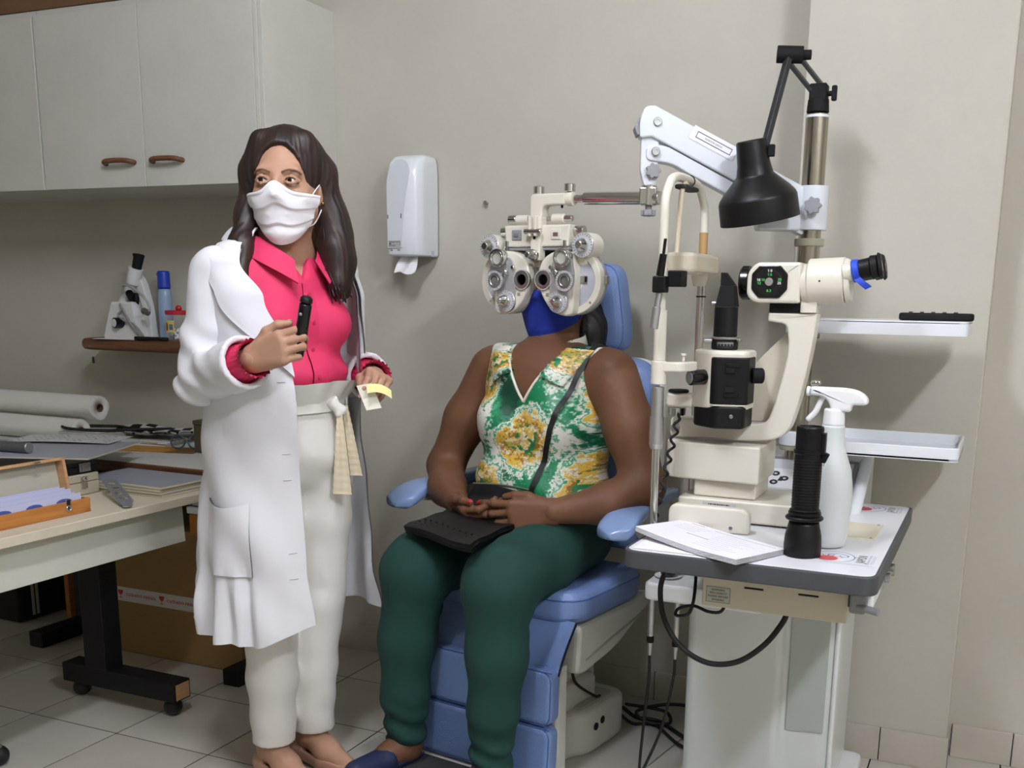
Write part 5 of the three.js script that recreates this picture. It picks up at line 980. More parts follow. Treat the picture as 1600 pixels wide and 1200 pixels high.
  // chin cup, clear acrylic
  const cup = part(t, 'chin_cup', slab(rshape([[CXR - 0.02, -zn + 0.06, 0.02], [CXR + 0.05, -zn + 0.05, 0.035], [CXR + 0.055, -zf - 0.03, 0.035], [CXR - 0.02, -zf - 0.04, 0.02]]), 0.042, 0.008, 3).translate(0, 1.288, 0), mat(0xe9e2cf, 0.18, { transmission: 0.45, thickness: 0 }));
  part(cup, 'cup_boss', mv(cyl(0.014, 0.02, 0.025), CXR, 1.263, zf + 0.02), M.cream);
  // fixation lamp
  const fx = part(t, 'fixation_lamp', [bx(-0.676, -0.648, 1.245, 1.278, zn + 0.028, zn + 0.056, 0.003), bx(-0.65, -0.618, 1.257, 1.29, zn + 0.0, zn + 0.036, 0.003)], M.black);
  part(fx, 'lamp_stem', [rod(V(-0.664, 1.278, zn + 0.042), V(-0.658, 1.322, zn + 0.042), 0.0082, 0.0075), rod(V(-0.658, 1.322, zn + 0.042), V(-0.655, 1.352, zn + 0.042), 0.0032)], M.blackGloss);
  part(fx, 'lamp_grip', [rod(V(-0.664, 1.245, zn + 0.042), V(-0.668, 1.214, zn + 0.042), 0.0065), rod(V(-0.668, 1.216, zn + 0.042), V(-0.673, 1.172, zn + 0.042), 0.0085)], M.alu);
}

// ---------------------------------------------------------------- phoropter, in the chair's frame
{
  const t = thing('phoropter', 'cream phoropter with chrome dials in front of the seated patient\'s face', 'phoropter', CH, CT);
  const X0 = 0.012, ZF = -0.03;          // middle and front plane
  const cr = M.cream;
  const disc = (x, y, z, r0, r1, h, seg = 40) => mv(cyl(r0, r1, h, 0.0012, seg), x, y, z, Math.PI / 2);   // axis along +z
  const dialTex = ctex(256, 256, (g, w, h) => { g.fillStyle = '#c4c5c6'; g.fillRect(0, 0, w, h); g.strokeStyle = '#1c1c1e'; g.lineWidth = 5; for (let i = 0; i < 24; i++) { const a = i / 24 * Math.PI * 2, q = i % 2 ? 100 : 92; g.beginPath(); g.moveTo(128 + Math.cos(a) * q, 128 + Math.sin(a) * q); g.lineTo(128 + Math.cos(a) * 114, 128 + Math.sin(a) * 114); g.stroke(); } });
  const dialM = mat(0xffffff, 0.4, { map: dialTex, metalness: 0.15 });
  const annulus = (ri, ro) => { const g = new THREE.RingGeometry(ri, ro, 40, 1); const p = g.attributes.position, uv = g.attributes.uv; for (let i = 0; i < p.count; i++) uv.setXY(i, 0.5 + p.getX(i) / ro * 0.47, 0.5 + p.getY(i) / ro * 0.47); return g; };
  const cone = (x, y, z, r) => mv(creased([[0, 0], [r, 0], [r * 0.95, 0.006], [r * 0.55, 0.02], [r * 0.45, 0.021], [0, 0.021]], 28), x, y, z, Math.PI / 2);
  for (const s of [-1, 1]) {
    const P = x => X0 + s * x;
    const side = s < 0 ? 'right' : 'left';
    // rear drum with the lens discs
    const drum = part(t, 'lens_drum', [disc(P(0.1), 1.274, ZF - 0.055, 0.083, 0.083, 0.034, 64)], cr);
    part(drum, 'drum_recess', mv(annulus(0.03, 0.067), P(0.1), 1.274, ZF - 0.0205), mat(0xb7b8c2, 0.4));
    part(drum, 'drum_rim', mv(creased([[0.0665, 0], [0.0665, 0.004], [0.068, 0.005], [0.0825, 0.005], [0.084, 0.003], [0.084, 0]], 64), P(0.1), 1.274, ZF - 0.021, Math.PI / 2), cr);
    part(drum, 'drum_band', disc(P(0.1), 1.274, ZF - 0.052, 0.0848, 0.0848, 0.012, 64), M.greyP);
    part(drum, 'rear_housing', disc(P(0.095), 1.274, ZF - 0.072, 0.07, 0.078, 0.018, 56), cr);
    part(drum, 'index_window', mv(box(0.024, 0.018, 0.005, 0.001), P(0.132), 1.279, ZF - 0.018), M.steel);
    part(drum, 'index_mark', mv(box(0.006, 0.014, 0.005, 0.001), P(0.141), 1.279, ZF - 0.016), M.black);
    part(drum, 'drum_screw', disc(P(0.155), 1.222, ZF - 0.0165, 0.003, 0.003, 0.002, 12), M.steel);
    part(drum, 'side_catch', mv(box(0.008, 0.022, 0.014, 0.002), P(0.187), 1.278, ZF - 0.042), M.steel);
    // front plate: a drop that narrows toward the nose
    const pl = [[0.012, 1.3, 0.03], [0.03, 1.335, 0.04], [0.075, 1.353, 0.05], [0.112, 1.345, 0.012], [0.125, 1.3, 0.02], [0.122, 1.2, 0.03], [0.113, 1.188, 0.012], [0.09, 1.186, 0.03], [0.05, 1.2, 0.06], [0.014, 1.255, 0.05]].map(([x, y, r]) => [P(x), y, r]);
    const plate = part(t, 'front_plate', extr(rshape(s < 0 ? pl.reverse() : pl), 0.034, 0.006, 3).translate(0, 0, ZF - 0.022), cr);
    const F = ZF + 0.0122;
    // raised rib across the plate
    part(plate, 'plate_rib', extr(rshape((() => { const q = [[0.1, 1.345], [0.06, 1.33], [0.05, 1.24], [0.07, 1.2], [0.108, 1.2], [0.112, 1.3]].map(([x, y]) => [P(x), y]); return s < 0 ? q.reverse() : q; })(), 0.02), 0.005, 0.002).translate(0, 0, F), mat(0xb5b6b5, 0.35, { metalness: 0.4 }));
    // sight hole
    const ap = part(plate, 'sight_ring', mv(annulus(0.0145, 0.0255), P(0.033), 1.277, F + 0.006), dialM, true);
    part(ap, 'sight_collar', mv(creased([[0.014, -0.006], [0.014, 0.0062], [0.0155, 0.0066], [0.0255, 0.0058], [0.0258, 0.005], [0.0258, -0.001]], 48), P(0.033), 1.277, F, Math.PI / 2), M.steel);
    part(ap, 'sight_lens', disc(P(0.033), 1.277, F - 0.001, 0.0142, 0.0142, 0.003), mat(0x040405, 0.08));
    // supplementary lens above
    const A = V(P(0.098), 1.331, F + 0.018);
    const ax = part(plate, 'aux_lens_ring', mv(creased([[0.0155, 0], [0.0155, 0.009], [0.017, 0.011], [0.019, 0.011], [0.0195, 0.009], [0.0225, 0.009], [0.024, 0.007], [0.024, 0]], 48), A.x, A.y, A.z, Math.PI / 2), M.chrome);
    part(ax, 'aux_lens', disc(A.x, A.y, A.z + 0.002, 0.0156, 0.0156, 0.002), mat(0xb9b7ac, 0.06, { clearcoat: 1 }));
    part(ax, 'ring_base', disc(A.x, A.y, F, 0.0215, 0.0235, 0.018), M.steel);
    // swing arm to the cylinder lens
    const C = V(P(0.107), 1.274, F + 0.014);
    part(plate, 'swing_arm', extr(rshape((() => { const q = [[0.076, 1.33, 0.01], [0.12, 1.336, 0.01], [0.13, 1.28, 0.02], [0.115, 1.256, 0.02], [0.088, 1.262, 0.02], [0.072, 1.3, 0.02]].map(([x, y, r]) => [P(x), y, r]); return s < 0 ? q.reverse() : q; })()), 0.008, 0.002).translate(0, 0, F + 0.004), mat(0xb4b6b8, 0.3, { metalness: 0.7 }));
    const cl = part(plate, 'cylinder_ring', mv(annulus(0.0125, 0.0255), C.x, C.y, C.z + 0.0085), dialM, true);
    part(cl, 'cylinder_collar', mv(creased([[0.012, 0.009], [0.0132, 0.0098], [0.014, 0.0088], [0.0252, 0.0082], [0.026, 0.007], [0.026, 0]], 48), C.x, C.y, C.z, Math.PI / 2), M.steel);
    part(cl, 'cylinder_lens', disc(C.x, C.y, C.z + 0.003, 0.0128, 0.0128, 0.002), mat(0x6b6a66, 0.06, { clearcoat: 1 }));
    part(plate, 'small_knob', mv(new THREE.SphereGeometry(0.0085, 18, 12), P(0.077), 1.296, F + 0.014), M.chrome);
    part(plate, 'small_knob', disc(P(0.058), 1.308, F + 0.004, 0.005, 0.005, 0.009, 18), M.chrome);
    // lower dial
    const ld = part(plate, 'axis_dial', mv(annulus(0.014, 0.0275), P(0.08), 1.222, F + 0.009), dialM, true);
    part(ld, 'dial_edge', disc(P(0.08), 1.222, F, 0.0282, 0.0278, 0.0088), M.steel);
    part(ld, 'dial_step', disc(P(0.08), 1.222, F + 0.009, 0.0165, 0.0155, 0.008), M.chrome);
    part(ld, 'cone_knob', cone(P(0.082), 1.223, F + 0.017, 0.0125), M.chrome);
    part(plate, 'scale_window', mv(box(0.0085, 0.0085, 0.002, 0.0005), P(0.044), 1.24, F + 0.0004), mat(0x9b8a76, 0.4));
    // upper outer dial
    const ud = part(t, 'power_dial', [disc(P(0.143), 1.362, ZF - 0.045, 0.0315, 0.0315, 0.05, 48)], cr);
    part(ud, 'dial_face', mv(annulus(0.012, 0.03), P(0.143), 1.362, ZF + 0.0092), dialM, true);
    part(ud, 'dial_edge', disc(P(0.143), 1.362, ZF + 0.005, 0.0312, 0.0305, 0.004, 48), M.steel);
    part(ud, 'cone_knob', cone(P(0.143), 1.362, ZF + 0.0094, 0.0175), M.chrome);
    part(t, 'dial_bracket', mv(box(0.05, 0.05, 0.03, 0.008, 2), P(0.118), 1.338, ZF - 0.03), cr);
    // upper housing with roller
    const uh = part(t, 'upper_housing', extr(rshape((() => { const q = [[0.012, 1.36], [0.012, 1.414], [0.1, 1.414], [0.095, 1.36]].map(([x, y]) => [P(x), y]); return s > 0 ? q.reverse() : q; })(), 0.004), 0.06, 0.004).translate(0, 0, ZF - 0.06), cr);
    part(uh, 'window_frame', mv(box(0.03, 0.026, 0.004, 0.002), P(0.06), 1.39, ZF + 0.001), s > 0 ? cr : M.greyP);
    part(uh, 'readout', mv(box(0.014, 0.009, 0.002, 0.0005), P(0.06), 1.39, ZF + 0.0042), mat(s > 0 ? 0x6f5f52 : 0x7c7e7c, 0.4));
    part(uh, 'side_knob', rod(V(P(0.099), 1.4, ZF - 0.03), V(P(0.126), 1.4, ZF - 0.03), 0.0125, 0.0125, 0.001, 30), M.chrome);
    part(uh, 'hinge_pin', mv(box(0.006, 0.026, 0.008, 0.001), P(0.088), 1.362, ZF + 0.004), M.steel);
    const ro = part(t, 'level_roller', rod(V(P(0.036), 1.43, ZF - 0.02), V(P(0.073), 1.43, ZF - 0.02), 0.0115, 0.0115, 0.002, 28), cr);
    part(ro, 'roller_pin', [rod(V(P(0.018), 1.43, ZF - 0.02), V(P(0.036), 1.43, ZF - 0.02), 0.0055, 0.0055, 0.001, 18)], M.steel);
    part(ro, 'roller_end', rod(V(P(0.073), 1.43, ZF - 0.02), V(P(0.096), 1.43, ZF - 0.02), s < 0 ? 0.0125 : 0.0075, s < 0 ? 0.0125 : 0.0075, 0.001, 26), M.chrome);
    part(t, 'lower_rail', mv(box(0.085, 0.008, 0.03, 0.002), P(0.06), 1.3555, ZF - 0.02), M.greyP);
  }
  // middle bracket
  const mb = part(t, 'centre_bracket', [extr(rshape([[X0 - 0.012, 1.325, 0.004], [X0 + 0.016, 1.325, 0.004], [X0 + 0.02, 1.435, 0.006], [X0 - 0.016, 1.435, 0.006]]), 0.03, 0.004).translate(0, 0, ZF - 0.02)], cr);
  part(mb, 'bracket_fork', [mv(box(0.007, 0.05, 0.014, 0.002), X0 - 0.008, 1.41, ZF + 0.016), mv(box(0.007, 0.05, 0.014, 0.002), X0 + 0.009, 1.41, ZF + 0.016)], cr);
  part(mb, 'fork_pin', rod(V(X0 - 0.024, 1.397, ZF + 0.018), V(X0 + 0.026, 1.397, ZF + 0.018), 0.007), M.chrome);
  part(mb, 'sight_dot', disc(X0 + 0.001, 1.382, ZF + 0.0102, 0.0042, 0.0042, 0.0016, 18), M.black);
  const kn = part(t, 'centre_knob', [disc(X0 + 0.0, 1.338, ZF + 0.01, 0.0155, 0.0155, 0.012, 30)], M.chrome);
  part(kn, 'cone_knob', cone(X0, 1.338, ZF + 0.0222, 0.0135), M.chrome);
  part(t, 'nose_link', mv(box(0.018, 0.022, 0.016, 0.003), X0 + 0.002, 1.318, ZF - 0.008), mat(0x8f8672, 0.5));
  // hanging bracket and rod
  const hb = part(t, 'hanger', [extr(rshape([[X0 - 0.018, 1.432, 0.006], [X0 + 0.018, 1.432, 0.006], [X0 + 0.018, 1.462, 0.016], [X0 + 0.085, 1.462, 0.004], [X0 + 0.085, 1.49, 0.004], [X0 - 0.018, 1.49, 0.012]]), 0.034, 0.004).translate(0, 0, ZF - 0.03)], cr);
  part(hb, 'hanger_sleeve', rod(V(X0 + 0.085, 1.476, ZF - 0.013), V(X0 + 0.103, 1.476, ZF - 0.013), 0.0175, 0.0175, 0.001, 30), cr);
  part(hb, 'top_knob', mv(cyl(0.0145, 0.0145, 0.019, 0.001, 28), X0 - 0.002, 1.4905, ZF - 0.013), M.chrome);
  part(hb, 'top_knob', mv(cyl(0.0145, 0.0145, 0.019, 0.001, 28), X0 + 0.09, 1.4935, ZF - 0.013), M.chrome);
  part(hb, 'stop_screw', mv(cyl(0.003, 0.003, 0.008), X0 + 0.068, 1.4545, ZF - 0.013), M.blackMat);
  const inv = p => { const q = V(p.x - CH[0], p.y, p.z - CH[2]); return q.applyAxisAngle(UPV, -CT); };
  const end = inv(ARM); const a = V(X0 + 0.103, 1.476, ZF - 0.013), b = V(X0 + 0.135, 1.476, ZF - 0.013), e2 = end.clone().add(V(0.03, 0, 0.0));
  part(t, 'thin_rod', rod(a, b, 0.0095), M.chrome);
  part(t, 'carrier_rod', rod(b, e2, 0.0155, 0.0155, 0.001, 32), M.chrome);
}

// ---------------------------------------------------------------- small things on and by the table
{
  const cb = thing('rail_cover', 'cream rounded cover with two screws on the table front', 'cover', [-0.547, TY, -2.125], 0.0);
  part(cb, 'plate', extr(rshape([[-0.088, 0.0005, 0.006], [0.088, 0.0005, 0.006], [0.088, 0.054, 0.022], [-0.088, 0.054, 0.022]]), 0.026, 0.006, 3).translate(0, 0, -0.013), M.cream);
  for (const x of [-0.05, 0.05]) part(cb, 'screw', mv(cyl(0.0042, 0.0042, 0.0014, 0.0004, 16), x, 0.013, 0.0131, Math.PI / 2), M.steel);

  const tf = thing('flashlight', 'black ribbed flashlight standing upright on its head', 'flashlight', [-0.327, TY, -1.995]);
  const bk = mat(0x070708, 0.45, { specularIntensity: 0.6 });
  part(tf, 'head', lathe([[0, 0.0005], [0.034, 0.0005], [0.0355, 0.002], [0.036, 0.02], [0.0345, 0.04], [0.0295, 0.062], [0.0275, 0.07], [0, 0.07]], 40), bk);
  part(tf, 'guard_ring', creased([[0.027, 0.07], [0.034, 0.071], [0.036, 0.073], [0.036, 0.076], [0.034, 0.078], [0.028, 0.079], [0.028, 0.081], [0.031, 0.082], [0.031, 0.086], [0.028, 0.087], [0.0295, 0.09], [0.027, 0.092], [0, 0.092]], 40), bk);
  part(tf, 'barrel', creased([[0, 0.092], [0.0265, 0.092], [0.0265, 0.198], [0.0285, 0.2], [0.0285, 0.206], [0.0262, 0.207], [0.0262, 0.248], [0.0248, 0.251], [0.022, 0.251], [0.021, 0.247], [0, 0.247]], 12), bk);
  const ribs = [];
  for (let i = 0; i < 17; i++) ribs.push(mv(new THREE.TorusGeometry(0.0262, 0.0008, 5, 24), 0, 0.099 + i * 0.0056, 0, Math.PI / 2));
  const rb = part(tf, 'grip_ribs', ribs, bk); rb.userData.kind = 'stuff';
  part(tf, 'clip', [bx(0.021, 0.031, 0.198, 0.24, -0.009, 0.009, 0.002), mv(box(0.012, 0.02, 0.01, 0.002), 0.03, 0.193, 0, 0, 0, -0.4)], bk);
  part(tf, 'switch_dot', mv(cyl(0.003, 0.003, 0.002, 0.0005, 14), 0.029, 0.18, 0.0045, 0, 0, -1.57), M.steel);

  const sp = thing('spray_bottle', 'white trigger spray bottle behind the flashlight', 'bottle', [-0.3, TY, -2.1], 0);
  const soft = mat(0xe6ebea, 0.32, { transmission: 0.25, thickness: 0 });
  part(sp, 'bottle', lathe([[0, 0.0008], [0.03, 0.0008], [0.0385, 0.004], [0.042, 0.02], [0.0465, 0.08], [0.046, 0.12], [0.041, 0.155], [0.029, 0.19], [0.0235, 0.215], [0.0225, 0.24], [0.0215, 0.245], [0, 0.245]], 44), soft);
  const wp = mat(0xf0f1f2, 0.35);
  part(sp, 'collar', creased([[0.0, 0.2455], [0.0205, 0.2455], [0.021, 0.247], [0.02, 0.274], [0.0175, 0.277], [0.0, 0.277]], 36), wp);
  part(sp, 'spray_head', extr(rshape([[-0.018, 0.272, 0.004], [0.017, 0.272, 0.004], [0.02, 0.286, 0.006], [0.05, 0.286, 0.012], [0.047, 0.304, 0.02], [0.02, 0.318, 0.03], [-0.062, 0.318, 0.004], [-0.062, 0.302, 0.004], [-0.03, 0.3, 0.02]]), 0.03, 0.006, 3).translate(0.014, 0, -0.015), wp);
  part(sp, 'nozzle', rod(V(-0.049, 0.3085, 0), V(-0.056, 0.3085, 0), 0.0095), wp);
  part(sp, 'trigger', tube([[-0.022, 0.302, 0], [-0.03, 0.285, 0], [-0.037, 0.268, 0], [-0.049, 0.254, 0]], 0.0058, 24, 10), wp);

  const pp = thing('paper_stack', 'stack of white printed forms curling over the table\'s front corner', 'papers', [0, 0, 0]);
  const c0 = V(-0.662, 0, -1.975), ux = V(0.955, 0, 0.296).normalize();    // axes of the sheet on the table
  const A = [[-0.665, -1.985], [-0.603, -2.13], [-0.357, -1.985], [-0.42, -1.842]];
  const pos = (u, v, h) => { const x = lerp(lerp(A[0][0], A[3][0], u), lerp(A[1][0], A[2][0], u), v), z = lerp(lerp(A[0][1], A[3][1], u), lerp(A[1][1], A[2][1], u), v); const droop = -0.0 * u; return V(x, TY + h + 0.0135 * Math.pow(1 - u, 2) * (1 - 0.5 * v) + 0.003 * sstep(0.6, 1, u) * (1 - v), z); };
  const form = ctex(512, 380, (g, w, h) => { g.fillStyle = '#ecebf0'; g.fillRect(0, 0, w, h); g.fillStyle = '#5b5b66'; g.fillRect(60, 22, 70, 5); g.fillRect(190, 36, 300, 3); for (let i = 0; i < 4; i++) g.fillRect(36 + i * 4, 62 + i * 30, 150 - i * 12, 2); g.fillRect(150, 196, 110, 5); g.fillStyle = '#9a9aa4'; for (let i = 0; i < 9; i++) { g.fillRect(250, 70 + i * 30, 120 + (i * 37) % 90, 2); } });
  for (let i = 0; i < 5; i++) part(pp, 'form', sheet(20, 6, (u, v) => pos(u, v, 0.0015 + i * 0.0022), 0.0017, (u, v) => [u, v]), i === 4 ? mat(0xffffff, 0.8, { map: form }) : M.paper, true);
  const ps = thing('paper_sheet', 'single white sheet lying under the printed forms at the corner', 'paper', [0, 0, 0]);
  part(ps, 'page', sheet(6, 4, (u, v) => V(-0.64 + u * 0.13, TY + 0.0008, -1.895 - v * 0.09), 0.0008), M.paper);

  // hand instruments hanging at the ledge, with their cables
  const handle = (x, z, y0, y1, pts, label) => {
    const h = thing('hand_instrument', label, 'instrument', [0, 0, 0]);
    part(h, 'handle', [rod(V(x, y1, z), V(x, y0, z), 0.0075, 0.0075, 0.001, 20)], M.alu);
    part(h, 'black_ring', rod(V(x, y0, z), V(x, y0 - 0.016, z), 0.009, 0.009, 0.001, 20), M.blackMat);
    part(h, 'tip', rod(V(x, y0 - 0.016, z), V(x, y0 - 0.05, z), 0.006, 0.004, 0.001, 20), M.alu);
    part(h, 'cord', tube(pts, 0.0038, 90, 8), M.rubber);
  };
  handle(-0.742, -2.36, 0.415, 0.52, [[-0.742, 0.367, -2.36], [-0.742, 0.3, -2.36], [-0.748, 0.18, -2.35], [-0.748, 0.08, -2.33], [-0.735, 0.012, -2.29], [-0.69, 0.005, -2.2], [-0.6, 0.005, -2.12]], 'slim metal hand instrument hanging by its black cord, farther from the cabinet');
  handle(-0.688, -2.4, 0.4, 0.52, [[-0.688, 0.352, -2.4], [-0.69, 0.3, -2.4], [-0.705, 0.18, -2.37], [-0.735, 0.08, -2.33], [-0.76, 0.012, -2.28], [-0.74, 0.005, -2.18], [-0.66, 0.005, -2.08]], 'metal hand instrument hanging close against the white cabinet');
  const cp = thing('dark_cup', 'dark tapered cup standing on the white ledge', 'cup', [-0.715, 0.566, -2.4]);
  part(cp, 'cup', lathe([[0, 0], [0.016, 0], [0.018, 0.002], [0.024, 0.035], [0.024, 0.055], [0.022, 0.055], [0.0215, 0.036], [0.016, 0.005], [0, 0.005]], 30), mat(0x1a1626, 0.5));
  const sc = thing('small_saucer', 'white saucer under the dark cup on the ledge', 'saucer', [-0.715, 0.5605, -2.4]);
  part(sc, 'dish', lathe([[0, 0], [0.026, 0], [0.034, 0.004], [0.033, 0.005], [0.026, 0.002], [0, 0.002]], 30), M.white);

  // cables on the floor behind the chair
  const fc = thing('floor_cables', 'bundle of black cables on the floor behind the chair', 'cable', [0, 0, 0]);
  part(fc, 'cord', tube([[-0.93, 0.06, -2.72], [-0.9, 0.02, -2.76], [-0.84, 0.012, -2.78], [-0.75, 0.012, -2.71], [-0.6805, 0.012, -2.66]], 0.006, 60, 8), M.rubber);
  part(fc, 'cord', tube([[-0.93, 0.045, -2.7], [-0.9, 0.012, -2.73], [-0.84, 0.01, -2.75], [-0.75, 0.01, -2.66], [-0.6805, 0.01, -2.61]], 0.005, 60, 8), M.rubber);
  part(fc, 'cord', tube([[-0.93, 0.06, -2.75], [-0.88, 0.04, -2.8], [-0.82, 0.035, -2.8], [-0.8, 0.02, -2.76], [-0.86, 0.02, -2.74], [-0.9, 0.04, -2.76], [-0.82, 0.05, -2.83], [-0.7, 0.055, -2.83], [-0.6, 0.06, -2.83]], 0.005, 90, 8), M.rubber);
  const wc = thing('chair_cable', 'short black cable hanging under the chair seat', 'cable', CH, CT);
  part(wc, 'cord', tube([[0.14, 0.3, -0.02], [0.145, 0.25, -0.03], [0.155, 0.2, -0.04], [0.18, 0.15, -0.1], [0.18, 0.14, -0.13]], 0.004, 40, 8), M.rubber);
}

// ---------------------------------------------------------------- standing woman in the white coat
{
  const t = thing('person', 'woman in an open white coat and white mask, standing with a black clicker', 'person', [-1.61, 0, -2.07], 1.25);
  const skin = skinMat(0xb28a72), HY = -0.86, HC = [0.0, 1.472, 0.05];
  const toHead = g => toFrame(g, HC, HY, 1.04, 0.02);
  // arms
  const RS = [-0.166, 1.283, -0.002], RE = [-0.2, 1.032, -0.03], RW = [-0.2, 1.092, 0.195];
  const LS = [0.18, 1.285, -0.005], LE = [0.235, 1.03, -0.06], LW = [0.2, 1.03, 0.105];
  const B = new Field([-0.36, 0.0, -0.2], [0.36, 1.46, 0.3], 0.008);
  B.cap([0, 1.36, 0.0], [0, 1.27, -0.01], 0.052, 0.07, 0.04).cap([-0.125, 1.28, -0.01], [0.125, 1.28, -0.01], 0.04, 0.04, 0.05);
  B.cap([0, 1.22, 0], [0, 1.0, 0.01], 0.1, 0.095, 0.05, 1.35, 1).cap([0, 1.0, 0.005], [0, 0.86, 0], 0.09, 0.105, 0.05, 1.4, 1);
  for (const s of [-1, 1]) { B.ell([s * 0.065, 1.17, 0.075], [0.06, 0.055, 0.05], 0.03); B.chain([[s * 0.08, 0.86, 0], [s * 0.075, 0.48, 0.015], [s * 0.06, 0.1, -0.012]], [0.08, 0.048, 0.033], 0.03); }
  B.chain([RS, RE, RW], [0.04, 0.032, 0.027], 0.012).chain([LS, LE, LW], [0.04, 0.032, 0.027], 0.012);
  for (const s of [-1, 1]) B.chain([[s * 0.06, 0.085, -0.02], [s * 0.062, 0.055, 0.05], [s * 0.066, 0.03, 0.16]], [0.034, 0.032, 0.022], 0.02).cap([s * 0.06, 0.085, -0.02], [s * 0.06, 0.035, -0.045], 0.03, 0.026, 0.02);
  const gripR = [[26, 88, 58], [28, 92, 58], [30, 92, 55], [34, 88, 50]];
  const hr = hand(RW, [0.3, 0.3, 0.9], [-0.1, 0.95, -0.2], true, gripR, [[0.018, 0.02, 0.002], [0.05, 0.046, 0.008], [0.078, 0.053, 0.016], [0.098, 0.05, 0.03]], 0.98, 0, RE);
  const hl = hand(LW, [-0.5, 0.05, 0.85], [-0.75, 0.45, -0.45], false, [[30, 45, 30], [42, 60, 35], [48, 64, 35], [50, 62, 32]], [[0.018, 0.02, 0.002], [0.05, 0.038, 0.02], [0.078, 0.034, 0.034], [0.098, 0.028, 0.042]], 0.95, 0, LE);
  const head = headField();
  part(t, 'body', [B.mesh(), hr.geo, hl.geo, toHead(head.mesh())], skin);
  part(t, 'fingernails', [...hr.tips, ...hl.tips].map(n => nail(n, 0.009)), mat(0xcf9d88, 0.35)).userData.kind = 'stuff';
  // eyes look to her right
  for (const s of [-1, 1]) {
    const e = part(t, 'eye', toHead(mv(new THREE.SphereGeometry(0.0122, 24, 16), s * 0.031, 0.0075, 0.0765)), mat(0xd9d2cb, 0.2));
    const iris = r => new THREE.SphereGeometry(0.0124, 20, 8, 0, Math.PI * 2, 0, r).rotateX(Math.PI / 2);
    part(e, 'iris', toHead(mv(mv(iris(0.52), 0, 0, 0, 0, -0.3, 0), s * 0.031, 0.0075, 0.0766)), mat(0x2d1a10, 0.15));
    part(e, 'pupil', toHead(mv(mv(iris(0.22), 0, 0, 0.0002, 0, -0.3, 0), s * 0.031, 0.0075, 0.0768)), mat(0x060505, 0.1));
    part(t, 'eyebrow', toHead(tube([[s * 0.014, 0.0245, 0.089], [s * 0.028, 0.029, 0.089], [s * 0.042, 0.0275, 0.0805], [s * 0.05, 0.022, 0.072]], 0.0022, 24, 6)), mat(0x7a5a46, 0.85));
    part(t, 'eyelash', toHead(tube([[s * 0.0185, 0.0075, 0.0858], [s * 0.0245, 0.0113, 0.0902], [s * 0.0325, 0.0129, 0.0902], [s * 0.0405, 0.0098, 0.0863], [s * 0.0445, 0.0072, 0.081]], 0.0009, 24, 5)), mat(0x1a100b, 0.7));
    const er = part(t, 'earring', toHead(mv(new THREE.SphereGeometry(0.0048, 12, 8), s * 0.0785, -0.034, 0.002)), mat(0x8a7a50, 0.3, { metalness: 1 }));
  }
  // mask with ear loops
  const mk = part(t, 'face_mask', toHead(faceMask(head, { pleat: 0.005, drop: 0.126, belly: 0.002, up: 0.034 })), clothMat(0xf1eff4, 0.85, 60));
  for (const s of [-1, 1]) part(mk, 'ear_loop', toHead(tube([[s * 0.063, -0.02, 0.036], [s * 0.072, -0.002, 0.02], [s * 0.079, 0.012, -0.004], [s * 0.081, -0.01, -0.018], [s * 0.077, -0.04, -0.004], [s * 0.066, -0.075, 0.022], [s * 0.056, -0.085, 0.036]], 0.0014, 50, 6)), M.paper);
  // hair
  const H = new Field([-0.19, -0.36, -0.2], [0.19, 0.16, 0.14], 0.0042);
  H.ell([0, 0.036, -0.018], [0.083, 0.098, 0.102], 0.01).ell([0, -0.05, -0.06], [0.085, 0.12, 0.07], 0.03);
  for (const s of [-1, 1]) {
    const x = s < 0 ? -1 : 1.03, yb = s < 0 ? -0.16 : -0.205;
    if (s < 0) H.chain([[-0.05, 0.095, 0.028], [-0.076, 0.03, 0.018], [-0.088, -0.06, 0.016], [-0.09, -0.13, 0.06], [-0.082, -0.2, 0.098]], [0.018, 0.019, 0.023, 0.024, 0.017], 0.03);
    else H.chain([[0.05, 0.095, 0.02], [0.08, 0.035, -0.022], [0.096, -0.06, -0.03], [0.1, -0.13, -0.015], [0.105, yb, 0.005]], [0.018, 0.02, 0.024, 0.026, 0.019], 0.03);
    H.chain([[x * 0.06, 0.0, -0.06], [x * 0.092, -0.1, -0.04], [x * 0.104, -0.16, -0.03], [x * 0.112, yb - 0.02, -0.015]], [0.033, 0.032, 0.029, 0.018], 0.03);
  }
  H.cap([-0.04, -0.1, -0.09], [-0.05, -0.2, -0.1], 0.045, 0.035, 0.04).cap([0.04, -0.1, -0.09], [0.05, -0.21, -0.1], 0.045, 0.035, 0.04);
  H.carve([0, -0.02, 0.09], [0.063, 0.113, 0.07], 0.006).carve([0, -0.13, 0.04], [0.062, 0.1, 0.075], 0.01);
  H.all((x, y, z, f) => { if (f > 0.02) return f; const a = Math.atan2(x, z + 0.02); return f + 0.0008 * Math.sin(a * 60 + 4 * n3(x * 30, y * 9, z * 30 + 9)) * sstep(0.11, 0.05, y) + 0.003 * (n3(a * 9 + 20, y * 4 + 9, 3) - 0.5); });
  const hm = hairMat(0x150d0a, 0x3a2319);
  const hair = part(t, 'hair', toHead(H.mesh((x, y, z) => [Math.atan2(x, z + 0.03) * 0.12, y * 0.8])), hm, true);
  seed = 991;
  const lock = [];
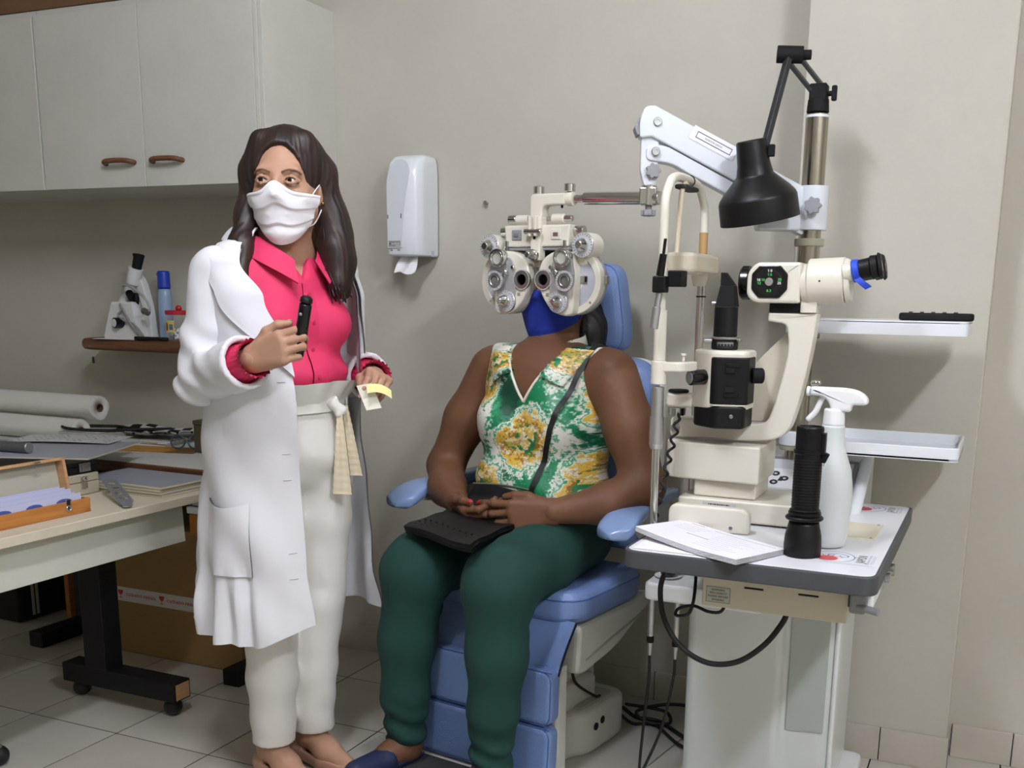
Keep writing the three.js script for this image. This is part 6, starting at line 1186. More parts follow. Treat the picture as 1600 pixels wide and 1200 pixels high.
  for (let i = 0; i < 70; i++) {
    const s = i % 3 ? 1 : -1, o = rr(-0.01, 0.01), r = rr(0.0012, 0.0024);
    if (s > 0) { const x = rr(0.08, 0.118), z = rr(-0.05, 0.015), yb = -0.22 - rr(-0.015, 0.035); lock.push(toHead(tube([[x * 0.95, yb + 0.12, z], [x, yb + 0.07, z + 0.004], [x + o * 0.4 + 0.004, yb + 0.03, z + 0.008], [x + o + 0.012, yb, z + 0.012 + o]], r, 10, 5))); }
    else { const q = rr(-0.013, 0.013), w = rr(-0.01, 0.012), yb = -0.22 - rr(0, 0.03); lock.push(toHead(tube([[-0.09 + q, -0.12, 0.054 + w], [-0.088 + q, -0.16, 0.082 + w], [-0.083 + q, -0.2, 0.1 + w], [-0.082 + q + o, yb, 0.108 + w]], r, 10, 5))); }
  }
  part(hair, 'loose_locks', lock, mat(0x1d120d, 0.45)).userData.kind = 'stuff';

  // pink blouse
  const pink = clothMat(0xd8315f, 0.72, 45);
  const S = new Field([-0.3, 0.93, -0.2], [0.3, 1.42, 0.26], 0.006);
  S.cap([0, 1.23, 0.0], [0, 1.0, 0.018], 0.112, 0.1, 0.05, 1.32, 1).cap([-0.11, 1.285, -0.008], [0.11, 1.285, -0.008], 0.046, 0.046, 0.05).cap([0, 1.37, 0], [0, 1.28, -0.005], 0.064, 0.08, 0.03);
  for (const s of [-1, 1]) S.ell([s * 0.068, 1.165, 0.085], [0.066, 0.062, 0.058], 0.04);
  S.ell([0.02, 1.045, 0.055], [0.12, 0.05, 0.085], 0.04);
  S.all((x, y, z, f) => f > 0.03 ? f : f + 0.004 * Math.sin(x * 38 + y * 14 + 3 * n3(x * 9, y * 9, z * 9)) * sstep(1.16, 1.02, y) + 0.0035 * (n3(x * 14 + 5, y * 18, z * 14) - 0.5));
  S.cut((x, y, z) => y - 1.372 + (z > 0.02 ? 0 : 0)).cut((x, y, z) => z > -0.02 ? Math.min((y - 1.265) * 0.62 - Math.abs(x), 0.05) * 0.8 : -1).cut((x, y) => 0.985 - y);
  const shirt = part(t, 'blouse', S.mesh(), pink);
  const collar = (s) => sheet(16, 8, (a, v) => {           // a folded shirt collar from the nape to the throat
    const an = lerp(2.7, 0.42, a) * s, r = 0.067 + 0.022 * v + 0.012 * a * v; const y = lerp(1.37, 1.3, a * a) - v * (0.026 + 0.02 * a) + 0.006 * (1 - v);
    return V(r * 1.05 * Math.sin(an), y, 0.01 + r * 1.12 * Math.cos(an) + 0.03 * a);
  }, 0.004);
  part(shirt, 'collar', collar(-1), pink); part(shirt, 'collar', collar(1), pink);
  const zb = (x, y) => S.front(x, y, 0.26, -0.1);
  part(shirt, 'placket', sheet(4, 26, (u, v) => { const y = lerp(1.255, 0.99, v), x = (u - 0.5) * 0.03 + 0.004; return V(x, y, zb(0.004, y) + 0.003); }, 0.004), pink);
  for (let i = 0; i < 4; i++) { const y = 1.23 - i * 0.063; part(shirt, 'button', mv(cyl(0.0055, 0.005, 0.0022, 0.0006, 18), 0.004, y, zb(0.004, y) + 0.0052, Math.PI / 2), mat(0xc4284f, 0.35)); }
  for (const [W, E, nm] of [[RW, RE], [LW, LE]]) {         // gathered cuffs
    const d = nrm(W.map((v, i) => v - E[i])), rings = [];
    for (let i = 0; i <= 14; i++) { const u = i / 14, c = add(W, [d, -0.075 + u * 0.085]), x = nrm(crs(d, [0, 1, 0])), y = crs(x, d), r0 = lerp(0.046, 0.036, sstep(0, 0.75, u)) + 0.007 * sstep(0.82, 1, u); const r = []; for (let k = 0; k < 56; k++) { const a = k / 56 * Math.PI * 2, q = r0 + 0.0022 * Math.sin(a * 22 + (i % 2) * 0.6) * (0.4 + u); r.push(V(...add(c, [x, Math.cos(a) * q], [y, Math.sin(a) * q]))); } rings.push(r); }
    part(shirt, 'cuff', loft(rings, true, false), mat(0xd8315f, 0.72, { side: THREE.DoubleSide }));
  }
  // white trousers
  const wt = clothMat(0xe7e5df, 0.7, 55);
  const P = new Field([-0.24, 0.07, -0.2], [0.24, 1.06, 0.2], 0.006);
  P.cap([0, 0.99, 0.012], [0, 0.86, 0.005], 0.108, 0.124, 0.05, 1.3, 1);
  for (const s of [-1, 1]) P.chain([[s * 0.078, 0.85, 0.012], [s * 0.074, 0.68, 0.02], [s * 0.07, 0.47, 0.022], [s * 0.062, 0.28, 0.0], [s * 0.06, 0.08, -0.005]], [0.1, 0.085, 0.067, 0.062, 0.053], 0.018);
  P.all((x, y, z, f) => f > 0.03 ? f : f + 0.0016 * Math.sin(y * 60 + x * 22 + 5 * n3(x * 12, y * 10, z * 12)) * (0.35 + 0.9 * sstep(0.09, 0.0, Math.abs(y - 0.5)) + 0.9 * sstep(0.1, 0, Math.abs(y - 0.82)) + 0.5 * sstep(0.3, 0.15, y)) + 0.003 * (n3(x * 16, y * 16, z * 16 + 40) - 0.5));
  P.cut((x, y) => 0.104 - y).cut((x, y) => y - 1.0);
  const pants = part(t, 'trousers', P.mesh(), wt);
  const band = (y0, y1, ra, rb, amp, n) => { const rings = []; for (let i = 0; i <= 6; i++) { const u = i / 6, r = []; for (let k = 0; k < 120; k++) { const a = k / 120 * Math.PI * 2, q = lerp(ra, rb, u) + amp * (0.3 + u) * Math.sin(a * n + 2 * Math.sin(a * 3)); r.push(V(q * 1.3 * Math.sin(a), lerp(y0, y1, u) + amp * 0.6 * Math.sin(a * 5), 0.012 + q * Math.cos(a))); } rings.push(r); } return loft(rings, true, false); };
  const ds = clothMat(0xe7e5df, 0.7, 55, { side: THREE.DoubleSide });
  part(pants, 'waist_frill', band(0.975, 1.028, 0.118, 0.147, 0.004, 13), ds);
  part(pants, 'sash', band(0.955, 0.99, 0.1185, 0.1195, 0.0012, 9), ds);
  for (const a of [-0.35, 0.9, 2.4]) part(pants, 'belt_loop', mv(box(0.012, 0.05, 0.005, 0.002), 0.16 * Math.sin(a), 0.972, 0.012 + 0.1235 * Math.cos(a), 0, a * 0.8, 0), wt);
  const kx = 0.062, kz = 0.125;
  part(pants, 'knot', (() => { const K = new Field([kx - 0.05, 0.92, kz - 0.05], [kx + 0.05, 1.02, kz + 0.05], 0.003); K.cap([kx - 0.014, 0.978, kz], [kx + 0.012, 0.958, kz + 0.008], 0.012, 0.014, 0.006).cap([kx - 0.004, 0.985, kz + 0.004], [kx + 0.004, 0.95, kz + 0.01], 0.009, 0.01, 0.004); return K.mesh(); })(), wt);
  const sash = clothMat(0xdccfb2, 0.8, 70);
  const tie = (x0, z0, x1, z1, y0, y1, w0, w1) => sheet(8, 40, (u, v) => V(lerp(x0, x1, v) + (u - 0.5) * lerp(w0, w1, v) * 0.55, lerp(y0, y1, v) + 0.02 * Math.sin(v * 1.5) * (x0 > kx ? 1 : 0), lerp(z0, z1, v) - (u - 0.5) * lerp(w0, w1, v) * -0.75 + 0.0012 * Math.sin(v * 70) + 0.0012 * Math.sin(u * 14)), 0.003);
  part(pants, 'sash_end', tie(kx + 0.004, kz + 0.014, kx + 0.0, kz + 0.022, 0.95, 0.735, 0.014, 0.05), sash);
  part(pants, 'sash_end', tie(kx + 0.03, kz + 0.002, kx + 0.045, kz + 0.01, 0.968, 0.775, 0.012, 0.046), sash);

  // the coat: right front edge, round the back, to the left front edge
  const white = clothMat(0xe2e2e6, 0.75, 60);
  const key = (tab, y) => { if (y >= tab[0][0]) return tab[0].slice(1); for (let i = 0; i < tab.length - 1; i++) if (y <= tab[i][0] && y >= tab[i + 1][0]) { const k = (tab[i][0] - y) / (tab[i][0] - tab[i + 1][0]), s = k * k * (3 - 2 * k); return tab[i].slice(1).map((v, q) => lerp(v, tab[i + 1][q + 1], s)); } return tab[tab.length - 1].slice(1); };
  // y: half width, half depth, centre z, right edge angle, left edge angle
  const TAB = [[1.372, 0.078, 0.07, -0.016, -1.2, 1.2], [1.355, 0.105, 0.084, -0.012, -1.12, 1.16], [1.335, 0.145, 0.094, -0.008, -1.0, 1.12], [1.3, 0.186, 0.112, 0.0, -0.9, 1.05], [1.22, 0.195, 0.142, 0.008, -0.68, 0.95], [1.1, 0.19, 0.163, 0.012, -0.47, 1.0], [1.0, 0.192, 0.163, 0.012, -0.4, 1.1], [0.85, 0.202, 0.17, 0.005, -0.36, 1.22], [0.6, 0.216, 0.184, 0.006, -0.3, 1.25], [0.42, 0.222, 0.2, 0.01, -0.24, 1.22]];
  const coatAt = (ph, y, off = 0) => {
    const [a, b, cz] = key(TAB, y), low = sstep(0.95, 0.42, y), c = Math.cos(ph), s = Math.sin(ph), e = lerp(1, 0.82, low);
    const bk = clamp((Math.abs(ph) - 0.5) / 1.0, 0, 1), pleat = sstep(0.64, 0.5, y) * sstep(0.85, 1.05, -ph) * sstep(2.9, 2.4, -ph);
    const fold = 0.013 * pleat * (Math.abs(((-ph * 3.4) % 1) * 2 - 1) - 0.5) * 2 + 0.012 * low * low * bk * Math.sin(ph * 13 + 0.8 * Math.sin(ph * 3)) + 0.004 * Math.sin(y * 16 + ph * 5 + 3 * vnoise(ph * 2 + 30, y * 7)) * (0.5 + 0.5 * bk) + 0.003 * Math.sin(ph * 7 + y * 30) * sstep(1.25, 1.0, y);
    return V(Math.sign(s) * Math.pow(Math.abs(s), e) * (a + off + fold), y, cz + Math.sign(c) * Math.pow(Math.abs(c), e) * (b + off + fold * 0.9));
  };
  const hemY = ph => 0.425 + 0.006 * Math.sin(ph * 5) + 0.045 * Math.exp(-(((ph + 0.2) / 0.42) ** 2)) - 0.016 * Math.exp(-(((ph + 0.98) / 0.22) ** 2));
  const ys = v => v < 0.16 ? lerp(1.372, 1.28, v / 0.16) : lerp(1.28, 0.425, (v - 0.16) / 0.84);
  const coat = part(t, 'coat', sheet(150, 90, (u, v) => { let y = ys(v); const [, , , r, l] = key(TAB, y); const ph = lerp(r, l - Math.PI * 2, u); if (v > 0.8) y = lerp(ys(0.8), hemY(ph), (v - 0.8) / 0.2); const k = coatAt(ph, y); return k; }, 0.004), white);
  // pleats and pocket on her right side
  const pock = sheet(24, 20, (u, v) => { const ph = lerp(-0.95, -1.62, u), y = lerp(0.76 - 0.012 * Math.sin(u * Math.PI), 0.585, v); return coatAt(ph, y, 0.006 + 0.008 * Math.sin(Math.PI * u) * (1 - v)); }, 0.004);
  part(coat, 'pocket', pock, white);
  for (const y of [1.035, 0.87, 0.81, 0.64, 0.58]) part(coat, 'buttonhole', (() => { const [, , , r] = key(TAB, y); return tube([0, 0.5, 1].map(k => coatAt(r - 0.1 - k * 0.09, y, 0.0026)), 0.0012, 6, 5); })(), mat(0xc9c9cb, 0.8));
  for (const [side, wTop] of [[1, 1], [-1, 1]]) {             // lapels, rolled back from the front edge
    const lap = sheet(14, 40, (u, v) => {
      const y = lerp(1.368, side > 0 ? 1.045 : 1.09, v), [, , , r, l] = key(TAB, y), w = (side > 0 ? 0.62 : 0.5) * Math.sin(Math.PI * clamp(0.24 + v * 0.76, 0, 1)) * (v < 0.1 ? 0.6 + 4 * v : 1);
      const ph = side > 0 ? r + 0.02 - u * w : l - 0.02 + u * w; return coatAt(ph, y, 0.008 + 0.011 * Math.sin(Math.PI * Math.min(1, u * 1.1)) * (1 - v) + 0.003);
    }, 0.004);
    part(coat, 'lapel', lap, white);
  }
  part(coat, 'coat_collar', sheet(60, 8, (u, v) => { const ph = lerp(-1.0, -Math.PI * 2 + 1.0, u), e = Math.sin(Math.PI * u); return V((0.08 + 0.04 * v) * Math.sin(ph), 1.388 - 0.012 * (1 - e) - 0.03 * v * v - 0.012 * v * (1 - e), -0.014 + (0.074 + 0.034 * v) * Math.cos(ph)); }, 0.005), white);
  // sleeves
  const sleeve = (Sh, El, Wr, name) => {
    const lo = [0, 1, 2].map(i => Math.min(Sh[i], El[i], Wr[i]) - 0.11), hi = [0, 1, 2].map(i => Math.max(Sh[i], El[i], Wr[i]) + 0.11);
    const F = new Field(lo, hi, 0.0055), d = nrm(Wr.map((v, i) => v - El[i])), end = add(Wr, [d, -0.03]);
    const mid = Sh.map((v, i) => lerp(v, El[i], 0.55));
    F.chain([Sh, mid, El, add(end, [d, 0.05])], [0.05, 0.052, 0.054, 0.062], 0.012);
    F.ell([Sh[0] * 0.96, Sh[1] - 0.002, Sh[2]], [0.05, 0.05, 0.06], 0.012);
    const ax = nrm(El.map((v, i) => v - Sh[i]));
    F.all((x, y, z, f) => {
      if (f > 0.03) return f;
      const q = [x - El[0], y - El[1], z - El[2]], a = dot3(q, ax), b = dot3(q, d), k = Math.exp(-(dot3(q, q)) / 0.012);
      const fade = sstep(0.14, 0.06, dot3(q, d)); return f + 0.0065 * k * Math.sin(a * 75 - b * 60 + 2 * n3(x * 20, y * 20, z * 20)) + fade * (0.003 * Math.sin(y * 42 + x * 30 + z * 18 + 5 * n3(x * 9, y * 9, z * 9)) + 0.006 * (n3(x * 14, y * 14 + 5, z * 14) - 0.5));
    });
    F.all((x, y, z, f) => {                       // open cuff: cut square, hollow inside
      const q = [x - end[0], y - end[1], z - end[2]], b = dot3(q, d); if (b < -0.07) return f;
      return Math.max(f, b, 0.047 - Math.hypot(...add(q, [d, -b])));
    });
    return part(coat, name, F.mesh(), white);
  };
  sleeve(RS, RE, RW, 'sleeve'); sleeve(LS, LE, LW, 'sleeve');
  // shoes
  for (const s of [-1, 1]) {
    const F = new Field([s * 0.064 - 0.06, -0.002, -0.09], [s * 0.064 + 0.06, 0.09, 0.22], 0.004);
    F.chain([[s * 0.06, 0.034, -0.05], [s * 0.062, 0.03, 0.05], [s * 0.066, 0.028, 0.165]], [0.034, 0.034, 0.03], 0.01);
    F.cut((x, y, z) => 0.001 - y).cut((x, y, z) => y - (z < -0.02 ? 0.06 : 0.045)).carve([s * 0.06, 0.07, 0.02], [0.03, 0.05, 0.07], 0.004);
    part(t, 'shoe', F.mesh(), mat(0xb98f78, 0.45));
  }

  // what she holds
  const W0 = p => V(...p).applyAxisAngle(UPV, 1.25).add(V(-1.61, 0, -2.07));
  const g0 = add(RW, [hr.d, 0.115], [hr.s, 0.004], [hr.n, 0.02]), ax = nrm(add(hr.s, [hr.d, 0.62]));
  const cl = thing('clicker', 'black remote clicker held upright in the woman\'s right hand', 'remote', W0(g0).toArray(), 1.25);
  const body = rod(V(...ax.map(v => -v * 0.035)), V(...ax.map(v => v * 0.085)), 0.0125, 0.0135, 0.005, 28);
  part(cl, 'body', body, M.blackGloss);
  part(cl, 'end_cap', along(lathe([[0.0134, 0], [0.0128, 0.008], [0.009, 0.0125], [0, 0.0135]], 28), V(...ax.map(v => v * 0.0852)), V(...ax.map(v => v * 0.2))), M.black);
  part(cl, 'button', mv(new THREE.SphereGeometry(0.004, 12, 8), ...add([0, 0, 0], [ax, 0.06], [hr.n, -0.0115])), M.greyP);
  const nt = W0(add(LW, [hl.d, 0.1], [hl.s, 0.012], [hl.n, 0.03]));
  const y1 = thing('sticky_note', 'yellow sticky note on top in the woman\'s left hand', 'note', nt.toArray(), 0.62);
  part(y1, 'sheet', sheet(12, 8, (u, v) => V(-0.01 + u * 0.058, 0.008 + 0.012 * Math.sin(u * 2.6) - 0.02 * u - 0.018 * v, 0.035 + v * 0.024 - 0.01 * u), 0.0008), mat(0xe9e6a0, 0.8));
  const y2 = thing('paper_slip', 'white paper slip hanging below the yellow note in her hand', 'note', nt.toArray(), 0.62);
  part(y2, 'sheet', sheet(8, 12, (u, v) => V(-0.034 + u * 0.036 + 0.022 * v, 0.006 - v * 0.058 + 0.006 * u, 0.03 + 0.012 * v * v), 0.0008), mat(0xe6e3d2, 0.8));
}

// ---------------------------------------------------------------- seated patient, in the chair's frame
{
  const t = thing('person', 'seated patient in a green patterned sleeveless blouse behind the phoropter', 'person', CH, CT);
  const skin = skinMat(0x6d4b36), HC = [-0.015, 1.265, -0.18];
  const toHead = g => toFrame(g, HC, 0.1, 1.13, 0.03);
  const RS = [-0.188, 1.03, -0.125], RE = [-0.315, 0.755, -0.07], RW = [-0.128, 0.692, 0.118];
  const LS = [0.196, 1.035, -0.12], LE = [0.33, 0.765, -0.06], LW = [0.165, 0.706, 0.115];
  const B = new Field([-0.44, 0.01, -0.32], [0.44, 1.24, 0.5], 0.009);
  B.cap([0, 1.16, -0.155], [0, 1.08, -0.14], 0.06, 0.075, 0.04).cap([-0.15, 1.045, -0.13], [0.15, 1.05, -0.13], 0.055, 0.055, 0.05);
  B.cap([0, 0.98, -0.12], [0, 0.66, -0.11], 0.118, 0.118, 0.06, 1.4, 1).ell([0, 0.62, -0.11], [0.17, 0.11, 0.13], 0.05).ell([0, 1.02, -0.075], [0.14, 0.08, 0.06], 0.04);
  for (const s of [-1, 1]) B.ell([s * 0.075, 0.9, -0.03], [0.07, 0.065, 0.055], 0.03);
  B.chain([RS, [(RS[0] + RE[0]) / 2 - 0.006, (RS[1] + RE[1]) / 2, (RS[2] + RE[2]) / 2], RE], [0.067, 0.061, 0.052], 0.035).chain([RE, [-0.24, 0.71, 0.02], RW], [0.052, 0.052, 0.03], 0.02);
  B.chain([LS, [(LS[0] + LE[0]) / 2 + 0.008, (LS[1] + LE[1]) / 2, (LS[2] + LE[2]) / 2], LE], [0.069, 0.063, 0.054], 0.035).chain([LE, [0.26, 0.722, 0.02], LW], [0.054, 0.051, 0.031], 0.02);
  const AR = [-0.154, 0.068, 0.315], AL = [0.128, 0.075, 0.325];
  B.chain([[-0.1, 0.6, -0.08], [-0.128, 0.555, 0.29], AR], [0.08, 0.062, 0.036], 0.03).chain([[0.1, 0.6, -0.08], [0.132, 0.562, 0.3], AL], [0.08, 0.062, 0.036], 0.03);
  for (const A of [AR, AL]) B.chain([A, [A[0] - 0.01, 0.062, 0.36], [A[0] - 0.025, 0.048, 0.47]], [0.038, 0.034, 0.024], 0.02).cap(A, [A[0], 0.06, 0.29], 0.036, 0.03, 0.02);
  const hr = hand(RW, [0.83, -0.2, 0.5], [0.25, 0.62, 0.74], true, [[34, 40, 25], [42, 48, 28], [50, 50, 28], [55, 50, 25]], [[0.018, 0.02, 0.0], [0.05, 0.04, -0.002], [0.078, 0.046, 0.006], [0.1, 0.044, 0.014]], 1.12, 0, RE);
  const hl = hand(LW, [-0.86, -0.16, 0.5], [-0.35, 0.72, 0.1], false, [[14, 22, 14], [20, 30, 16], [26, 34, 18], [30, 34, 18]], [[0.018, 0.02, 0.002], [0.05, 0.04, 0.006], [0.078, 0.046, 0.012], [0.1, 0.046, 0.02]], 1.14, 0.1, LE);
  const head = headField();
  part(t, 'body', [B.mesh(), hr.geo, hl.geo, toHead(head.mesh())], skin);
  const red = mat(0xb81a26, 0.22, { clearcoat: 0.6 });
  [...hl.tips.slice(0, 4), hr.tips[4]].forEach(n => part(t, 'fingernail', nail(n, 0.0125), red));
  for (const s of [-1, 1]) {
    const e = part(t, 'eye', toHead(mv(new THREE.SphereGeometry(0.0122, 20, 14), s * 0.031, 0.0075, 0.0765)), mat(0xd6cfc8, 0.2));
    part(e, 'iris', toHead(mv(new THREE.SphereGeometry(0.0124, 18, 8, 0, Math.PI * 2, 0, 0.5).rotateX(Math.PI / 2), s * 0.031, 0.0075, 0.0766)), mat(0x20120b, 0.15));
  }
  const mk = part(t, 'face_mask', toHead(faceMask(head, { seam: 0.002, drop: 0.15, belly: 0.016, rise: -0.014, up: 0.05, wide: 1.5 })), clothMat(0x16309a, 0.85, 70));
  for (const s of [-1, 1]) part(mk, 'ear_loop', toHead(tube([[s * 0.066, -0.03, 0.03], [s * 0.076, 0.0, 0.005], [s * 0.081, 0.012, -0.01], [s * 0.079, -0.03, -0.016], [s * 0.068, -0.075, 0.015]], 0.002, 40, 6)), mat(0x16309a, 0.8));
  // hair gathered behind the neck
  const H = new Field([-0.13, -0.25, -0.16], [0.13, 0.15, 0.12], 0.0045);
  H.ell([0, 0.034, -0.018], [0.08, 0.094, 0.096], 0.01).chain([[0.02, -0.02, -0.08], [0.05, -0.1, -0.07], [0.075, -0.19, -0.055]], [0.05, 0.042, 0.03], 0.03).carve([0, -0.035, 0.085], [0.064, 0.108, 0.075], 0.006);
  H.all((x, y, z, f) => f > 0.02 ? f : f + 0.0015 * Math.sin(Math.atan2(x, z) * 50 + y * 20));
  part(t, 'hair', toHead(H.mesh((x, y, z) => [Math.atan2(x, z + 0.03) * 0.12, y * 0.8])), hairMat(0x0d0908, 0x1c1310), true);

  // trousers
  const gr = clothMat(0x093932, 0.85, 60);
  const P = new Field([-0.3, 0.06, -0.28], [0.3, 0.76, 0.46], 0.0065);
  P.ell([0, 0.61, -0.11], [0.185, 0.112, 0.14], 0.05);
  P.chain([[-0.1, 0.6, -0.1], [-0.118, 0.58, 0.1], [-0.128, 0.558, 0.27], [-0.132, 0.54, 0.295], [-0.152, 0.36, 0.305], [-0.156, 0.21, 0.31], AR], [0.108, 0.1, 0.086, 0.082, 0.071, 0.059, 0.05], 0.03);
  P.chain([[0.1, 0.6, -0.1], [0.12, 0.585, 0.1], [0.132, 0.565, 0.28], [0.134, 0.545, 0.305], [0.138, 0.38, 0.315], [0.13, 0.23, 0.32], AL], [0.108, 0.101, 0.088, 0.084, 0.073, 0.06, 0.05], 0.03);
  P.all((x, y, z, f) => { if (f > 0.03) return f; const k = Math.exp(-(((y - 0.46) / 0.05) ** 2)) * sstep(0.3, 0.2, z) * sstep(0.05, 0.2, z); return f + 0.0055 * sstep(0.26, 0.1, y) * Math.sin(y * 105 + x * 26 + 4 * n3(x * 11, y * 14, z * 11)) + 0.01 * k * Math.sin(y * 120 + z * 60) + 0.0035 * (n3(x * 13, y * 13, z * 13) - 0.5) + 0.003 * sstep(0.1, 0.2, z) * Math.sin(z * 45 + x * 60) * sstep(0.5, 0.6, y); });
  P.cut((x, y, z) => 0.09 - (x > 0 ? 0.004 : 0) - y);
  const pants = part(t, 'trousers', P.mesh(), gr);
  const seamM = mat(0x0a3a35, 0.85);
  for (const [x0, x1] of [[-0.14, -0.165], [0.11, 0.125]]) { const pts = []; for (let i = 0; i <= 14; i++) { const y = lerp(0.6, 0.11, i / 14), x = lerp(x0, x1, i / 14); pts.push([x, y, P.front(x, y, 0.46, -0.1) + 0.0002]); } part(pants, 'front_seam', tube(pts, 0.0011, 60, 5), seamM); }
  // blouse
  const pat = (() => {
    const G = hex(0x0f7a4c), GD = hex(0x0a3d2a), GL = hex(0x6fb68f), Wh = hex(0xe9e4d8), Y = hex(0xd9b24a), Br = hex(0x8a5a1c);
    const fl = [[0.03, 0.868, 0.085, 0.078], [-0.125, 0.745, 0.085, 0.07], [0.2, 0.76, 0.09, 0.075], [-0.12, 1.02, 0.05, 0.09], [0.2, 1.02, 0.045, 0.12], [-0.27, 0.9, 0.08, 0.08], [0.05, 0.64, 0.09, 0.07], [0.32, 0.9, 0.07, 0.08], [-0.03, 1.16, 0.08, 0.06]];
    return dtex(1024, (u, v) => {
      const x = lerp(-0.35, 0.35, u), y = lerp(0.55, 1.2, v);
      const wx = x + 0.055 * (fbm(u * 7, v * 7, 4) - 0.5) + 0.02 * (fbm(u * 40, v * 40, 3) - 0.5), wy = y + 0.055 * (fbm(u * 7 + 40, v * 7 + 9, 4) - 0.5) + 0.02 * (fbm(u * 40 + 7, v * 40 + 3, 3) - 0.5);
      let best = 9; for (const [a, b, p, q] of fl) best = Math.min(best, Math.hypot((wx - a) / p, (wy - b) / q));
      const n = fbm(u * 16, v * 16, 5), m = fbm(u * 46, v * 46, 4), f = fbm(u * 120, v * 120, 3), w2 = fbm(u * 6 + 9, v * 4, 5), dk = fbm(u * 9 + 70, v * 6 + 31, 5);
      let c = mixc(G, GL, clamp((n - 0.54) * 3 + (f - 0.5) * 1.4, 0, 1));
      c = mixc(c, GD, clamp((dk - 0.5) * 7 + (f - 0.5) * 2.5, 0, 1) * 0.9);
      c = mixc(c, Wh, clamp((w2 - 0.58) * 12 + (f - 0.5) * 3, 0, 1) * 0.95);
      const r = best + (n - 0.5) * 0.5 + (f - 0.5) * 0.28;
      c = mixc(c, Wh, sstep(1.2, 1.1, r) * 0.95);
      c = mixc(c, mixc(GL, G, m), sstep(1.06, 1.02, r) * sstep(0.94, 0.98, r) * 0.9);
      c = mixc(c, Y, sstep(0.93, 0.86, r) * (m > 0.4 ? 1 : 0.1));
      c = mixc(c, Br, sstep(0.9, 0.7, r) * sstep(0.5, 0.56, f) * 0.8);
      c = mixc(c, m > 0.52 ? G : f > 0.5 ? Wh : Y, sstep(0.62, 0.5, r) * 0.92 * (n > 0.4 ? 1 : 0.3));
      return c;
    });
  })();
  pat.wrapS = pat.wrapT = THREE.MirroredRepeatWrapping;
  const satin = mat(0xffffff, 0.42, { map: pat, sheen: 0.25, sheenRoughness: 0.4 });
  const uvb = (x, y) => [(x + 0.35) / 0.7, (y - 0.55) / 0.65];
  const S = new Field([-0.3, 0.56, -0.3], [0.3, 1.16, 0.16], 0.006);
  S.cap([0, 0.98, -0.118], [0, 0.66, -0.105], 0.128, 0.132, 0.06, 1.42, 1).cap([-0.15, 1.046, -0.13], [0.15, 1.05, -0.13], 0.062, 0.062, 0.05).ell([0, 1.02, -0.075], [0.15, 0.085, 0.07], 0.04).cap([0, 1.12, -0.15], [0, 1.07, -0.14], 0.082, 0.09, 0.03);
  for (const s of [-1, 1]) S.ell([s * 0.08, 0.895, -0.025], [0.08, 0.075, 0.066], 0.05);
  S.ell([0, 0.73, -0.03], [0.165, 0.1, 0.09], 0.05).ell([0, 0.63, -0.1], [0.2, 0.08, 0.14], 0.04);
  S.all((x, y, z, f) => f > 0.03 ? f : f + 0.0055 * Math.sin(y * 52 + x * 12 + 5 * n3(x * 8, y * 8, z * 8)) * sstep(0.84, 0.7, y) + 0.005 * (n3(x * 12 + 7, y * 12, z * 12) - 0.5) + 0.0035 * Math.sin((x * 0.6 + y) * 40 + 3 * n3(x * 6, y * 6, 2)) * sstep(0.8, 0.95, y));
  S.cut((x, y, z) => (z > -0.13 ? Math.min((y - 0.962) * 0.6 - Math.abs(x - 0.006), 0.06) : -1)).cut((x, y, z) => y - 1.108).cut((x, y, z) => Math.abs(x) - 0.212 - 0.35 * Math.max(0, 0.88 - y)).cut((x, y) => 0.6 - y);
  const blouse = part(t, 'blouse', S.mesh(uvb), satin, true);
  const sf = (x, y) => S.front(x, y, 0.16, -0.12);
  for (const s of [-1, 1]) {
    const col = sheet(14, 10, (a, v) => {
      const y = lerp(1.1, 1.035, a) - v * (0.004 + 0.026 * a), x = 0.006 + s * (Math.max(0.03, (lerp(1.1, 1.035, a) - 0.962) * 0.6) + v * (0.075 - 0.012 * a));
      return V(x, y + 0.004, sf(x, Math.min(y, 1.1)) + 0.007 + 0.006 * Math.sin(Math.PI * v));
    }, 0.004, (a, v) => [a * 0.2 + (s > 0 ? 0.72 : 0.22), 0.66 + v * 0.12]);
    part(blouse, 'collar', col, satin, true);
    const nape = sheet(14, 5, (a, v) => { const an = lerp(Math.PI, 0.95, a) * s, r = 0.078 + 0.012 * v; return V(0.006 + r * Math.sin(an), lerp(1.14, 1.095, v) - 0.02 * a * a, -0.145 + r * Math.cos(an)); }, 0.004, (a, v) => [a * 0.3, 0.8 + v * 0.1]);
    part(blouse, 'collar_stand', nape, satin, true);
    part(blouse, 'neck_facing', tube([0, 0.25, 0.5, 0.75, 1].map(k => { const y = lerp(0.966, 1.07, k), x = 0.006 + s * (y - 0.962) * 0.6; return [x, y, sf(x + s * 0.01, y) - 0.001]; }), 0.004, 30, 8), mat(0xe4dccb, 0.5));
  }
  // slip-on shoes
  for (const A of [AR, AL]) {
    const F = new Field([A[0] - 0.08, 0.026, 0.24], [A[0] + 0.06, 0.11, 0.53], 0.004);
    F.chain([[A[0], 0.052, 0.29], [A[0] - 0.01, 0.05, 0.38], [A[0] - 0.026, 0.048, 0.475]], [0.036, 0.038, 0.034], 0.01);
    F.cut((x, y, z) => 0.0315 - y).cut((x, y, z) => y - (z < 0.38 ? 0.048 : 0.087)).carve([A[0], 0.062, 0.3], [0.032, 0.04, 0.08], 0.004);
    part(t, 'shoe', F.mesh(), mat(0x1b2547, 0.5));
  }
  // bag on the lap and its strap
  const bag = thing('handbag', 'small black handbag with a long strap on the patient\'s lap', 'handbag', CH, CT);
  const lea = mat(0x08080a, 0.5, bumpy(tLeather, 30, 0.0003));
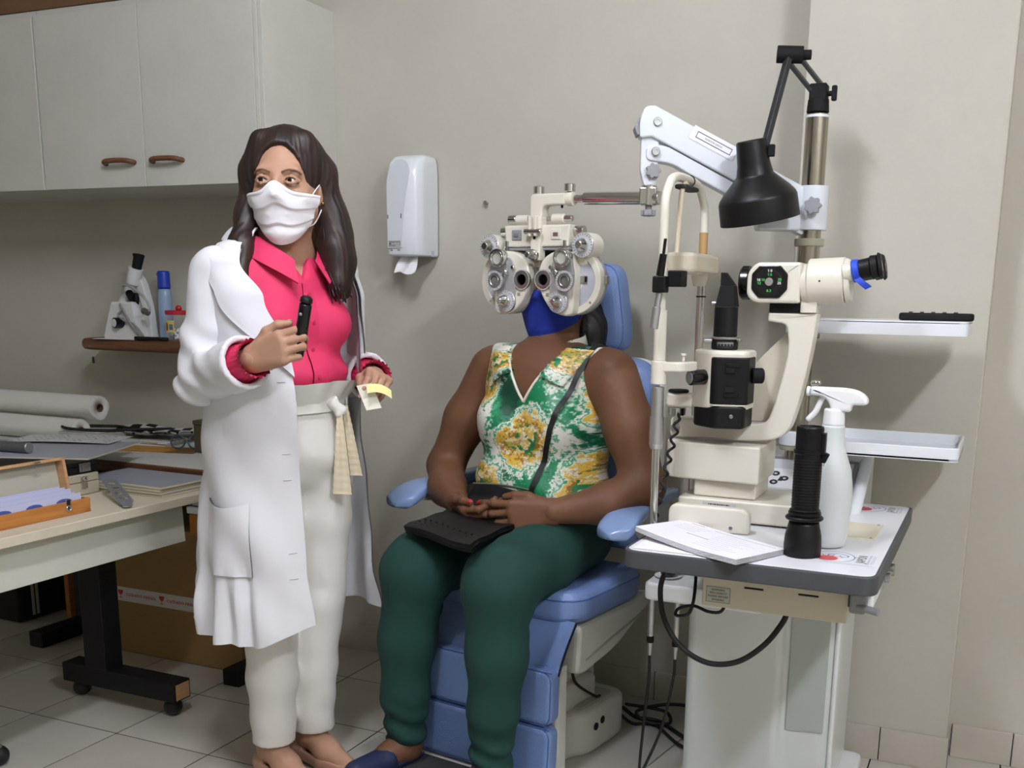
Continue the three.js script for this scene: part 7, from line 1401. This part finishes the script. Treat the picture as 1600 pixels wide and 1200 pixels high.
  const path = [[0.365, 0.66], [0.32, 0.666], [0.24, 0.668], [0.17, 0.668], [0.11, 0.675], [0.07, 0.7], [0.055, 0.735]];
  const pc = new THREE.CatmullRomCurve3(path.map(([z, y]) => V(0, y, z)));
  part(bag, 'body', sheet(20, 40, (u, v) => { const p = pc.getPoint(v); const w = lerp(0.125, 0.105, v) * (1 - 0.1 * Math.max(0, (v - 0.9) / 0.1)); return V(-0.02 + (u - 0.5) * 2 * w + (v < 0.6 ? 0.03 * (0.5 - v) : 0), p.y + 0.004 * Math.sin(u * 6) + 0.002 * Math.sin(v * 20), p.z + 0.06 * (u - 0.5) * (1 - v)); }, 0.022), lea);
  part(bag, 'zip', tube([-0.1, -0.05, 0, 0.05, 0.085].map((x) => [-0.02 + x, 0.742 + 0.004 * Math.cos(x * 20), 0.06]), 0.003, 40, 6), M.steel);
  const holes = []; for (let i = 0; i < 9; i++) for (let j = 0; j < 3; j++) { const p = pc.getPoint(0.08 + j * 0.06); holes.push(mv(new THREE.SphereGeometry(0.0028, 8, 6), -0.105 + i * 0.022, p.y + 0.0115 + 0.004 * Math.sin(((i * 0.022 - 0.105 + 0.02) / 0.25 + 0.5) * 6), p.z + 0.06 * ((-0.105 + i * 0.022 + 0.02) / 0.25))); }
  part(bag, 'studs', holes, M.black).userData.kind = 'stuff';
  const line = []; for (let i = 0; i <= 16; i++) { const k = i / 16, y = lerp(0.73, 1.07, k), x = lerp(0.064, 0.15, k); line.push([x, y, Math.max(sf(x, y), sf(x - 0.008, y), sf(x + 0.008, y), sf(x, y - 0.012), sf(x, y + 0.012)) + 0.004]); }
  const full = [...line, [0.153, 1.098, -0.075], [0.158, 1.113, -0.12], [0.16, 1.1, -0.17], [0.15, 1.05, -0.2]];
  const sc = new THREE.CatmullRomCurve3(full.map(p => V(...p)), false, 'catmullrom', 0.4);
  part(bag, 'strap', sheet(3, 90, (u, v) => { const p = sc.getPoint(v), k = 0.013 * (u - 0.5); return V(p.x + k, p.y - k * 0.3, p.z - k * 0.25); }, 0.0028), lea);
}

renderer.render(scene, camera);
